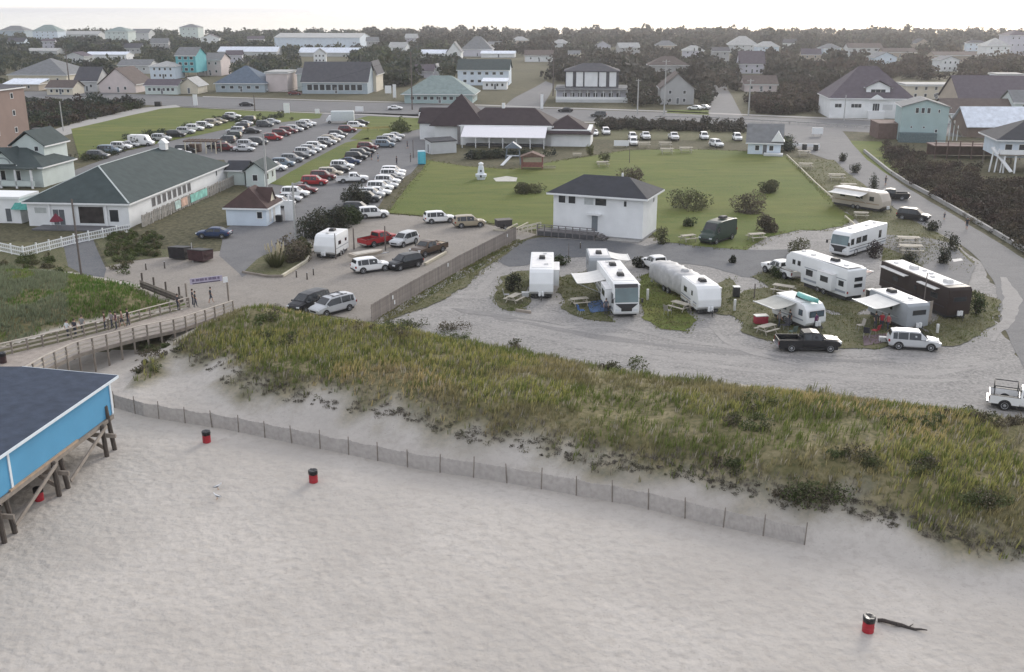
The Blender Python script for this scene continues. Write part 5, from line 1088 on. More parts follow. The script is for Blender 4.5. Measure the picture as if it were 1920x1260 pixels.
H('grey_tall_house', 'tall narrow grey house among the dark trees', 'house', 1336, 1366, 126, 96, 12, 'grey', 'slate', 'gx', 2, nf=2, storeys=3)
H('purple_roof_house', 'house with lavender roof and white porch among the trees', 'house', 1386, 1432, 138, 120, 12, 'lavender', 'purple', 'gx', 6, nf=2)
H('pale_far_house', 'pale hazy house high in the far trees above the lavender roof', 'house', 1366, 1420, 98, 84, 16, 'pale grey', 'pale', 'hip', 6, nf=3)
H('reddish_house', 'house with pinkish roof right of the side street', 'house', 1396, 1456, 172, 158, 12, 'pink', 'brown', 'gx', 3, nf=3)
H('far_house', 'tan terrace with four white bays in the right trees', 'house', 1590, 1652, 106, 90, 14, 'pale grey', 'tan' if 'tan' in RC else 'brown', 'gx', 3, nf=4, ww=2.2)
H('far_house', 'long low tan house in the right trees', 'house', 1656, 1716, 108, 98, 12, 'tan', 'brown', 'gx', 2.5, nf=2)
H('far_house', 'brown flat house behind the large purple roofs', 'house', 1752, 1830, 118, 104, 14, 'tan', 'brown', 'gx', 2, nf=0)
H('far_white_house', 'tall white house on the right sky line', 'house', 1888, 1925, 104, 66, 18, 'lavender', 'purple', 'hip', 3, nf=3, storeys=3)
H('far_white_house', 'white hazy house below the tall one on the right sky line', 'house', 1848, 1892, 106, 86, 16, 'white', 'pale', 'hip', 5, nf=3)
_fr = random.Random(77)
for band, word, spots in (('the far left trees', 'left', [(30, 88), (92, 92), (140, 118), (250, 100), (300, 96), (395, 84), (440, 118), (480, 82), (600, 118), (640, 84)]), ('the far middle trees', 'centre', [(700, 92), (745, 104), (770, 84), (930, 92), (975, 88), (1050, 92), (1075, 112), (1130, 96), (1180, 106)]), ('the far right trees', 'right', [(1250, 96), (1300, 112), (1440, 104), (1480, 92), (1520, 120), (1560, 104), (1660, 124), (1730, 92), (1780, 134), (1830, 96)])):
    for i, (x, y) in enumerate(spots):
        wp = _fr.uniform(20, 40)*(y/100)**.7; wl_ = _fr.choice(['white', 'pale grey', 'bluewhite', 'cream', 'grey', 'lavender', 'tan']); rf = _fr.choice(['grey', 'slate', 'brown', 'pale', 'purple']); k_ = _fr.choice(['gx', 'gy', 'hip'])
        H('small_house', f'small {wl_} house, {rf} roof, {ORD[i]} from left among {band}', 'house', x-wp/2, x+wp/2, y, y-_fr.uniform(3.5, 6.5)/mpp(x, y), 9, wl_, rf, k_, _fr.uniform(1.8, 3.5), rz=R(_fr.uniform(-14, 14)), nf=_fr.choice([2, 3]), door=False)
def dormered():
    r = H('purple_hip_house', 'large white house with purple grey hip roof and a windowed dormer on the right', 'house', 1556, 1706, 222, 184, 18, 'white', 'purple', 'hip', 8.5, nf=0, rz=R(-6), door=False)
    w = 150*mpp(1631, 222); h = htop(G(1631, 222), 184)
    for u, n in ((-.40, 2), (-.18, 3)): opening(r, 'f', u*w, h*.62, 1.0*n, 1.2, w, 18, split=n-1)
    opening(r, 'f', .06*w, h*.50, 2.0, 2.8, w, 18, split=2); opening(r, 'f', .2*w, h*.55, 3.0, 1.8, w, 18, m=WM('pale grey'))
    body(r, 6.6, 5, h+3.0, WM('white'), 'gy', 1.8, z0=h-.2, cx=w*.08, cy=-5.2, name='dormer'); roof_on(r, 'gy', 6.6, 6, h+3.0, 2.0, .5, RM('purple'), M_TRIM, cx=w*.08, cy=-4.8)
    opening(r, 'f', 0, h+1.7, 4.2, 1.5, 6.6, 5, split=2, cx=w*.08, cy=-5.2)
    b = MB(); b.box((w*.06, -9.6, 1.1), (4.5, 2.0, 2.2)); b.build('entrance_steps', M_TRIM, r)
    b = MB(); b.prism([(w*.06-2.2, h-.3), (w*.06+2.2, h-.3), (w*.06, h+1.0)], -10.2, -8.9); b.build('entrance_gable', M_TRIM, r)
dormered()
H('cream_long_house', 'long cream building with pale flat roof between the purple roofs', 'building', 1700, 1806, 186, 160, 12, 'cream', 'pale', 'flat', 0, nf=5)
H('purple_roof_block', 'broad low building with purple brown roof on the right', 'building', 1800, 1960, 206, 188, 20, 'tan', 'purple', 'gx', 7, nf=6)
H('white_tower', 'small white tower rising from the purple brown roofs', 'tower', 1866, 1912, 182, 140, 8, 'bluewhite', 'pale', 'flat', 0, nf=1, storeys=1, door=False)
H('brown_roof_block', 'long building with brown roof behind the teal house', 'building', 1772, 1900, 232, 212, 12, 'mint', 'brown', 'gx', 3.5, nf=6)
H('mint_gable_house', 'mint house with gable cut by the right edge', 'house', 1898, 1960, 232, 192, 10, 'mint', 'grey', 'gx', 3, nf=2, storeys=2)
def teal():
    r = H('teal_house', 'pale teal square house with three small windows high in its gable', 'house', 1688, 1770, 266, 200, 11, 'pale teal', 'grey', 'gy', 1.7, nf=0, rz=R(-12), ov=.35, door=False)
    w = 82*mpp(1729, 266); h = htop(G(1729, 266), 200)
    for u in (-1.3, 0, 1.3): opening(r, 'f', u-.6, h-.9, .8, 1.3, w, 11)
    opening(r, 'f', 3.0, h-1.0, .5, .8, w, 11); opening(r, 'f', 2.8, 2.6, .6, .8, w, 11); opening(r, 'f', -2.8, 3.4, .5, .5, w, 11); opening(r, 'f', 0, 3.4, .5, .5, w, 11)
    b = MB(); b.box((-1.4, -6.6, 1.1), (w-2.0, 2.2, 2.2)); b.build('dark_skirting', mat('teal_skirt', (.10, .14, .15), rough=.9, var=.2), r)
    for k in range(4): b = MB(); b.beam((w/2+.4+k*.9, -2, 0), (w/2+.4+k*.9, -2, 7.2-k*1.2), .18, .18); b.build('stair_post', M_TRIM, r)
    b = MB(); b.beam((w/2+.2, -2.2, 6.5), (w/2+4.4, -2.2, 1.0), .9, .2); b.build('outside_stair', mat('weathered_wood', (.22, .19, .16), rough=.9, var=.2, scale=2), r)
teal()
H('white_roof_hall', 'hall with a big bluish white metal roof at the right edge', 'building', 1814, 1990, 258, 246, 11, 'brown', 'white', 'gx', 4.4, nf=0, rz=R(-2), door=False, trim=None)
def edge_house():
    r = H('dark_roof_beach_house', 'white beach house with dark hip roof, decks and slanting stair posts at the right edge', 'house', 1872, 1980, 322, 262, 12, 'bluewhite', 'charcoal', 'hip', 3.2, nf=0, rz=R(-10), ov=1.0, door=False, stilts=2.6)
    w = 108*mpp(1926, 322); h = htop(G(1926, 322), 262)
    for u in (-4.0, -1.5, 1.5): opening(r, 'f', u, h-1.7, 1.4, 1.6, w, 12)
    b = MB(); b.box((-1.0, -7.2, 3.4), (w-1, 2.6, .18)); b.build('deck', mat('weathered_wood', (.22, .19, .16), rough=.9, var=.2, scale=2), r)
    b = MB(); b.box((-1.0, -8.4, 3.95), (w-1, .08, .9)); b.build('deck_railing', M_TRIM, r)
    for k in range(6): b = MB(); b.beam((-w/2+.5+k*2.0, -8.5, -.2), (-w/2+.5+k*2.0, -8.2, 3.8), .28, .28); b.build('deck_post', M_TRIM, r)
    for k in range(3): b = MB(); b.beam((-w/2-1.8+k*.9, -7.5-k*.4, 0), (-w/2-1.2+k*.9, -7.0, 4.8-k*.4), .22, .22); b.build('stair_post', M_TRIM, r)
    b = MB(); b.beam((-w/2-1.5, -6.6, 4.6), (-w/2+1.6, -9.8, .4), 1.0, .2); b.build('outside_stair', M_TRIM, r)
edge_house()
def small_house():
    r = H('grey_cottage', 'small bluish white cottage with grey roof and gable at the far end of the lawn', 'house', 1402, 1462, 290, 268, 8, 'bluewhite', 'grey', 'gx', 3.6, nf=2, rz=R(-14), ov=.5)
    b = MB(); b.prism([(1.4, 2.9), (4.2, 2.9), (2.8, 5.0)], -4.6, -1.0); b.build('gable', M_TRIM, r)
    b = MB(); b.box((2.0, -5.4, .3), (4.0, 2.6, .4)); b.build('porch', WM('pale grey'), r)
small_house()
# brown decks between the right-hand houses
def decks():
    r = empty('brown_deck', G(1835, 300, 0), R(-6)); tag(r, 'brown timber deck and railings in front of the white roofed hall', 'deck'); m = mat('brown_deck_wood', (.13, .085, .075), rough=.9, var=.2, scale=1.5)
    b = MB(); b.box((0, 4, 2.6), (18, 6, .25)); b.build('floor', m, r)
    for k in range(8): b = MB(); b.box((-8.6+k*2.45, 1.2, 1.9), (.2, .2, 3.8)); b.build('post', m, r)
    for z in (3.1, 3.7): b = MB(); b.box((0, 1.2, z), (18, .1, .12)); b.build('rail', m, r)
    b = MB(); b.box((0, 6.8, 1.3), (17.6, .15, 2.4)); b.build('back_wall', m, r)
    r = empty('brown_fence', G(1662, 262, 0), R(-6)); tag(r, 'brown board wall left of the teal house', 'fence'); b = MB(); b.box((1.0, 6, 1.8), (5.5, 9, 3.6)); b.build('boards', m, r); b = MB(); b.box((1.0, 6, 3.66), (5.7, 9.2, .12)); b.build('coping', m, r)
decks()
# ================================================================== plants
M_LEAF = attr_mat('leaf', 'Col', rough=.7, spec=.25, trans=.25)
M_BLADE = attr_mat('grass_blade', 'Col', rough=.8, spec=.15, trans=.25)
M_BARK = mat('bark', (.10, .085, .07), rough=.95, var=.25, scale=3)
def leaves(pos, size, col, rng, up=.35, aspect=.6):
    """one bent leaf spray (a quad) at every position; returns arrays"""
    n = len(pos); d = rng.normal(size=(n, 3)); d[:, 2] += up; d /= np.linalg.norm(d, axis=1)[:, None]
    e = np.cross(d, rng.normal(size=(n, 3))); e /= np.linalg.norm(e, axis=1)[:, None]+1e-9
    s = (size*rng.uniform(.6, 1.3, n))[:, None] if np.isscalar(size) else (size*rng.uniform(.6, 1.3, n))[:, None]
    a = pos-d*s*.5; b = pos+e*s*aspect*.5; c = pos+d*s*.5; g = pos-e*s*aspect*.5
    V = np.stack([a, b, c, g], 1).reshape(-1, 3); F = np.arange(4*n).reshape(n, 4)
    C = np.repeat(col, 4, 0); return V, F, C
def crown_pts(n, r, rng, lumps=9, hollow=.45, low=False):
    """points through a lumpy crown of half-axes r, base at z=0"""
    c = rng.normal(size=(lumps, 3)); c /= np.linalg.norm(c, axis=1)[:, None]; c *= rng.uniform(.25, .72, (lumps, 1)); c[:, 2] = np.abs(c[:, 2])*.9-.15
    if low: c[:, :2] *= 1.15; c[:, 2] = rng.uniform(-.62, .30, lumps)*(1.15-np.hypot(c[:, 0], c[:, 1])*.8)
    rad = rng.uniform(.30, .52, lumps); k = rng.integers(0, lumps, n)
    d = rng.normal(size=(n, 3)); d /= np.linalg.norm(d, axis=1)[:, None]
    q = c[k]+d*(rad[k]*rng.uniform(hollow, 1.0, n)**.5)[:, None]
    q[:, 2] = np.maximum(q[:, 2], -.58 if low else -.55)
    tone = rng.uniform(.72, 1.25, lumps)[k]*rng.uniform(.75, 1.25, n)
    return q*np.array(r)+np.array([0, 0, r[2]*.62]), tone
def plant_mesh(name, r, n, leaf, col, seed, hollow=.45, lumps=9, aspect=.6, up=.35, low=False):
    rng = np.random.default_rng(seed); p, t = crown_pts(n, r, rng, lumps, hollow, low)
    c = np.array(col)[None, :]*t[:, None]; c += rng.normal(size=c.shape)*.004; c = np.clip(c, .006, 1)
    V_, F_, C_ = leaves(p, leaf, c, rng, up, aspect); return np_mesh(name, V_, F_, [M_LEAF], C_)
VM = {}
def bush(name, label, loc, w_, h_, col, seed, cat='bush', group=None, n=900, leaf=.28, trunk=.25, crownname='foliage', aspect=.6, lumps=9):
    root = empty(name, loc, RNG.uniform(0, 6)); tag(root, label, cat, group)
    me = plant_mesh(crownname, (w_*.60, w_*.60, h_*.80), n, leaf, col, seed, lumps=lumps+5, aspect=aspect, low=True); o = link(crownname, me, root, (0, 0, -.05))
    b = MB(); rg = random.Random(seed)
    for k in range(4):
        a = rg.uniform(0, 6.28); b.bar((0, 0, -.1), (w_*.22*math.cos(a), w_*.22*math.sin(a), trunk+h_*.5), .04+w_*.015, n=5, r2=.015)
    b.build('stem' if cat == 'bush' else 'trunk', M_BARK, root); return root
DK = (.034, .038, .023); OL = (.085, .086, .042); BR = (.105, .088, .062); RB = (.060, .040, .032); GRN = (.045, .062, .022); PUR = (.048, .038, .038); YG = (.10, .105, .035)
def bpx(name, label, px, py, wpx, hpx, col, seed, z=.05, **k):
    m_ = mpp(px, py); return bush(name, label, G(px, py, z), wpx*m_, hpx*m_, col, seed, **k)
# bushes on and around the big lawn
for i, (x, y, w_, h_, c, lab) in enumerate([
    (986, 361, 52, 24, OL, 'clipped olive green bush on the lawn near the concrete slab'), (1182, 345, 48, 34, BR, 'brownish bush just behind the white house roof'),
    (1285, 391, 74, 42, OL, 'largest rounded bush on the lawn right of the white house'), (1403, 398, 68, 40, BR, 'rounded brown green bush in the middle of the right lawn'),
    (1438, 360, 44, 24, OL, 'small bush furthest right on the open lawn'), (1437, 434, 44, 36, BR, 'bush at the lawn edge beside the asphalt turning'),
    (1134, 304, 20, 20, OL, 'small round bush by the bench on the far lawn'), (1106, 290, 16, 22, YG, 'small yellowish shrub at the far corner of the lawn'),
    (1292, 424, 24, 22, GRN, 'low shrub between the white house and the camper van'), (1240, 456, 26, 36, OL, 'ragged shrub at the right corner of the white house'),
    (1500, 478, 38, 40, OL, 'loose shrub in front of the motorhome at the lawn edge'), (1640, 482, 30, 36, PUR, 'purple brown shrub beside the motorhome at the lawn edge'),
    (1454, 520, 26, 26, GRN, 'low shrub at the tip of the grass beside the fifth wheel'), (1700, 496, 28, 32, DK, 'dark round shrub behind the brown trailer, left of two'),
    (1768, 494, 26, 34, DK, 'dark round shrub behind the brown trailer, right of two'), (1780, 468, 34, 34, DK, 'big dark shrub where the pad meets the beach road'),
    (1748, 432, 26, 22, DK, 'low dark shrub near the black four wheel drive car'), (1638, 354, 18, 32, DK, 'slim dark shrub by the walker on the beach road'),
    (1604, 324, 20, 20, DK, 'dark conical shrub on the empty pitches, lower of two'), (1580, 302, 16, 18, DK, 'dark conical shrub on the empty pitches, upper of two'),
    (962, 545, 30, 40, DK, 'dark spiky shrub beside the first trailer of the row'), (1052, 496, 26, 22, GRN, 'low green shrub behind the first trailer of the row'),
    (1830, 590, 30, 52, GRN, 'tall green shrub at the corner of the brown trailer'), (1736, 640, 44, 22, OL, 'low dark shrub in front of the board screen'),
    (1198, 500, 22, 20, DK, 'dark shrub between motorhome and covered trailer'), (1376, 492, 14, 14, DK, 'small dark shrub behind the covered trailer')]):
    bpx('bush', lab, x, y, w_, h_, c, 100+i, n=2600 if w_ > 40 else 1100, leaf=.26 if w_ > 40 else .20)
# evergreens between the lots
for i, (x, y, w_, h_, lab) in enumerate([(588, 445, 64, 58, 'dark windswept evergreen shrub at the left of the sand lot'), (628, 428, 60, 46, 'dark evergreen in the middle of the clump by the lot'), (655, 418, 50, 34, 'green low end of the evergreen clump by the lot'), (668, 384, 56, 42, 'dark spiky evergreen among the cars beside the lawn')]):
    bpx('evergreen_shrub', lab, x, y, w_, h_, DK if i != 2 else GRN, 200+i, n=2600, leaf=.40, aspect=.35, lumps=13)
# island with pampas grass
sheet('grass_island', [(455, 510), (480, 488), (530, 462), (560, 452), (585, 460), (578, 490), (530, 520), (495, 518)], M_ROUGH, .07, .3, .8)
bpx('bush', 'grey brown thicket behind the pampas grass', 548, 488, 60, 52, BR, 230, n=1500, leaf=.3)
bpx('bush', 'dark green thicket behind the camper trailer', 570, 478, 44, 36, OL, 231, n=1200, leaf=.3)
def pampas():
    p = G(517, 500, .07); root = empty('pampas_grass', p); tag(root, 'pampas grass with pale plumes on the lot island', 'grass clump'); rng = np.random.default_rng(5)
    n = 700; a = rng.uniform(0, 6.28, n); r = rng.uniform(.1, 1.7, n)**1; hgt = rng.uniform(.9, 2.0, n)
    base = np.stack([np.cos(a)*r*.35, np.sin(a)*r*.35, np.zeros(n)], 1); tip = np.stack([np.cos(a)*r*1.15, np.sin(a)*r*1.15, hgt], 1); s = np.stack([-np.sin(a), np.cos(a), np.zeros(n)], 1)*.05
    V_ = np.stack([base-s, base+s, tip], 1).reshape(-1, 3); C_ = np.repeat(np.array([[.10, .105, .045]])*rng.uniform(.6, 1.3, (n, 1)), 3, 0)
    link('leaves', np_mesh('leaves', V_, np.arange(3*n).reshape(n, 3), [M_BLADE], C_), root)
    b = MB()
    for k in range(26):
        t = RNG.uniform(0, 6.28); rr = RNG.uniform(.1, 1.2); x, y, z = rr*math.cos(t), rr*math.sin(t), RNG.uniform(1.7, 2.6)
        b.bar((x*.5, y*.5, .6), (x, y, z), .02, n=4); b.bar((x, y, z-.1), (x*1.1, y*1.1, z+.65), .11, n=6, r2=.02)
    b.build('plumes', mat('pampas_plume', (.42, .37, .26), rough=.95, var=.15), root)
pampas()
# ---- dune grass: thousands of blades in one mass
def grass(name, label, cat, pts, hts, cols, nb=5, wdt=.045, seed=1, lean=.35):
    rng = np.random.default_rng(seed); n = len(pts); P_ = np.repeat(pts, nb, 0); Hh = np.repeat(hts, nb)*rng.uniform(.6, 1.2, n*nb); C0 = np.repeat(cols, nb, 0)*rng.uniform(.72, 1.28, (n*nb, 1))
    a = rng.uniform(0, 6.28, n*nb); off = rng.uniform(0, .22, n*nb); b = P_+np.stack([np.cos(a)*off, np.sin(a)*off, np.full(n*nb, -.03)], 1)
    l = rng.uniform(.1, 1, n*nb)*lean*Hh; ang = a+rng.normal(size=n*nb)*.6+0.0; wind = np.array([.16, -.03])
    tip = b+np.stack([np.cos(ang)*l+wind[0]*Hh, np.sin(ang)*l+wind[1]*Hh, Hh], 1); mid = b*.5+tip*.5; mid[:, 2] += Hh*.10
    t = rng.uniform(0, 6.28, n*nb); s = np.stack([np.cos(t), np.sin(t), np.zeros(n*nb)], 1)*(wdt*rng.uniform(.6, 1.4, n*nb))[:, None]
    V_ = np.stack([b-s, b+s, mid+s*.8, tip, mid-s*.8], 1).reshape(-1, 3); k = np.arange(n*nb)*5
    F_ = np.concatenate([np.stack([k, k+1, k+2, k+4], 1)]); F3 = np.stack([k+4, k+2, k+3, k+3], 1)
    me = bpy.data.meshes.new(name); nq = len(F_); nt_ = len(F3)
    me.vertices.add(len(V_)); me.vertices.foreach_set('co', V_.astype(np.float32).ravel())
    li = np.concatenate([F_.ravel(), F3[:, :3].ravel()]); me.loops.add(len(li)); me.loops.foreach_set('vertex_index', li.astype(np.int32))
    me.polygons.add(nq+nt_); me.polygons.foreach_set('loop_start', np.concatenate([np.arange(nq)*4, nq*4+np.arange(nt_)*3]).astype(np.int32)); me.polygons.foreach_set('loop_total', np.concatenate([np.full(nq, 4), np.full(nt_, 3)]).astype(np.int32)); me.update(calc_edges=True)
    ca = me.color_attributes.new('Col', 'FLOAT_COLOR', 'POINT'); c4 = np.ones((len(V_), 4), np.float32); c4[:, :3] = np.clip(np.repeat(C0, 5, 0), .004, 1); ca.data.foreach_set('color', c4.ravel()); me.materials.append(M_BLADE)
    o = link(name, me); tag(o, label, cat); o['kind'] = 'stuff'; return o
def scatter(n, poly, seed, x0, x1, y0, y1):
    rng = np.random.default_rng(seed); x = rng.uniform(x0, x1, n); y = rng.uniform(y0, y1, n); return x, y, polydist(poly, x, y), rng
def lin(c): return np.array(c)
def dune_plants():
    x, y, d, rng = scatter(150000, DUNE, 3, -34, 70, 40, 112)
    n1 = vnoise(x, y, 3.2)*.6+vnoise(x+9, y+3, 1.3)*.4; n2 = vnoise(x+40, y+11, 7); n3 = vnoise(x+3, y+70, 2.0); n4 = vnoise(x+90, y+17, 13)
    dens = sstep(.1, 2.4, d+(n1-.5)*3.4)*np.clip(.30+1.1*n3, 0, 1); dens = np.where((n2 > .66) & (d > 3), dens*.40, dens); dens = dens*(1-.78*sstep(5, 30, x)*sstep(.48, .60, vnoise(x+5, y+33, 5)))
    px = W0/2+FPX*x/(y*CT+CAMH*ST)
    keep = (rng.random(len(x)) < dens*.78) & (np.abs(px-960) < 1150); x, y, d, n1, n2, n3, n4 = [a[keep] for a in (x, y, d, n1, n2, n3, n4)]; rng = np.random.default_rng(4); n = len(x)
    och = lin((.44, .35, .17)); gr = lin((.145, .175, .05)); yg = lin((.31, .30, .10)); gy = lin((.36, .325, .26)); dkb = lin((.12, .105, .08))
    w1 = sstep(.35, .62, n4+.15*(n3-.5)); w2 = sstep(.42, .68, n2); rr = rng.random(n)
    c = och*(1-w1)[:, None]+yg*w1[:, None]; c = np.where((rr < .34+.55*w2)[:, None], gr, c); br_ = sstep(.55, .75, vnoise(x+77, y+21, 4.5)); c = c*(1-.55*br_)[:, None]+lin((.30, .235, .15))*(.55*br_)[:, None]; c = np.where((rr > .90)[:, None], gy, c)
    front = (d < 2.6) & (rng.random(n) < .55); c = np.where(front[:, None], dkb+.25*gy, c)
    right = sstep(15, 45, x)*sstep(.45, .7, vnoise(x+5, y+33, 5)); c = c*(1-.75*right)[:, None]+(gy*.8)*(.75*right)[:, None]
    back = sstep(3.5, 0, polydist(DUNE, x, y))*(y > np.interp(x, _fx, _fy)+14); c = c*(1-.5*back)[:, None]+gr*(.5*back)[:, None]
    h = .26+.34*n1+rng.uniform(0, .20, n); h = np.where(front, h*.75, h)
    print('dune tufts', n); grass('dune_grass', 'ochre and green beach grass covering the long dune', 'grass', np.stack([x, y, zf(x, y)], 1), h, c, nb=4, wdt=.030, seed=8)
    x, y, d, rng = scatter(40000, LDUNE, 6, -62, -26, 84, 130)
    n1 = vnoise(x, y, 2.5); n2 = vnoise(x+20, y+5, 5); k = rng.random(len(x)) < sstep(-.5, 1.5, d)*.62*(.35+n1); x, y, n1, n2 = x[k], y[k], n1[k], n2[k]; n = len(x)
    c = lin((.075, .15, .03))[None]*(1-n2)[:, None]+lin((.17, .225, .06))[None]*n2[:, None]; c = np.where((rng.random(n)[:, ] < .12)[:, None], lin((.27, .25, .13)), c)
    pxx = W0/2+FPX*x/(y*CT+CAMH*ST); c = np.where(((pxx < 130) & (n1 > .45))[:, None], lin((.20, .225, .14)), c)
    grass('dune_grass', 'lush green grass on the low dune behind the boardwalk', 'grass', np.stack([x, y, zf(x, y)], 1), .28+.3*n1, c, nb=4, wdt=.032, seed=9)
dune_plants()
# shrubs growing in the dune, joined rows of brush too dense to count
def brush(name, label, spots, col, seed, leaf=.22, n=260, cols=None):
    """low brush that reads as one mass"""
    Vs, Fs, Cs, k = [], [], [], 0
    for i, (p, w_, h_) in enumerate(spots):
        rng = np.random.default_rng(seed*1000+i); q, t = crown_pts(n, (w_/2, w_/2, h_*.72), rng, 8, .5, True); cc = np.array(cols[i] if cols else col)
        c = np.clip(cc[None]*t[:, None], .006, 1); V_, F_, C_ = leaves(q+np.array(p), leaf, c, rng); Vs.append(V_); Fs.append(F_+k); Cs.append(C_); k += len(V_)
    o = link(name, np_mesh(name, np.concatenate(Vs), np.concatenate(Fs), [M_LEAF], np.concatenate(Cs))); o['kind'] = 'stuff'; tag(o, label, 'brush'); return o
rg = random.Random(9); sp = []
for (x, y, k, wd) in [(1490, 938, 8, 1.6), (1540, 940, 5, 1.5), (760, 622, 8, 1.6), (830, 626, 6, 1.5), (700, 618, 4, 1.2), (1170, 690, 5, 1.2), (1430, 762, 4, 1.0), (300, 660, 6, 1.1), (270, 690, 4, .9), (540, 640, 5, 1.1), (480, 600, 4, 1.2), (950, 655, 4, 1.0), (1400, 800, 5, 1.1), (1800, 780, 5, 1.0), (1880, 800, 5, 1.1), (1350, 880, 4, 1.0), (1600, 860, 6, 1.1), (1750, 880, 5, 1.2), (1850, 940, 6, 1.2), (1700, 800, 5, 1.0)]:
    for j in range(k): p = P(x+rg.uniform(-38, 38), y+rg.uniform(-10, 10)); s = wd*rg.uniform(.7, 1.4); sp.append(((p.x, p.y, p.z-.1), s*1.5, s*.75))
brush('dune_brush', 'dark low brush scattered over the long dune', sp, (.042, .044, .022), 3, .17, 220, [rg.choice([(.075, .08, .036), (.10, .085, .058), (.085, .105, .04)]) for _ in sp])
# dry fringe along the seaward edge of the dune and brush behind the left dune
sp = []; edge = [(250, 705), (262, 680), (300, 672), (330, 670), (385, 694), (425, 722), (480, 738), (560, 758), (650, 772), (760, 800), (880, 830), (1000, 850), (1080, 870), (1200, 888), (1300, 902), (1400, 934), (1480, 955), (1560, 964), (1650, 978), (1750, 1010), (1850, 1038), (1925, 1052)]
for (x0, y0), (x1, y1) in zip(edge, edge[1:]):
    for j in range(int((x1-x0)/3.2)+1):
        if rg.random() < .8:
            t = rg.random(); p = P(x0+(x1-x0)*t+rg.uniform(-6, 6), y0+(y1-y0)*t+rg.uniform(-34, 0)); s = rg.uniform(.22, .6); sp.append(((p.x, p.y, p.z-.06), s*1.7, s*.6))
brush('dune_fringe', 'grey brown dry brush along the seaward edge of the dune', sp, None, 5, .10, 70, [rg.choice([(.17, .15, .125), (.13, .115, .09), (.14, .135, .085), (.11, .10, .075)]) for _ in sp])
sp = []
for j in range(110): p = G(rg.uniform(-20, 250), rg.uniform(484, 520), 0); sp.append(((p.x, p.y, -.1), rg.uniform(.9, 2.2), rg.uniform(.5, 1.2)))
sp = [q_ for q_ in sp if proj(q_[0])[1] < 500+proj(q_[0])[0]*.12 and not (118 < proj(q_[0])[0] < 205)]
for j in range(110): p = G(rg.uniform(205, 300), rg.uniform(440, 482), 0); sp.append(((p.x, p.y, .05), rg.uniform(.8, 1.7), rg.uniform(.5, 1.0)))
brush('verge_brush', 'green and brown brush between the white fence and the low dune', sp, None, 6, .2, 170, [rg.choice([(.07, .09, .03), (.09, .11, .035), (.11, .10, .055)]) for _ in sp])
# rough tufts that break the edges of the pitches and verges
def edge_grass():
    rng = np.random.default_rng(31); X_, Y_, Hh, Cc = [], [], [], []
    polys = [[G(*q_) for q_ in p] for p in ISL]+[[G(*q_) for q_ in [(1478, 296), (1560, 300), (1625, 352), (1700, 408), (1785, 452), (1830, 492), (1812, 512), (1700, 492), (1640, 452), (1604, 410), (1568, 384)]]]
    for i, pl in enumerate(polys):
        xs = [p.x for p in pl]; ys = [p.y for p in pl]; ar = (max(xs)-min(xs))*(max(ys)-min(ys)); n = int(min(6000, ar*(22 if i < 9 else 5))); x = rng.uniform(min(xs)-1, max(xs)+1, n); y = rng.uniform(min(ys)-1, max(ys)+1, n); d = polydist(pl, x, y)
        k = rng.random(n) < sstep(-.7, .6, d)*(.25+.75*vnoise(x, y, 1.7)); X_.append(x[k]); Y_.append(y[k])
    pl = [G(*q_) for q_ in LAWN_PX]; n = 30000; xs = [p.x for p in pl]; ys = [p.y for p in pl]; x = rng.uniform(min(xs), max(xs), n); y = rng.uniform(min(ys), max(ys), n); d = polydist(pl, x, y); k = (np.abs(d) < 1.0) & (rng.random(n) < .9); X_.append(x[k]); Y_.append(y[k])
    a, b_ = G(697, 605), G(968, 450); t = rng.random(1500); off = rng.uniform(-.2, 1.6, 1500); X_.append(a.x+(b_.x-a.x)*t+off*.9); Y_.append(a.y+(b_.y-a.y)*t-off*.35)
    x = np.concatenate(X_); y = np.concatenate(Y_); n = len(x); w1 = vnoise(x, y, 2.2)[:, None]; c = lin((.12, .145, .045))*(1-w1)+lin((.21, .19, .10))*w1
    print('edge tufts', n); o = grass('pitch_grass', 'rough short grass round the pitches and lawn edges', 'grass', np.stack([x, y, np.full(n, .06)], 1), rng.uniform(.08, .26, n), c, nb=3, wdt=.035, seed=12)
edge_grass()
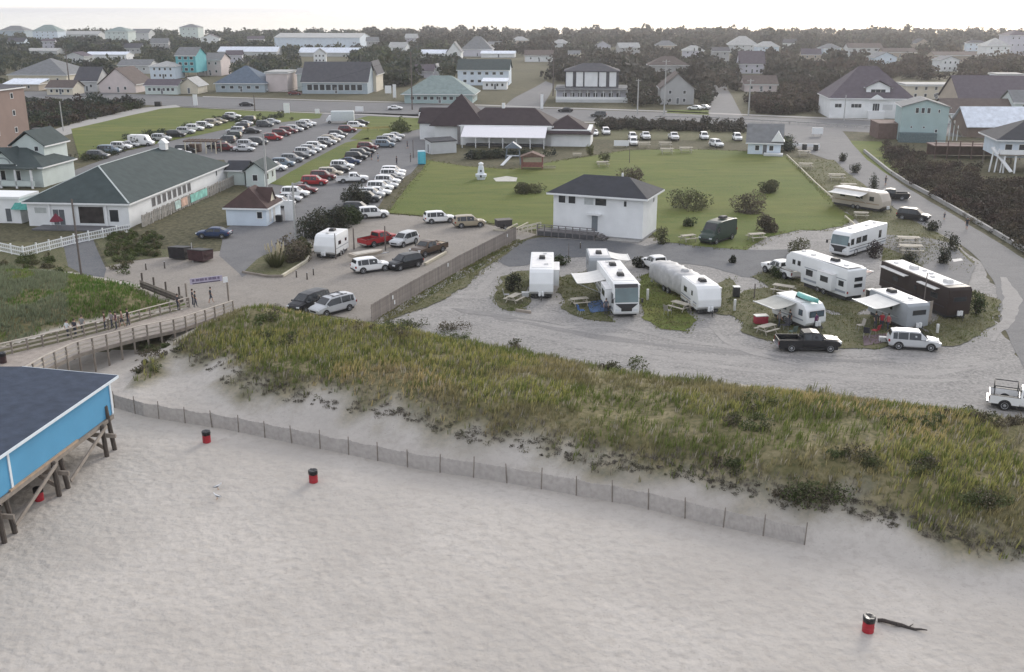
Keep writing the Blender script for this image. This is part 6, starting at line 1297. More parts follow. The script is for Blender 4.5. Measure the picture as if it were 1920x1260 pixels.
# ================================================================== pier house, boardwalk, fences, street furniture
M_WD = mat('weathered_wood', (.22, .19, .16), rough=.9, var=.2, scale=2)
M_PILE = mat('creosoted_pile', (.075, .062, .052), rough=.9, var=.25, scale=2)
M_BRACE = mat('grey_brace', (.27, .235, .20), rough=.9, var=.2, scale=2)
M_BDK = mat('boardwalk_plank', (.32, .28, .245), rough=.9, var=.16, scale=1.5)
M_RAILW = mat('boardwalk_rail', (.42, .375, .32), rough=.9, var=.14, scale=2)
def pier_house():
    a = math.atan2(-1.9, 14.6); rz = -math.atan2(1.9, 14.6); root = empty('pier_house', (-28.95, 71.6, 0), rz)   # local -y runs seaward along the eave
    tag(root, 'blue pier house on wooden piles with a dark slate roof above the beach', 'building')
    root.rotation_euler[2] = rz
    Lb, Wb, ze, zf_ = 30.0, 15.0, 4.35, 1.55; blue = mat('pier_blue', (.075, .27, .45), rough=.65, var=.05, scale=.5)
    b = MB(); b.box((-Wb/2, -Lb/2, (ze+zf_)/2-.10), (Wb-.9, Lb-1.0, ze-zf_-.16)); wl = b.build('wall', blue, root)
    b = MB(); b.prism([(0, ze), (-Wb/2, ze+.35), (-Wb, ze), (-Wb, ze-.18), (-Wb/2, ze+.17), (0, ze-.18)], -Lb, 0); b.build('roof', roofm('navy', RC['navy']), root)
    tr = mat('pier_trim', (.62, .68, .72), rough=.5, var=.04)
    b = MB(); b.box((.02, -Lb/2, ze-.10), (.05, Lb, .20)); b.build('fascia', tr, root)
    b = MB(); b.beam((0, .03, ze-.09), (-Wb/2, .03, ze+.26), .05, .2); b.build('barge_board', tr, root)
    b = MB(); b.box((-.43, -.58, (ze+zf_)/2-.05), (.08, .20, ze-zf_-.1)); b.build('corner_board', tr, wl); b = MB(); b.box((-.43, -13.2, (ze+zf_)/2-.05), (.08, .20, ze-zf_-.1)); b.build('corner_board', tr, wl)
    b = MB(); b.box((-Wb/2, -Lb/2-.4, zf_-.2), (Wb-.6, Lb-.6, .28)); b.build('floor_frame', M_WD, root)
    b = MB(); b.box((-.38, -9.6, zf_-.10), (.14, 8.0, .34)); b.build('sill_beam', mat('new_timber', (.36, .26, .18), rough=.85, var=.15, scale=2), root)
    for i, y in enumerate((-1.4, -2.6, -7.8, -9.0, -14.0, -15.2)):
        for j, x in enumerate((-.25, -4.2, -8.4)):
            b = MB(); zb = float(zf(-28.95+x+y*.13, 71.6+y))-.6
            b.bar((x+(.0 if j else .15), y, zb), (x-(.25 if j == 0 and i % 2 == 0 else 0), y, zf_+.9 if (j == 0 and i == 0) else zf_-.1), .17, n=8); b.build('pile', M_PILE, root)
    for y in (-1.9, -8.3, -14.6):
        b = MB(); b.beam((-.4, y, zf_-.35), (-4.0, y-.1, -.9), .10, .28); b.beam((-4.0, y+.15, zf_-.35), (-.5, y+.05, -.8), .10, .28); b.build('cross_brace', M_BRACE, root)
        b = MB(); b.beam((.35, y, .35), (-8.8, y, .35), .14, .3); b.build('cross_beam', M_BRACE, root)
    for y0, y1 in ((-2.2, -7.6), (-8.8, -14.0)):
        b = MB(); b.beam((-.1, y0, zf_-.3), (-.05, y1, -.55), .10, .26); b.build('side_brace', M_BRACE, root)
pier_house()
def boardwalk():
    root = empty('boardwalk', (-35, 91, 0)); O = Vector((-35, 91, 0)); tag(root, 'wooden boardwalk with railings climbing from the lot to the pier house', 'boardwalk')
    near = [G(436, 563.5, 1.25), G(338, 595.6, 1.7), G(250, 613.5, 2.1), G(141, 641, 2.5), G(81, 668, 2.55), G(45, 689, 2.6), G(20, 703, 2.6)]
    far = [G(353, 557.5, 1.45), G(260, 581.7, 1.9), G(196, 599, 2.2), G(119, 618, 2.45), G(3, 644, 2.6), G(-60, 657, 2.6), G(-110, 668, 2.6)]
    def samp(pl, n):
        d = [0]
        for a, b_ in zip(pl, pl[1:]): d.append(d[-1]+(b_-a).length)
        out = []
        for k in range(n+1):
            s = d[-1]*k/n; i = max(j for j in range(len(d)-1) if d[j] <= s+1e-6); out.append(pl[i].lerp(pl[i+1], (s-d[i])/(d[i+1]-d[i])))
        return out
    N = 150; A, B = samp(near, N), samp(far, N); dz = Vector((0, 0, 1.1)); b = MB()
    for k in range(N):
        a0, a1 = A[k]-dz, A[k].lerp(A[k+1], .9)-dz; b0, b1 = B[k]-dz, B[k].lerp(B[k+1], .9)-dz; q_ = [a0-O, a1-O, b1-O, b0-O]; t = Vector((0, 0, .06)); b.add(q_+[p-t for p in q_], [(0, 1, 2, 3), (7, 6, 5, 4), (0, 4, 5, 1), (1, 5, 6, 2), (2, 6, 7, 3), (3, 7, 4, 0)])
    o = b.build('deck_planks', M_BDK, root); o['kind'] = 'stuff'
    for pl, nm in ((A, 'n'), (B, 'f')):
        for off, wd, ht in ((0, .16, .07), (-.42, .05, .14), (-.8, .05, .14)):
            b = MB(); S_ = samp(pl, 24)
            for p, q_ in zip(S_, S_[1:]): b.beam(p-O+Vector((0, 0, off)), q_-O+Vector((0, 0, off)), wd, ht)
            b.build('rail', M_RAILW, root)
        S_ = samp(pl, 19)
        for p in S_:
            zb = float(zf(p.x, p.y))-.3; b = MB(); b.box((p.x-O.x, p.y-O.y, (p.z-.05+zb)/2), (.14, .14, p.z-.05-zb)); b.build('post', M_WD, root)
    b = MB(); S_ = samp(A, 24)
    for p, q_ in zip(S_, S_[1:]): b.beam(p-O-dz-Vector((0, 0, .18)), q_-O-dz-Vector((0, 0, .18)), .08, .3)
    b.build('edge_beam', M_WD, root)
    # diamond net below the near rail
    b = MB(); S_ = samp(A, 240)
    for k in range(0, 240):
        p = S_[k]-O; b.beam(p-Vector((0, 0, .15)), p-Vector((0, 0, 1.05)), .02, .02)
    o = b.build('wire_net', mat('pale_net', (.45, .43, .41), rough=.8, var=.1), root); o['kind'] = 'stuff'
boardwalk()
# ---- sand fence along the dune foot: posts and slatted bays
def sand_fence():
    pts = FENCE[3:15]; d = [0]
    for a, b_ in zip(pts, pts[1:]): d.append(d[-1]+(b_-a).length)
    def at(s):
        i = max(j for j in range(len(d)-1) if d[j] <= s+1e-6); p = pts[i].lerp(pts[i+1], (s-d[i])/(d[i+1]-d[i])); z = float(zf(p.x, p.y)); return Vector((p.x, p.y, z))
    root = empty('sand_fence', pts[0]); O = pts[0]; tag(root, 'grey slatted sand fence on thin posts along the dune foot', 'fence')
    sl_ = mat('fence_slat', (.37, .345, .325), rough=.95, var=.15, scale=3); po = mat('fence_post', (.21, .185, .16), rough=.95, var=.2, scale=3); nb = 22
    for k in range(nb+1):
        p = at(d[-1]*k/nb)-O; b = MB(); l = RNG.uniform(-.08, .08); hh = RNG.uniform(1.35, 1.6); b.bar(p-Vector((0, 0, .3)), p+Vector((l, 0, hh)), .045, n=6, r2=.035); b.build('post', po, root)
    for k in range(nb):
        b = MB(); s0, s1 = d[-1]*k/nb, d[-1]*(k+1)/nb; n = int((s1-s0)/.085); sag = RNG.uniform(.04, .14)
        for j in range(n):
            t = (j+.5)/n; p = at(s0+(s1-s0)*t)-O; z1 = 1.20-sag*4*t*(1-t)+RNG.uniform(-.03, .03); b.box((p.x, p.y+.03, p.z+z1/2-.1), (.064, .012, z1+.2), rz=R(-27))
        for zz in (.3, .65, 1.0):
            for j in range(6):
                p, q_ = at(s0+(s1-s0)*j/6)-O, at(s0+(s1-s0)*(j+1)/6)-O; b.beam(p+Vector((0, 0, zz)), q_+Vector((0, 0, zz)), .012, .012)
        o = b.build('slat_bay', sl_, root); o['kind'] = 'stuff'
    b = MB(); p = at(d[-1]); b.bar((p.x, p.y, p.z-.3), (p.x+.12, p.y, p.z+1.0), .07, n=6); b.bar((p.x+.12, p.y, p.z+1.0), (p.x+.02, p.y, p.z+1.75), .06, n=6, r2=.03)
sand_fence()
# ---- board fence between the sand lot and the campground, board by board
def board_fence():
    pts = [G(697, 605, 0), G(760, 566, 0), G(862, 507, 0), G(968, 450, 0)]; root = empty('board_fence', pts[0]); O = pts[0]; tag(root, 'tall weathered board fence between the sand lot and the campground', 'fence')
    m = [mat('fence_board_%d' % k, c, rough=.95, var=.2, scale=2) for k, c in enumerate(((.235, .205, .185), (.20, .175, .16), (.265, .235, .21)))]; ms = []
    for mm in m: b = MB(); b.box((0, 0, 0), (.165, .03, 1.85)); ms.append(b.mesh('board', mm))
    d = [0]
    for a, b_ in zip(pts, pts[1:]): d.append(d[-1]+(b_-a).length)
    n = min(290, int(d[-1]/.178))
    for k in range(n):
        s = d[-1]*(k+.5)/n; i = max(j for j in range(len(d)-1) if d[j] <= s); p = pts[i].lerp(pts[i+1], (s-d[i])/(d[i+1]-d[i]))-O; e = pts[i+1]-pts[i]
        o = link('board', ms[RNG.choice((0, 0, 1, 2))], root, (p.x, p.y, .95+RNG.uniform(-.03, .04)), math.atan2(e.y, e.x)); 
    for a, b_ in zip(pts, pts[1:]):
        for z in (.5, 1.5): q_ = MB(); off = Vector((-.05, .05, z)); q_.beam(a-O+off, b_-O+off, .05, .1); q_.build('rail', m[1], root)
    for f, z in ((.12, 1.35), (.13, .7), (.47, 1.5), (.92, 1.3)):
        s = d[-1]*f; i = max(j for j in range(len(d)-1) if d[j] <= s); p = pts[i].lerp(pts[i+1], (s-d[i])/(d[i+1]-d[i]))-O; e = pts[i+1]-pts[i]
        q_ = MB(); q_.box((0, 0, 0), (.26, .02, .42)); o = q_.build('notice', M_TRIM, root); o.location = (p.x+.04, p.y-.05, z); o.rotation_euler[2] = math.atan2(e.y, e.x)
board_fence()
# ---- white vinyl fence by the arcade lawn
def vinyl_fence():
    pts = [G(-60, 460, 0), G(0, 472, 0), G(45, 482, 0), G(140, 458, 0), G(245, 436, 0)]; O = pts[0]; root = empty('vinyl_fence', O); tag(root, 'white vinyl fence round the small lawn on the left', 'fence'); m = mat('white_vinyl', (.74, .75, .75), rough=.4, var=.03)
    for a, b_ in zip(pts, pts[1:]):
        L = (b_-a).length; n = max(1, round(L/2.3)); e = (b_-a).normalized()
        for k in range(n):
            p, q_ = a+e*(L*k/n)-O, a+e*(L*(k+1)/n)-O; x = MB()
            for z in (.18, .68, 1.18): x.beam(p+Vector((0, 0, z)), q_+Vector((0, 0, z)), .05, .13)
            for j in range(12): t = p.lerp(q_, (j+.5)/12); x.box((t.x, t.y, .68), (.02, .02, 1.0), rz=math.atan2(e.y, e.x)) if j % 2 else x.box((t.x, t.y, .68), (.09, .02, 1.0), rz=math.atan2(e.y, e.x))
            x.build('panel', m, root); x = MB(); x.box((p.x, p.y, .68), (.14, .14, 1.36)); x.box((p.x, p.y, 1.40), (.18, .18, .08)); x.build('post', m, root)
vinyl_fence()
# ---- poles
M_POLE = mat('pole_wood', (.13, .11, .10), rough=.95, var=.2, scale=2); M_POLEP = mat('pole_pale', (.38, .38, .37), rough=.6, var=.1)
def pole(px, pyb, pyt, label, pale=False, arm=None, r=.13, z=0.0, lamp=False, name='utility_pole', cat='pole'):
    p = P(px, pyb) if pyb > 510 else G(px, pyb, z); h = htop(p, pyt)-p.z; root = empty(name, p); tag(root, label, cat); m = M_POLEP if pale else M_POLE
    b = MB(); b.bar((0, 0, -.3), (0, 0, h), r, n=8, r2=r*.7); b.build('shaft', m, root)
    if arm: b = MB(); b.box((0, 0, h-.5), (arm, .12, .14)); b.build('crossarm', m, root); 
    if arm:
        for s in (-1, 1): b = MB(); b.bar((s*arm*.42, 0, h-.43), (s*arm*.42, 0, h-.2), .05); b.build('insulator', M_POLEP, root)
    if lamp: b = MB(); b.bar((0, 0, h-.15), (.9, -.2, h+.1), .05); b.build('lamp_arm', m, root); b = MB(); b.box((1.15, -.25, h+.1), (.6, .26, .14)); b.build('lamp_head', M_POLEP, root)
    return root
pole(153, 520, 373, 'dark wooden light pole standing at the left path below the white fence', lamp=False)
pole(503, 386, 250, 'tall pale lamp post behind the little hut', True, lamp=True, r=.21)
pole(555, 449, 343, 'greenish lamp post at the left end of the evergreen clump', True, lamp=True, r=.18)
pole(1245, 215, 112, 'pale utility pole in front of the brown arched house', True, 2.2, r=.22); pole(1195, 214, 148, 'pale utility pole right of the inn', True, 1.6, r=.22)
pole(1403, 218, 148, 'pale utility pole right of the side street', True, 2.0, r=.22); pole(1037, 180, 100, 'utility pole with crossarm left of the inn', False, 2.6, r=.25)
pole(773, 206, 98, 'utility pole before the green hip roof restaurant', False, 2.4, r=.24); pole(131, 162, 92, 'utility pole above the left hall', False, 2.2, r=.25); pole(119, 246, 190, 'pole in the dark scrub on the left', True, None, r=.16)
pole(478, 208, 178, 'dark pole on the left lawn edge by the street', r=.18); pole(1582, 226, 178, 'pole at the left corner of the purple roofed house', True, r=.18); pole(1728, 600, 512, 'thin wooden pole at the board screen beside the brown trailer', r=.07)
pole(664, 468, 428, 'dark post behind the camper in the sand lot', r=.11, name='post', cat='post'); pole(723, 470, 424, 'dark post between the red pickup and the silver SUV', r=.11, name='post', cat='post'); pole(630, 486, 438, 'dark post beside the small white travel trailer', r=.08, name='post', cat='post'); pole(1066, 492, 456, 'slim sign post behind the first trailer', r=.05, name='sign_post', cat='post')
pole(1414, 560, 532, 'thin post beside the small round nosed trailer', r=.08, name='post', cat='post'); pole(1180, 306, 276, 'thin post on the far lawn', r=.08, name='post', cat='post'); pole(775, 296, 262, 'short dark post near the blue toilet', r=.10, name='post', cat='post')
# wires between the street poles
def wire(a, b_, label, sag=1.2):
    m = MB(); pts = [a.lerp(b_, k/10)-Vector((0, 0, sag*4*(k/10)*(1-k/10))) for k in range(11)]
    for p, q_ in zip(pts, pts[1:]): m.bar(p, q_, .035, n=4)
    tag(m.build('wire', M_BLACK), label, 'wire')
tops = []
for x, yb, yt in ((478, 208, 178), (773, 206, 98), (1037, 180, 100), (1245, 215, 112), (1403, 218, 148)):
    p = G(x, yb); tops.append(Vector((p.x, p.y, htop(p, yt)-.4)))
for i, nm in enumerate(('left lawn pole and the restaurant pole', 'restaurant pole and the inn pole', 'inn pole and the pole before the brown house', 'two pale poles right of the inn')): wire(tops[i], tops[i+1], f'overhead wire between the {nm}')
# ---- beach bins, driftwood, gulls
def drum(p, label, col=None):
    root = empty('waste_drum', p); tag(root, label, 'bin', 'red waste drums on the beach'); red = mat('drum_red' if col is None else 'drum_dark', col or (.34, .02, .03), rough=.5, var=.18, scale=3)
    b = MB(); n = 20; rings = []
    for z, r in ((0, .285), (.02, .30), (.27, .30), (.29, .315), (.31, .30), (.56, .30), (.58, .315), (.60, .30), (.80, .30)): rings.append([Vector((r*math.cos(2*math.pi*i/n), r*math.sin(2*math.pi*i/n), z)) for i in range(n)])
    b.loft(rings); b.build('drum', red, root)
    b = MB(); rings = []; rg = random.Random(int(p[0]*10))
    for z, r in ((.60, .312), (.80, .325), (.90, .318), (.905, .27), (.84, .02)): rings.append([Vector(((r+rg.uniform(-.008, .012))*math.cos(2*math.pi*i/n), (r+rg.uniform(-.008, .012))*math.sin(2*math.pi*i/n), z+rg.uniform(-.02, .02))) for i in range(n)])
    b.loft(rings); b.build('bin_liner', mat('bin_bag', (.012, .012, .013), rough=.35, var=.3, scale=8), root, True)
drum(P(388, 829), 'red waste drum with black liner nearest the sand fence'); drum(P(588, 904), 'red waste drum with black liner in the middle of the beach'); drum(P(1627, 1184), 'red waste drum with black liner beside the driftwood pole'); drum(P(74, 938), 'red waste drum in the shade under the pier house')
def driftwood():
    a, b_ = P(1645, 1166), P(1738, 1186); root = empty('driftwood', a); tag(root, 'long dark driftwood pole lying on the sand by a drum', 'driftwood'); d = b_-a; pts = [a-a+d*t+Vector((0, 0, .10+.05*math.sin(t*7))) for t in [k/8 for k in range(9)]]; m = MB()
    for k in range(8): pts[k].y += .05*math.sin(k*1.9); 
    rr = [.10, .11, .10, .11, .10, .08, .07, .05, .03]
    for k in range(8): m.bar(pts[k], pts[k+1], rr[k], n=7, r2=rr[k+1])
    m.build('trunk', mat('driftwood_dark', (.05, .042, .038), rough=.95, var=.3, scale=3), root); m = MB(); m.bar(pts[5], pts[5]+Vector((.35, .25, .06)), .04, n=5, r2=.015); m.build('branch', _M['driftwood_dark'], root)
driftwood()
def gull(p, rz, label):
    root = empty('gull', p, rz); tag(root, label, 'bird', 'gulls on the beach'); b = MB(); st = [(-.30, .015, .22), (-.20, .05, .23), (-.05, .085, .24), (.08, .085, .26), (.16, .055, .31), (.20, .045, .36), (.25, .05, .40), (.30, .035, .40), (.34, .008, .385)]
    b.loft([[Vector((x, r*math.cos(t), z+r*math.sin(t))) for t in [2*math.pi*k/10 for k in range(10)]] for x, r, z in st]); b.build('body', mat('gull_white', (.62, .62, .62), rough=.8, var=.06), root, True)
    for s in (1, -1):
        m = MB(); m.add([(.12, s*.08, .29), (-.05, s*.105, .30), (-.36, s*.04, .235), (-.05, s*.095, .20)], [(0, 1, 2, 3), (3, 2, 1, 0)]); m.build('wing', mat('gull_grey', (.16, .165, .17), rough=.8, var=.1), root)
        m = MB(); m.bar((.02, s*.04, 0), (.02, s*.035, .19), .010, n=5); m.bar((.02, s*.04, .01), (.09, s*.05, .01), .012, n=4); m.build('leg', mat('gull_leg', (.45, .25, .12), rough=.7), root)
    m = MB(); m.bar((.33, 0, .39), (.41, 0, .375), .016, n=5, r2=.004); m.build('beak', _M['gull_leg'], root)
gull(P(408, 918), R(30), 'gull standing on the sand, upper of the two'); gull(P(408, 936), R(160), 'gull standing on the sand, lower of the two')
# ---- timber frame with banner, barrier, dumpsters
def banner():
    a, b_ = P(352, 576), P(429, 566); root = empty('banner_frame', a); tag(root, 'two posts carrying a pale purple lettered banner at the boardwalk entrance', 'sign'); d = b_-a; h = 2.6
    for t, nm in ((0, 'l'), (1, 'r')): m = MB(); p = d*t; m.box((p.x, p.y, h/2), (.16, .16, h)); m.build('post', M_WD, root)
    rz = math.atan2(d.y, d.x); c = d*.5; L = d.length*.78
    m = MB(); m.box((0, 0, 0), (L, .05, .62)); o = m.build('banner', mat('banner_lilac', (.42, .38, .47), rough=.8, var=.12), root); o.location = (c.x, c.y, h+.1); o.rotation_euler[2] = rz
    for k in range(7):
        m = MB(); m.box((0, 0, 0), (.24+.1*(k % 3), .02, .26)); q_ = m.build('lettering', mat('banner_purple', (.17, .14, .21), rough=.8, var=.12), o); q_.location = (-L*.40+k*L*.13, -.04, .1)
    m = MB(); m.box((0, -.045, -.24), (L*.86, .02, .09)); m.build('underline', mat('banner_line', (.06, .05, .08), rough=.8), o)
    m = MB(); m.box((0, 0, 0), (.5, .06, .6)); q_ = m.build('notice', M_TRIM, root); q_.location = (d.x*.97, d.y*.97-.12, h-.1); q_.rotation_euler[2] = rz
    a, b_ = P(264, 540), P(345, 572); root = empty('timber_barrier', a); tag(root, 'low dark timber barrier with three posts beside the boardwalk entrance', 'barrier'); d = b_-a
    for t in (.06, .34, .62, .92): m = MB(); p = d*t; m.box((p.x, p.y, .9), (.16, .16, 1.9)); m.build('post', M_PILE, root)
    for z in (.25, .55, .85): m = MB(); m.beam(Vector((0, -.1, z)), d+Vector((0, -.1, z)), .06, .26); m.build('plank', M_WD if z > .8 else M_PILE, root)
banner()
def dumpster(px, py, rz, label, col):
    root = empty('dumpster', G(px, py, .04), rz); tag(root, label, 'dumpster'); m = mat('dumpster_'+('dark' if col[0] < .04 else 'brown'), col, rough=.7, var=.25, scale=2); b = MB()
    b.prism([(-1.0, .2), (1.0, .2), (1.15, 1.25), (-1.15, 1.55)], -1.1, 1.1, plane='yz'); b.build('bin', m, root)
    b = MB(); b.prism([(-1.18, 1.60), (1.18, 1.29), (1.18, 1.35), (-1.18, 1.66)], -1.14, 1.14, plane='yz'); b.build('lid', M_BLACK, root)
    for s in (1, -1): b = MB(); b.box((s*1.2, 0, .9), (.12, 1.4, .18)); b.build('lift_sleeve', m, root)
dumpster(340, 484, R(-12), 'black dumpster on the left of the dumpster pair', (.022, .02, .022)); dumpster(377, 489, R(-20), 'dark maroon dumpster on the right of the pair', (.055, .026, .028))
pole(362, 492, 455, 'pale post between the two dumpsters', True, r=.07, name='post', cat='post')
# ---- signs
def board_sign(px, py, wpx, hpx, label, post=.4, col=None):
    p = G(px, py, 0); m_ = mpp(px, py); root = empty('sign_board', p, R(-4)); tag(root, label, 'sign'); w_, h_ = wpx*m_, hpx*m_; b = MB(); b.box((0, 0, post+h_/2), (w_, .25, h_)); b.build('board', col or M_TRIM, root)
    for s in (-1, 1): b = MB(); b.box((s*w_*.36, .2, (post+h_)/2), (.16, .12, post+h_)); b.build('post', M_POLEP, root)
board_sign(367, 200, 8, 20, 'tall narrow white sign on the left lawn by the street'); board_sign(538, 214, 11, 18, 'larger white sign board standing on the grass left of the lot entrance'); board_sign(595, 215, 8, 8, 'small white sign right of the larger sign board'); board_sign(674, 212, 15, 9, 'pinkish white sign at the lot entrance', .5); board_sign(740, 185, 6, 24, 'slim white roadside sign left of the green hip roof'); board_sign(728, 177, 12, 14, 'white sign board behind the slim roadside sign'); board_sign(1016, 206, 5, 26, 'slim white sign left of the inn'); board_sign(1165, 276, 28, 10, 'low pale board at the far lawn edge', .3); board_sign(1532, 256, 20, 12, 'pale framed board at the beach road turning', .6)
# low white fence and border rails near the beach road
def rail_line(pts, label, z=.45, posts=True, m=None, sz=(.16, .16), name='border_rail', cat='rail'):
    W_ = [G(x, y, 0) for x, y in pts]; O = W_[0]; root = empty(name, O); tag(root, label, cat); m = m or mat('cream_timber', (.50, .46, .36), rough=.85, var=.12, scale=1.5)
    for a, b_ in zip(W_, W_[1:]):
        q_ = MB(); q_.beam(a-O+Vector((0, 0, z)), b_-O+Vector((0, 0, z)), *sz); q_.build('rail', m, root); L = (b_-a).length
        if posts:
            n = max(1, int(L/2.5))
            for k in range(n+1): p = a.lerp(b_, k/n)-O; q_ = MB(); q_.box((p.x, p.y, z/2), (.14, .14, z)); q_.build('post', m, root)
rail_line([(1475, 294), (1500, 318), (1530, 348), (1564, 378)], 'cream timber rail along the right edge of the lawn, upper length'); rail_line([(1584, 410), (1604, 428)], 'cream timber rail along the right edge of the lawn, lower length')
rail_line([(530, 520), (575, 492), (582, 482)], 'pale timber edging of the pampas island', z=.2, posts=False, sz=(.3, .3)); rail_line([(797, 498), (836, 476)], 'pale timber log in the sand lot beside the black SUV', z=.2, posts=False, sz=(.3, .3)); rail_line([(455, 512), (500, 520), (530, 520)], 'dark log edging at the tip of the pampas island', z=.15, posts=False, sz=(.25, .25), m=M_WD)
rail_line([(968, 584), (995, 588)], 'bleached log on the gravel before the first trailer', z=.15, posts=False, sz=(.28, .28), m=M_BRACE)
kb = mat('concrete_kerb', (.32, .31, .295), rough=.9, var=.12, scale=1)
rail_line([(1620, 285), (1665, 322), (1700, 345), (1740, 366), (1790, 395), (1860, 436), (1930, 478)], 'low concrete wall along the right side of the beach road', z=.3, posts=False, m=kb, sz=(.35, .6), name='roadside_wall', cat='wall')
rail_line([(1228, 222), (1330, 224), (1480, 232), (1660, 243)], 'pale guard rail along the street on the right', z=.6, sz=(.12, .3), m=mat('guard_rail', (.34, .33, .32), rough=.6, var=.1), name='guard_rail')
rail_line([(1484, 279), (1505, 279)], 'short white fence panel left of the bins', z=.9, sz=(.1, .7), m=M_TRIM, name='fence_panel', cat='fence'); rail_line([(1506, 280), (1536, 280)], 'white fence panel with dark bins by the beach road', z=.9, sz=(.1, .7), m=M_TRIM, name='fence_panel', cat='fence')
rail_line([(660, 246), (690, 246), (730, 244)], 'yellow picket rail on the grass near the lot entrance', z=.8, sz=(.1, .5), m=mat('yellow_rail', (.40, .34, .14), rough=.8, var=.15), name='picket_rail', cat='fence')
# board screen beside the brown trailer
def screen():
    a, b_ = G(1718, 612, 0), G(1745, 604, 0); root = empty('board_screen', a); tag(root, 'grey board screen between the grey and the brown trailer', 'fence'); d = b_-a; n = 9
    for k in range(n): q_ = MB(); p = d*((k+.5)/n); q_.box((0, 0, 0), (d.length/n*.94, .04, 2.2)); o = q_.build('board', M_BRACE if k % 3 else M_RVGREY, root); o.location = (p.x, p.y, 1.15); o.rotation_euler[2] = math.atan2(d.y, d.x)
    for z in (.5, 1.8): q_ = MB(); q_.beam(Vector((0, .06, z)), d+Vector((0, .06, z)), .05, .1); q_.build('rail', M_WD, root)
screen()
# ---- picnic tables and benches
M_PIC = mat('picnic_wood', (.42, .385, .32), rough=.9, var=.16, scale=2)
def picnic_proto():
    root = empty('picnic_table', (0, 0, 0))
    b = MB()
    for k in range(5): b.box((0, -.32+k*.16, .75), (1.9, .145, .045))
    b.build('table_top', M_PIC, root)
    for s in (1, -1):
        b = MB(); b.box((0, s*.72, .45), (1.9, .26, .045)); b.build('bench', M_PIC, root)
    for s in (1, -1):
        b = MB(); b.beam((s*.7, .65, 0), (s*.7, .28, .73), .05, .1); b.beam((s*.7, -.65, 0), (s*.7, -.28, .73), .05, .1); b.beam((s*.7, -.80, .40), (s*.7, .80, .40), .05, .1); b.build('leg_frame', M_PIC, root)
    return root
PT = None
for i, (x, y, a, lab, sc_) in enumerate([(964, 566, 60, 'picnic table in the grass beside the dark spiky shrub', 1), (1086, 572, 20, 'picnic table under the awning side of the motorhome', 1), (1276, 582, -50, 'picnic table beside the short white trailer', 1.1), (1437, 624, 35, 'picnic table under the grey awning of the small trailer', 1), (1468, 550, -35, 'pale picnic table behind the small round nosed trailer', 1.2), (1418, 450, 15, 'pale picnic table on the lawn edge left of the bush', 1.2), (1702, 460, -8, 'pale picnic table on the empty pitch, upper of two', 1.5), (1706, 476, -8, 'pale picnic table on the empty pitch, lower of two', 1.5), (1290, 452, 25, 'picnic table beside the black camper van', 1.1), (1614, 408, -10, 'picnic table in front of the tan camper', 1.1), (1510, 316, -5, 'picnic table on the empty pitches nearest the cream rail', 1.4), (1568, 338, -5, 'picnic table on the empty pitches with a white post', 1.5), (1507, 292, -5, 'picnic table on the empty pitches by the cottage', 1.4), (1590, 356, -8, 'picnic table behind the tan camper', 1.4), (1130, 312, 8, 'bench table by the round bush on the far lawn', 1.3), (1207, 276, 0, 'picnic table at the far lawn edge under the hedge', 1.5), (1247, 276, 0, 'picnic table on the far lawn, left of the trio', 1.5), (1250, 288, 0, 'picnic table on the far lawn, nearest of the trio', 1.5), (1286, 286, 0, 'picnic table on the far lawn, right of the trio', 1.5), (1082, 294, 0, 'small pale table near the playground', 1.0), (1600, 366, -8, 'long pale table beside the tan camper roof', 1.2)]):
    if PT is None: o = PT = picnic_proto()
    else: o = copy_tree(PT); o.name = 'picnic_table'
    o.location = G(x, y, .10); o.rotation_euler[2] = R(a); o.scale = (sc_,)*3; tag(o, lab, 'picnic table', 'picnic tables')
# ---- camp gear
def chair_proto():
    root = empty('camp_chair', (0, 0, 0)); m = mat('camp_fabric', (1, 1, 1), rough=.85, var=.12, objcol=True)
    b = MB(); b.box((0, 0, .42), (.5, .5, .03)); b.build('seat', m, root); b = MB(); b.prism([(-.24, .42), (-.28, .44), (-.40, .95), (-.36, .95)], -.25, .25); b.build('backrest', m, root)
    for x, y in ((.22, .24), (.22, -.24), (-.22, .24), (-.22, -.24)): b = MB(); b.bar((x*1.15, y, 0), (x*.9, y, .43), .015); b.build('leg', M_ALU, root)
    return root
CP = None
for x, y, a, c, lab in [(1090, 590, 20, (.05, .12, .3), 'blue folding chair in front of the motorhome awning'), (1140, 585, 80, (.12, .12, .14), 'dark folding chair beside the motorhome door'), (1470, 618, 200, (.05, .05, .06), 'black folding chair under the grey awning'), (1485, 630, 120, (.10, .14, .12), 'green folding chair beside the black pickup'), (1612, 618, 190, (.35, .32, .28), 'pale folding chair left of the cream awning'), (1625, 632, 60, (.04, .04, .05), 'black folding chair in front of the cream awning'), (1640, 628, 130, (.30, .03, .04), 'red folding chair under the cream awning'), (1252, 590, 40, (.3, .28, .25), 'pale folding chair beside the short white trailer'), (950, 560, 0, (.3, .3, .3), 'grey folding chair by the spiky shrub')]:
    if CP is None: o = CP = chair_proto()
    else: o = copy_tree(CP); o.name = 'camp_chair'
    setcol(o, (*c, 1)); o.location = G(x, y, .10); o.rotation_euler[2] = R(a); o.scale = (1.15,)*3; tag(o, lab, 'chair', 'folding chairs on the pitches')
def mat_sheet(px, col, label, name='ground_mat', z=.11):
    pts = [G(x, y, z) for x, y in px]; O = pts[0]; b = MB(); k = len(pts); b.add([p-O for p in pts]+[p-O-Vector((0, 0, .02)) for p in pts], [tuple(range(k)), tuple(range(2*k-1, k-1, -1))]+[(i, (i+1) % k, k+(i+1) % k, k+i) for i in range(k)]); o = b.build(name, mat(name+'_'+label.split()[0], col, rough=.8, var=.15, scale=1.5)); o.location = O; tag(o, label, 'mat')
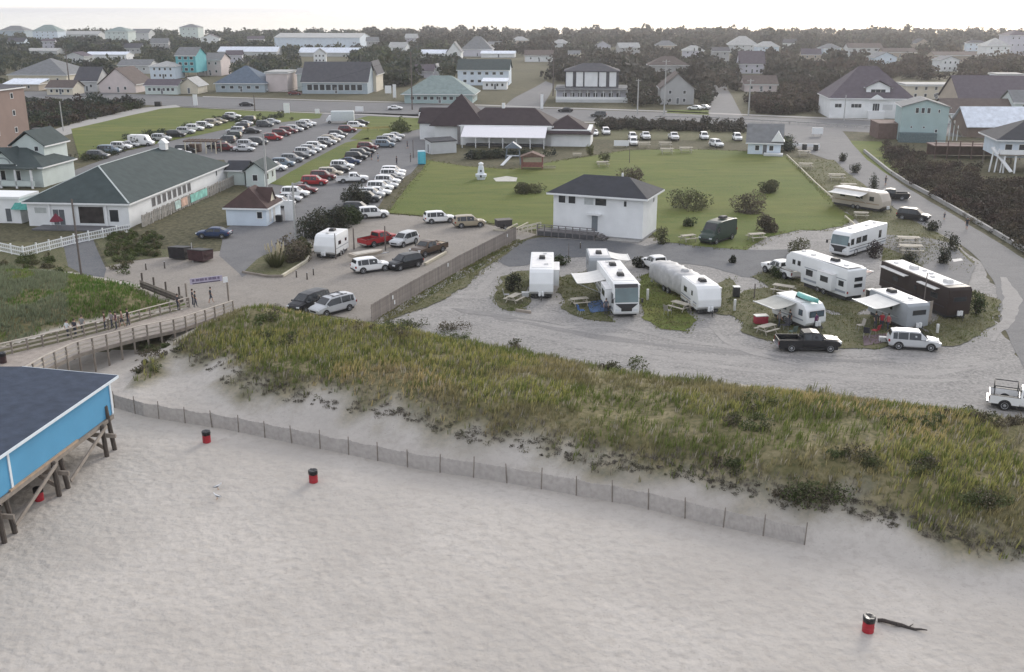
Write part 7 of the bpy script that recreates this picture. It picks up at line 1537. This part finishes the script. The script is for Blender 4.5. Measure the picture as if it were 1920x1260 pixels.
mat_sheet([(1099, 566), (1128, 562), (1142, 582), (1108, 586)], (.07, .13, .26), 'blue ground mat beside the motorhome'); mat_sheet([(1618, 630), (1670, 624), (1668, 640), (1620, 648)], (.13, .09, .10), 'reddish ground mat under the cream awning'); mat_sheet([(1785, 486), (1802, 484), (1806, 488), (1788, 491)], (.55, .53, .50), 'white slab lying at the edge of the paved pad')
mat_sheet([(925, 334), (950, 330), (970, 333), (968, 340), (930, 340)], (.42, .41, .37), 'pale concrete slab on the lawn', 'lawn_slab')
def box_thing(name, label, cat, px, py, d, col, rz=0, z=.1, parts=None, lid=True):
    root = empty(name, G(px, py, z), R(rz)); tag(root, label, cat); m = mat(name+'_'+label.split()[0], col, rough=.6, var=.12); b = MB(); b.box((0, 0, d[2]/2), d); bevbuild(b, 'case', m, root, min(d)*.12)
    if lid: b = MB(); b.box((0, 0, d[2]+.03), (d[0]*1.04, d[1]*1.04, .07)); b.build('lid', mat(name+'_lid', (.6, .6, .58), rough=.5), root)
    return root
box_thing('cool_box', 'white cool box in the grass by the spiky shrub', 'cool box', 985, 556, (.8, .45, .45), (.5, .5, .5)); box_thing('cool_box', 'red storage box under the grey awning', 'box', 1426, 606, (1.3, .8, .8), (.30, .03, .05), 10); box_thing('cool_box', 'white cool box near the cream awning', 'cool box', 1655, 640, (.7, .45, .4), (.6, .6, .58), -10)
box_thing('grill', 'dark grill at the rear of the fifth wheel trailer', 'grill', 1632, 560, (.9, .6, 1.0), (.03, .03, .032), 20); box_thing('service_pedestal', 'white utility pedestal left of the covered trailer', 'pedestal', 1222, 528, (.25, .25, 1.1), (.6, .6, .58), lid=False); box_thing('service_pedestal', 'white utility pedestal beside the motorhome windscreen', 'pedestal', 1214, 562, (.25, .25, 1.2), (.6, .6, .58), lid=False); box_thing('service_pedestal', 'white utility pedestal right of the short white trailer', 'pedestal', 1377, 582, (.25, .25, 1.2), (.6, .6, .58), lid=False); box_thing('service_pedestal', 'white utility pedestal by the low shrub on the right', 'pedestal', 1757, 624, (.22, .22, .9), (.6, .6, .58), lid=False)
box_thing('waste_bin', 'black waste bin with white lid between the pitches', 'bin', 1380, 556, (.7, .7, 1.1), (.03, .03, .03)); box_thing('waste_bin', 'dark bin left of the white fence panel', 'bin', 1508, 281, (.9, .9, 1.3), (.03, .03, .03), lid=False); box_thing('waste_bin', 'dark bin right of the white fence panel', 'bin', 1529, 282, (.9, .9, 1.3), (.03, .03, .03), lid=False); box_thing('waste_bin', 'dark bin on the access road in the upper left', 'bin', 297, 199, (2.0, 1.6, 1.5), (.03, .03, .03), lid=False)
# utility cart at the lawn edge, red canopy under awning
def cart():
    root = empty('utility_cart', G(944, 430, .05), R(20)); tag(root, 'dark utility trailer cart at the right end of the lawn edge', 'cart'); b = MB(); b.box((0, 0, .95), (2.2, 1.4, .9)); bevbuild(b, 'box', mat('cart_dark', (.05, .045, .045), rough=.7, var=.2), root, .05); b = MB(); b.box((0, 0, 1.44), (2.3, 1.5, .08)); b.build('cover', mat('cart_cover', (.13, .12, .11), rough=.8, var=.2), root)
    for s in (1, -1): add_wheel(root, 0, s*.8, .36, .24)
    b = MB(); b.beam((1.1, 0, .5), (2.2, 0, .5), .08, .08); b.build('drawbar', M_ALU, root)
    rail_line([(925, 432), (948, 434)], 'pale timber on the ground before the utility cart', z=.15, posts=False, sz=(.25, .2)); rail_line([(950, 437), (970, 427)], 'pale timber rail left of the house ramp, near one', z=.6); rail_line([(964, 438), (990, 425)], 'pale timber rail left of the house ramp, far one', z=.6)
cart()
# playground and white lawn tower
def playground():
    root = empty('playhouse', G(998, 316, .07), R(-5)); tag(root, 'red brown wooden playhouse with railings at the far edge of the lawn', 'playground'); m = mat('playhouse_red', (.20, .085, .07), rough=.8, var=.2); b = MB(); b.box((0, 0, .5), (4.2, 2.4, .15)); b.build('floor', m, root)
    for x in (-2, 2):
        for y in (-1.1, 1.1): b = MB(); b.box((x, y, 1.2), (.16, .16, 2.4)); b.build('post', m, root)
    b = MB(); b.prism([(-2.4, 2.4), (2.4, 2.4), (0, 3.3)], -1.5, 1.5); b.build('roof', mat('playhouse_roof', (.12, .07, .055), rough=.85, var=.2), root); b = MB(); b.box((0, -1.15, 1.0), (4.0, .08, .8)); b.build('railing', m, root)
    b = MB(); b.box((3.4, 0, .5), (2.4, .3, .1)); b.box((3.4, -.8, .3), (2.4, .3, .1)); b.build('bench', M_WD, root)
    root = empty('slide_frame', G(962, 308, .07), R(-5)); tag(root, 'blue grey climbing frame with white slide left of the playhouse', 'playground'); m = mat('frame_blue', (.14, .17, .21), rough=.6, var=.15)
    for x in (-1.2, 1.2):
        for y in (-1, 1): b = MB(); b.bar((x*1.3, y, 0), (x, y*.6, 3.4), .08); b.build('leg', m, root)
    b = MB(); b.box((0, 0, 1.7), (2.6, 1.6, .12)); b.build('platform', m, root); b = MB(); b.prism([(-1.7, 3.3), (1.7, 3.3), (0, 4.5)], -1.0, 1.0); b.build('roof', m, root); b = MB(); b.beam((-.4, -.8, 1.75), (-2.0, -3.2, .2), .7, .10); b.build('slide', M_TRIM, root)
    root = empty('lawn_tower', G(902, 336, .07)); tag(root, 'white tiered ornamental tower standing on the lawn', 'ornament'); m = mat('ornament_white', (.62, .66, .70), rough=.6, var=.08); b = MB(); n = 14
    b.loft([[Vector((r*math.cos(2*math.pi*i/n), r*math.sin(2*math.pi*i/n), z)) for i in range(n)] for z, r in ((0, .75), (.35, .8), (.5, 1.0), (.95, 1.05), (1.05, .7), (1.2, .62), (2.3, .5), (2.5, .42))]); b.build('base', m, root); b = MB()
    b.loft([[Vector((r*math.cos(2*math.pi*i/n), r*math.sin(2*math.pi*i/n), z)) for i in range(n)] for z, r in ((2.5, .3), (2.75, .3), (2.76, .5), (2.95, .42), (3.15, .1))]); b.build('cap', M_TRIM, root)
    for z, a in ((1.6, -1.5), (.7, -1.5)): b = MB(); b.box((0, -.58 if z > 1 else -1.0, z), (.3, .12, .35)); b.build('opening', M_BLACK, root)
playground()

drum(G(6, 680, 1.5), 'dark brown drum standing on the boardwalk at the left edge', (.045, .022, .022))
def parasol(px, py, label, col=(.13, .015, .03)):
    root = empty('parasol', G(px, py, .2), 0); tag(root, label, 'parasol'); b = MB(); b.bar((0, 0, 0), (0, 0, 2.3), .03, n=6); b.build('pole', M_WD, root); b = MB(); n = 8
    b.loft([[Vector((r*math.cos(2*math.pi*i/n), r*math.sin(2*math.pi*i/n), z)) for i in range(n)] for z, r in ((1.2, .95), (1.3, .92), (2.0, .30), (2.3, .03))]); b.build('canopy', mat('parasol_red', col, rough=.85, var=.15), root)
parasol(108, 430, 'dark red parasol on the terrace before the arcade door')
for i, (x, y, lab) in enumerate([(556, 520, 'small post on the sand lot left of the white SUV, left one'), (576, 524, 'small post on the sand lot left of the white SUV, middle one'), (588, 516, 'small post on the sand lot left of the white SUV, right one'), (274, 506, 'small post on the sandy track by the path, left one'), (309, 503, 'small post on the sandy track by the path, right one'), (1088, 466, 'small post on the asphalt before the house steps')]):
    root = empty('bollard', G(x, y, .03)); tag(root, lab, 'bollard', 'small posts'); b = MB(); b.bar((0, 0, 0), (0, 0, .8), .09, n=8, r2=.06); b.build('post', M_PILE, root); b = MB(); b.bar((0, 0, .8), (0, 0, .9), .07, n=8, r2=.03); b.build('cap', M_POLEP, root)

def pergola():
    root = empty('pergola', G(382, 286, .04), R(-5)); tag(root, 'brown timber pergola with pale posts among the cars behind the long roof', 'pergola'); m = mat('pergola_brown', (.10, .065, .05), rough=.9, var=.2)
    for x in (-3.4, -1.1, 1.2, 3.4):
        for y in (-1.6, 1.6): b = MB(); b.box((x, y, 1.25), (.18, .18, 2.5)); b.build('post', mat('cream_timber', (.50, .46, .36), rough=.85, var=.12, scale=1.5), root)
    for y in (-1.6, 1.6): b = MB(); b.box((0, y, 2.55), (7.6, .14, .2)); b.build('beam', m, root)
    for k in range(11): b = MB(); b.box((-3.6+k*.72, 0, 2.72), (.12, 4.0, .14)); b.build('slat', m, root)
    b = MB(); b.box((-2.2, 1.0, .9), (2.4, 1.4, 1.6)); b.build('kiosk', m, root)
pergola()
# ================================================================== people
M_SKIN = mat('skin', (.42, .26, .19), rough=.6, var=.08); M_SHIRT = mat('shirt', (1, 1, 1), rough=.9, var=.1, objcol=True); M_TROU = mat('trousers', (.05, .055, .075), rough=.9, var=.15); M_SHOE = mat('shoe', (.05, .045, .04), rough=.8); M_HAIR = mat('hair', (.05, .035, .025), rough=.8, var=.2)
def person_mesh(stride, armsw, seat=False):
    """one skinned figure about 1.72 m tall, then shirt, trousers, skin and shoes by height"""
    J = [(0, 0, .95), (0, 0, 1.18), (.01, 0, 1.38), (.02, 0, 1.48), (.03, 0, 1.60), (.045, 0, 1.70)]; rad = [.135, .125, .135, .055, .085, .07]; E = [(0, 1), (1, 2), (2, 3), (3, 4), (4, 5)]
    for s in (1, -1):
        k = len(J); st = stride*s; aw = -armsw*s
        J += [(0, s*.095, .88), (st*.5+.03, s*.10, .50), (st*1.0-.02, s*.10, .09), (st*1.0+.14, s*.11, .04)]; rad += [.092, .066, .045, .042]; E += [(0, k), (k, k+1), (k+1, k+2), (k+2, k+3)]
        k = len(J); J += [(0, s*.185, 1.40), (aw*.5-.03, s*.235, 1.13), (aw+.06, s*.23, .90), (aw+.09, s*.225, .80)]; rad += [.058, .046, .034, .036]; E += [(2, k), (k, k+1), (k+1, k+2), (k+2, k+3)]
    me = bpy.data.meshes.new('figure'); me.from_pydata(J, E, []); o = bpy.data.objects.new('figure_tmp', me); COL.objects.link(o)
    sk = o.modifiers.new('s', 'SKIN'); sk.use_smooth_shade = True
    for v, r in zip(me.skin_vertices[0].data, rad): v.radius = (r, r)
    me.skin_vertices[0].data[0].use_root = True; sb = o.modifiers.new('d', 'SUBSURF'); sb.levels = 1; sb.render_levels = 1
    dg = bpy.context.evaluated_depsgraph_get(); ev = bpy.data.meshes.new_from_object(o.evaluated_get(dg)); bpy.data.objects.remove(o)
    for m in (M_SHIRT, M_TROU, M_SKIN, M_SHOE): ev.materials.append(m)
    for p in ev.polygons:
        c = p.center; arm = abs(c.y) > .185
        p.material_index = 3 if c.z < .08 else 2 if (c.z > 1.45 or (arm and c.z < 1.18) or (c.z < .48 and stride > .2)) else 0 if c.z > .95 else 1
        p.use_smooth = True
    return ev
PM = [person_mesh(.05, .03), person_mesh(.24, .16), person_mesh(.16, .10)]
hb_ = MB(); n = 10; hb_.loft([[Vector((.035+r*math.cos(2*math.pi*i/n)-.012, r*.92*math.sin(2*math.pi*i/n), z)) for i in range(n)] for z, r in ((1.60, .085), (1.68, .098), (1.75, .078), (1.785, .03))]); HAIRM = hb_.mesh('hair', M_HAIR, True)
def person(p, rz, col, k, label, group=None, s=1.0):
    root = empty('person', p, rz); tag(root, label, 'person', group); o = link('body', PM[k], root); o.color = (*col, 1); link('hair', HAIRM, root); root.scale = (s,)*3; return root
def onwalk(px, py, z): return G(px, py, z)
for px, py, z, a, c, k, lab in [(128, 634, 1.35, 60, (.60, .62, .62), 2, 'person in a white top leaning along the boardwalk, leftmost on it'), (142, 632, 1.35, 70, (.05, .05, .06), 0, 'person in black right behind the white top on the boardwalk'), (156, 625, 1.3, 80, (.25, .25, .25), 0, 'person in grey by the far rail of the boardwalk'), (198, 618, 1.2, 200, (.10, .05, .03), 0, 'person in dark brown at the left of the boardwalk group'), (211, 616, 1.15, 230, (.28, .25, .25), 2, 'person in a light grey top in the boardwalk group'), (219, 617, 1.1, 210, (.12, .05, .06), 0, 'person in maroon in the boardwalk group'), (230, 613, 1.1, 190, (.30, .20, .16), 1, 'person in a tan top at the right of the boardwalk group'), (241, 611, 1.05, 215, (.06, .05, .05), 2, 'person in black at the right end of the boardwalk group'),
    (334, 582, .6, 40, (.05, .05, .06), 0, 'person in black at the dark end of the boardwalk'), (362, 572, .3, 20, (.04, .04, .05), 0, 'person in dark clothes by the banner post'), (367, 576, .25, 20, (.05, .05, .05), 2, 'person in black right of the banner post'), (396, 568, .15, 20, (.05, .06, .07), 1, 'person standing under the middle of the banner'),
    (697, 300, .04, 240, (.06, .07, .09), 1, 'person in dark clothes leading the pair crossing the big lot'), (709, 303, .04, 240, (.30, .33, .37), 1, 'person in a pale blue top crossing the big lot'), (744, 309, .04, 150, (.05, .05, .06), 0, 'person in black left of the bicycle rack near the lawn'), (770, 304, .04, 200, (.06, .06, .08), 0, 'person in dark clothes near the blue toilet'), (764, 279, .04, 200, (.08, .08, .10), 1, 'person walking up the lot towards the restaurant'),
    (1660, 348, .05, 200, (.06, .06, .07), 1, 'person walking on the beach road behind the tan camper'), (1812, 430, .05, 240, (.04, .04, .045), 1, 'person in dark clothes walking alone on the beach road'), (1770, 412, .05, 60, (.10, .10, .12), 1, 'small child on the beach road near the black four wheel drive car'),
    (1652, 617, .1, 250, (.34, .03, .045), 0, 'person in a red top under the cream awning'), (1664, 620, .1, 200, (.40, .10, .10), 2, 'person in a pinkish red top at the right under the cream awning'), (1640, 616, .1, 300, (.05, .05, .055), 0, 'person in black under the cream awning'), (1480, 612, .1, 200, (.05, .055, .06), 0, 'person in black under the grey awning'), (1460, 614, .1, 20, (.22, .20, .19), 2, 'person in grey brown under the grey awning'), (1528, 618, .1, 90, (.12, .03, .10), 0, 'person in purple between the small trailer and the black pickup'), (1136, 590, .1, 270, (.10, .11, .14), 0, 'person beside the motorhome front')]:
    person(onwalk(px, py, z), R(a), c, k, lab, s=1.0 if 'child' not in lab else .65)
# ================================================================== far woods and scrub (masses nobody could count)
HK = []
for o in list(bpy.data.objects):
    if o.parent is None and o.get('category') in ('house', 'building', 'shop', 'restaurant', 'warehouse', 'shed', 'garage', 'tower', 'hut', 'deck', 'fence') and o.location.y > 180:
        xs = []; ys = []
        for ch in o.children:
            if ch.type != 'MESH': continue
            for v in ch.bound_box:
                q_ = proj((Matrix.Translation(o.location) @ Matrix.Rotation(o.rotation_euler[2], 4, 'Z')) @ Vector(v)); xs.append(q_[0]); ys.append(q_[1])
        if xs: HK.append((min(xs), max(xs), min(ys), max(ys), .62 if max(ys) > 128 else .28))
ROADS = [[(-500, 168), (430, 182), (760, 192), (1250, 209), (1450, 218), (2300, 244), (2300, 275), (1660, 252), (1180, 231), (700, 216), (330, 201), (-500, 182)], [(920, 218), (1012, 218), (1042, 156), (1018, 150)], [(1326, 224), (1400, 224), (1356, 148), (1328, 150)]]
def wood(name, label, zones, seed):
    """zones: pixel polygon, clumps, tree height, height spread, colours, leaf size, leaves per clump"""
    Vs, Fs, Cs, k0 = [], [], [], 0; rng = np.random.default_rng(seed); tot = 0
    for poly, n, h0, hs, cols, leaf, nl in zones:
        xs = [p[0] for p in poly]; ys = [p[1] for p in poly]; cnt = 0; tries = 0
        while cnt < n and tries < n*6:
            tries += 1; px = rng.uniform(min(xs), max(xs)); py = rng.uniform(min(ys), max(ys))
            if polydist(poly, px, py) < 0: continue
            if any(polydist(r, px, py) > 0 for r in ROADS): continue
            m_ = mpp(px, py); h = h0*rng.uniform(1-hs, 1+hs)*(1.45 if rng.random() < .06 else 1); hp = h/m_
            if any(a-3 < px < b+3 and (c+d)*.5 < py < d+hp*f_ for a, b, c, d, f_ in HK): continue
            p = G(px, py, 0); w_ = h*rng.uniform(1.0, 1.7); q_, t = crown_pts(nl, (w_/2, w_/2, h*.58), rng, 7, .55); c = np.array(cols[rng.integers(0, len(cols))])*rng.uniform(.75, 1.25)
            V_, F_, C_ = leaves(q_+np.array([p.x, p.y, -.2]), leaf*h/6, np.clip(c[None]*t[:, None], .005, 1), rng, .5, .8); Vs.append(V_); Fs.append(F_+k0); Cs.append(C_); k0 += len(V_); cnt += 1
        tot += cnt
    print(name, tot, k0); o = link(name, np_mesh(name, np.concatenate(Vs), np.concatenate(Fs), [M_LEAF], np.concatenate(Cs))); o['kind'] = 'stuff'; tag(o, label, 'trees'); return o
CG = [(.040, .052, .034), (.030, .044, .034), (.062, .068, .036), (.046, .050, .044), (.052, .064, .030)]; CB = [(.052, .046, .036), (.046, .048, .034), (.060, .050, .040), (.042, .040, .034)]; CR = [(.060, .042, .034), (.050, .038, .032), (.066, .052, .036), (.045, .040, .028)]
wood('far_wood', 'far wood of low trees along the shore of the sound', [
    ([(-40, 62), (700, 62), (700, 104), (-40, 104)], 1100, 6.8, .45, CG, 1.5, 60), ([(680, 61), (1960, 61), (1960, 102), (680, 102)], 2000, 8.0, .45, CB, 1.6, 60),
    ([(-40, 104), (560, 104), (560, 168), (-40, 168)], 420, 5.0, .45, CG, 1.1, 90), ([(640, 100), (860, 100), (860, 150), (720, 168), (690, 140)], 330, 8.0, .3, CG, 1.2, 90),
    ([(960, 102), (1580, 102), (1580, 168), (1450, 172), (1180, 168), (1040, 160), (1040, 120)], 900, 6.4, .45, CB, 1.2, 90), ([(1440, 102), (1960, 102), (1960, 150), (1560, 150)], 460, 6.0, .45, CR, 1.2, 90),
    ([(1180, 165), (1330, 165), (1330, 200), (1190, 200)], 90, 5.0, .3, CB, 1.0, 120)], 41)
wood('scrub', 'reddish brown scrub filling the ground left of the purple roofed house', [([(1385, 168), (1560, 168), (1580, 214), (1420, 216)], 220, 4.6, .3, CR, .9, 150)], 43)
wood('scrub', 'dark reddish brown scrub beside the beach road on the right', [([(1648, 285), (1690, 284), (1800, 312), (1870, 330), (1990, 330), (1990, 505), (1930, 470), (1860, 430), (1790, 390), (1720, 352), (1680, 330)], 520, 2.3, .35, CR, .75, 150), ([(1800, 402), (1990, 500), (1990, 520), (1880, 452)], 70, 1.5, .3, [(.10, .085, .055), (.06, .055, .035)], .7, 90)], 44)
wood('scrub', 'dark scrub between the apartment block and the access road', [([(40, 178), (130, 180), (280, 200), (170, 224), (60, 252), (44, 244)], 330, 3.2, .3, CG+CR, .9, 130)], 45)
wood('hedge', 'ragged dark hedge behind the row of white cars', [([(1072, 226), (1180, 232), (1400, 240), (1400, 250), (1240, 246), (1076, 244)], 190, 2.6, .3, CB, .9, 130)], 46)
wood('hedge', 'shrubs along the left car row and before the restaurant', [([(230, 262), (330, 244), (420, 222), (440, 226), (340, 252), (250, 276)], 46, 2.0, .3, CG, .8, 120), ([(150, 298), (235, 272), (240, 282), (160, 312)], 30, 2.0, .3, CG, .8, 120), ([(440, 222), (560, 218), (560, 226), (450, 240)], 26, 1.8, .3, CG, .8, 120), ([(870, 278), (1060, 274), (1062, 292), (960, 296), (880, 300)], 150, 3.0, .3, CG, .8, 130), ([(1440, 262), (1480, 262), (1480, 284), (1462, 288)], 16, 3.2, .3, CG, .8, 150), ([(735, 236), (765, 236), (765, 250), (740, 250)], 10, 3.0, .2, [(.07, .085, .03)], .8, 150), ([(1660, 262), (1700, 266), (1690, 290), (1650, 284)], 20, 1.6, .3, CR, .8, 100), ([(50, 300), (130, 292), (140, 310), (60, 318)], 20, 2.2, .3, CR, .8, 120)], 47)
# ================================================================== haze
hb = MB(); hb.box((0, 9000, 17.3), (44000, 22000, 39.4))
hm = bpy.data.materials.new('haze_air'); hm.use_nodes = True; hn = hm.node_tree
hn.nodes.remove(hn.nodes['Principled BSDF'])
pv = hn.nodes.new('ShaderNodeVolumePrincipled'); pv.inputs['Density'].default_value = 0.00013; pv.inputs['Color'].default_value = (.93, .94, .97, 1); pv.inputs['Anisotropy'].default_value = .55
hn.links.new(pv.outputs[0], hn.nodes['Material Output'].inputs['Volume'])
ho = hb.build('haze', hm); ho['kind'] = 'stuff'
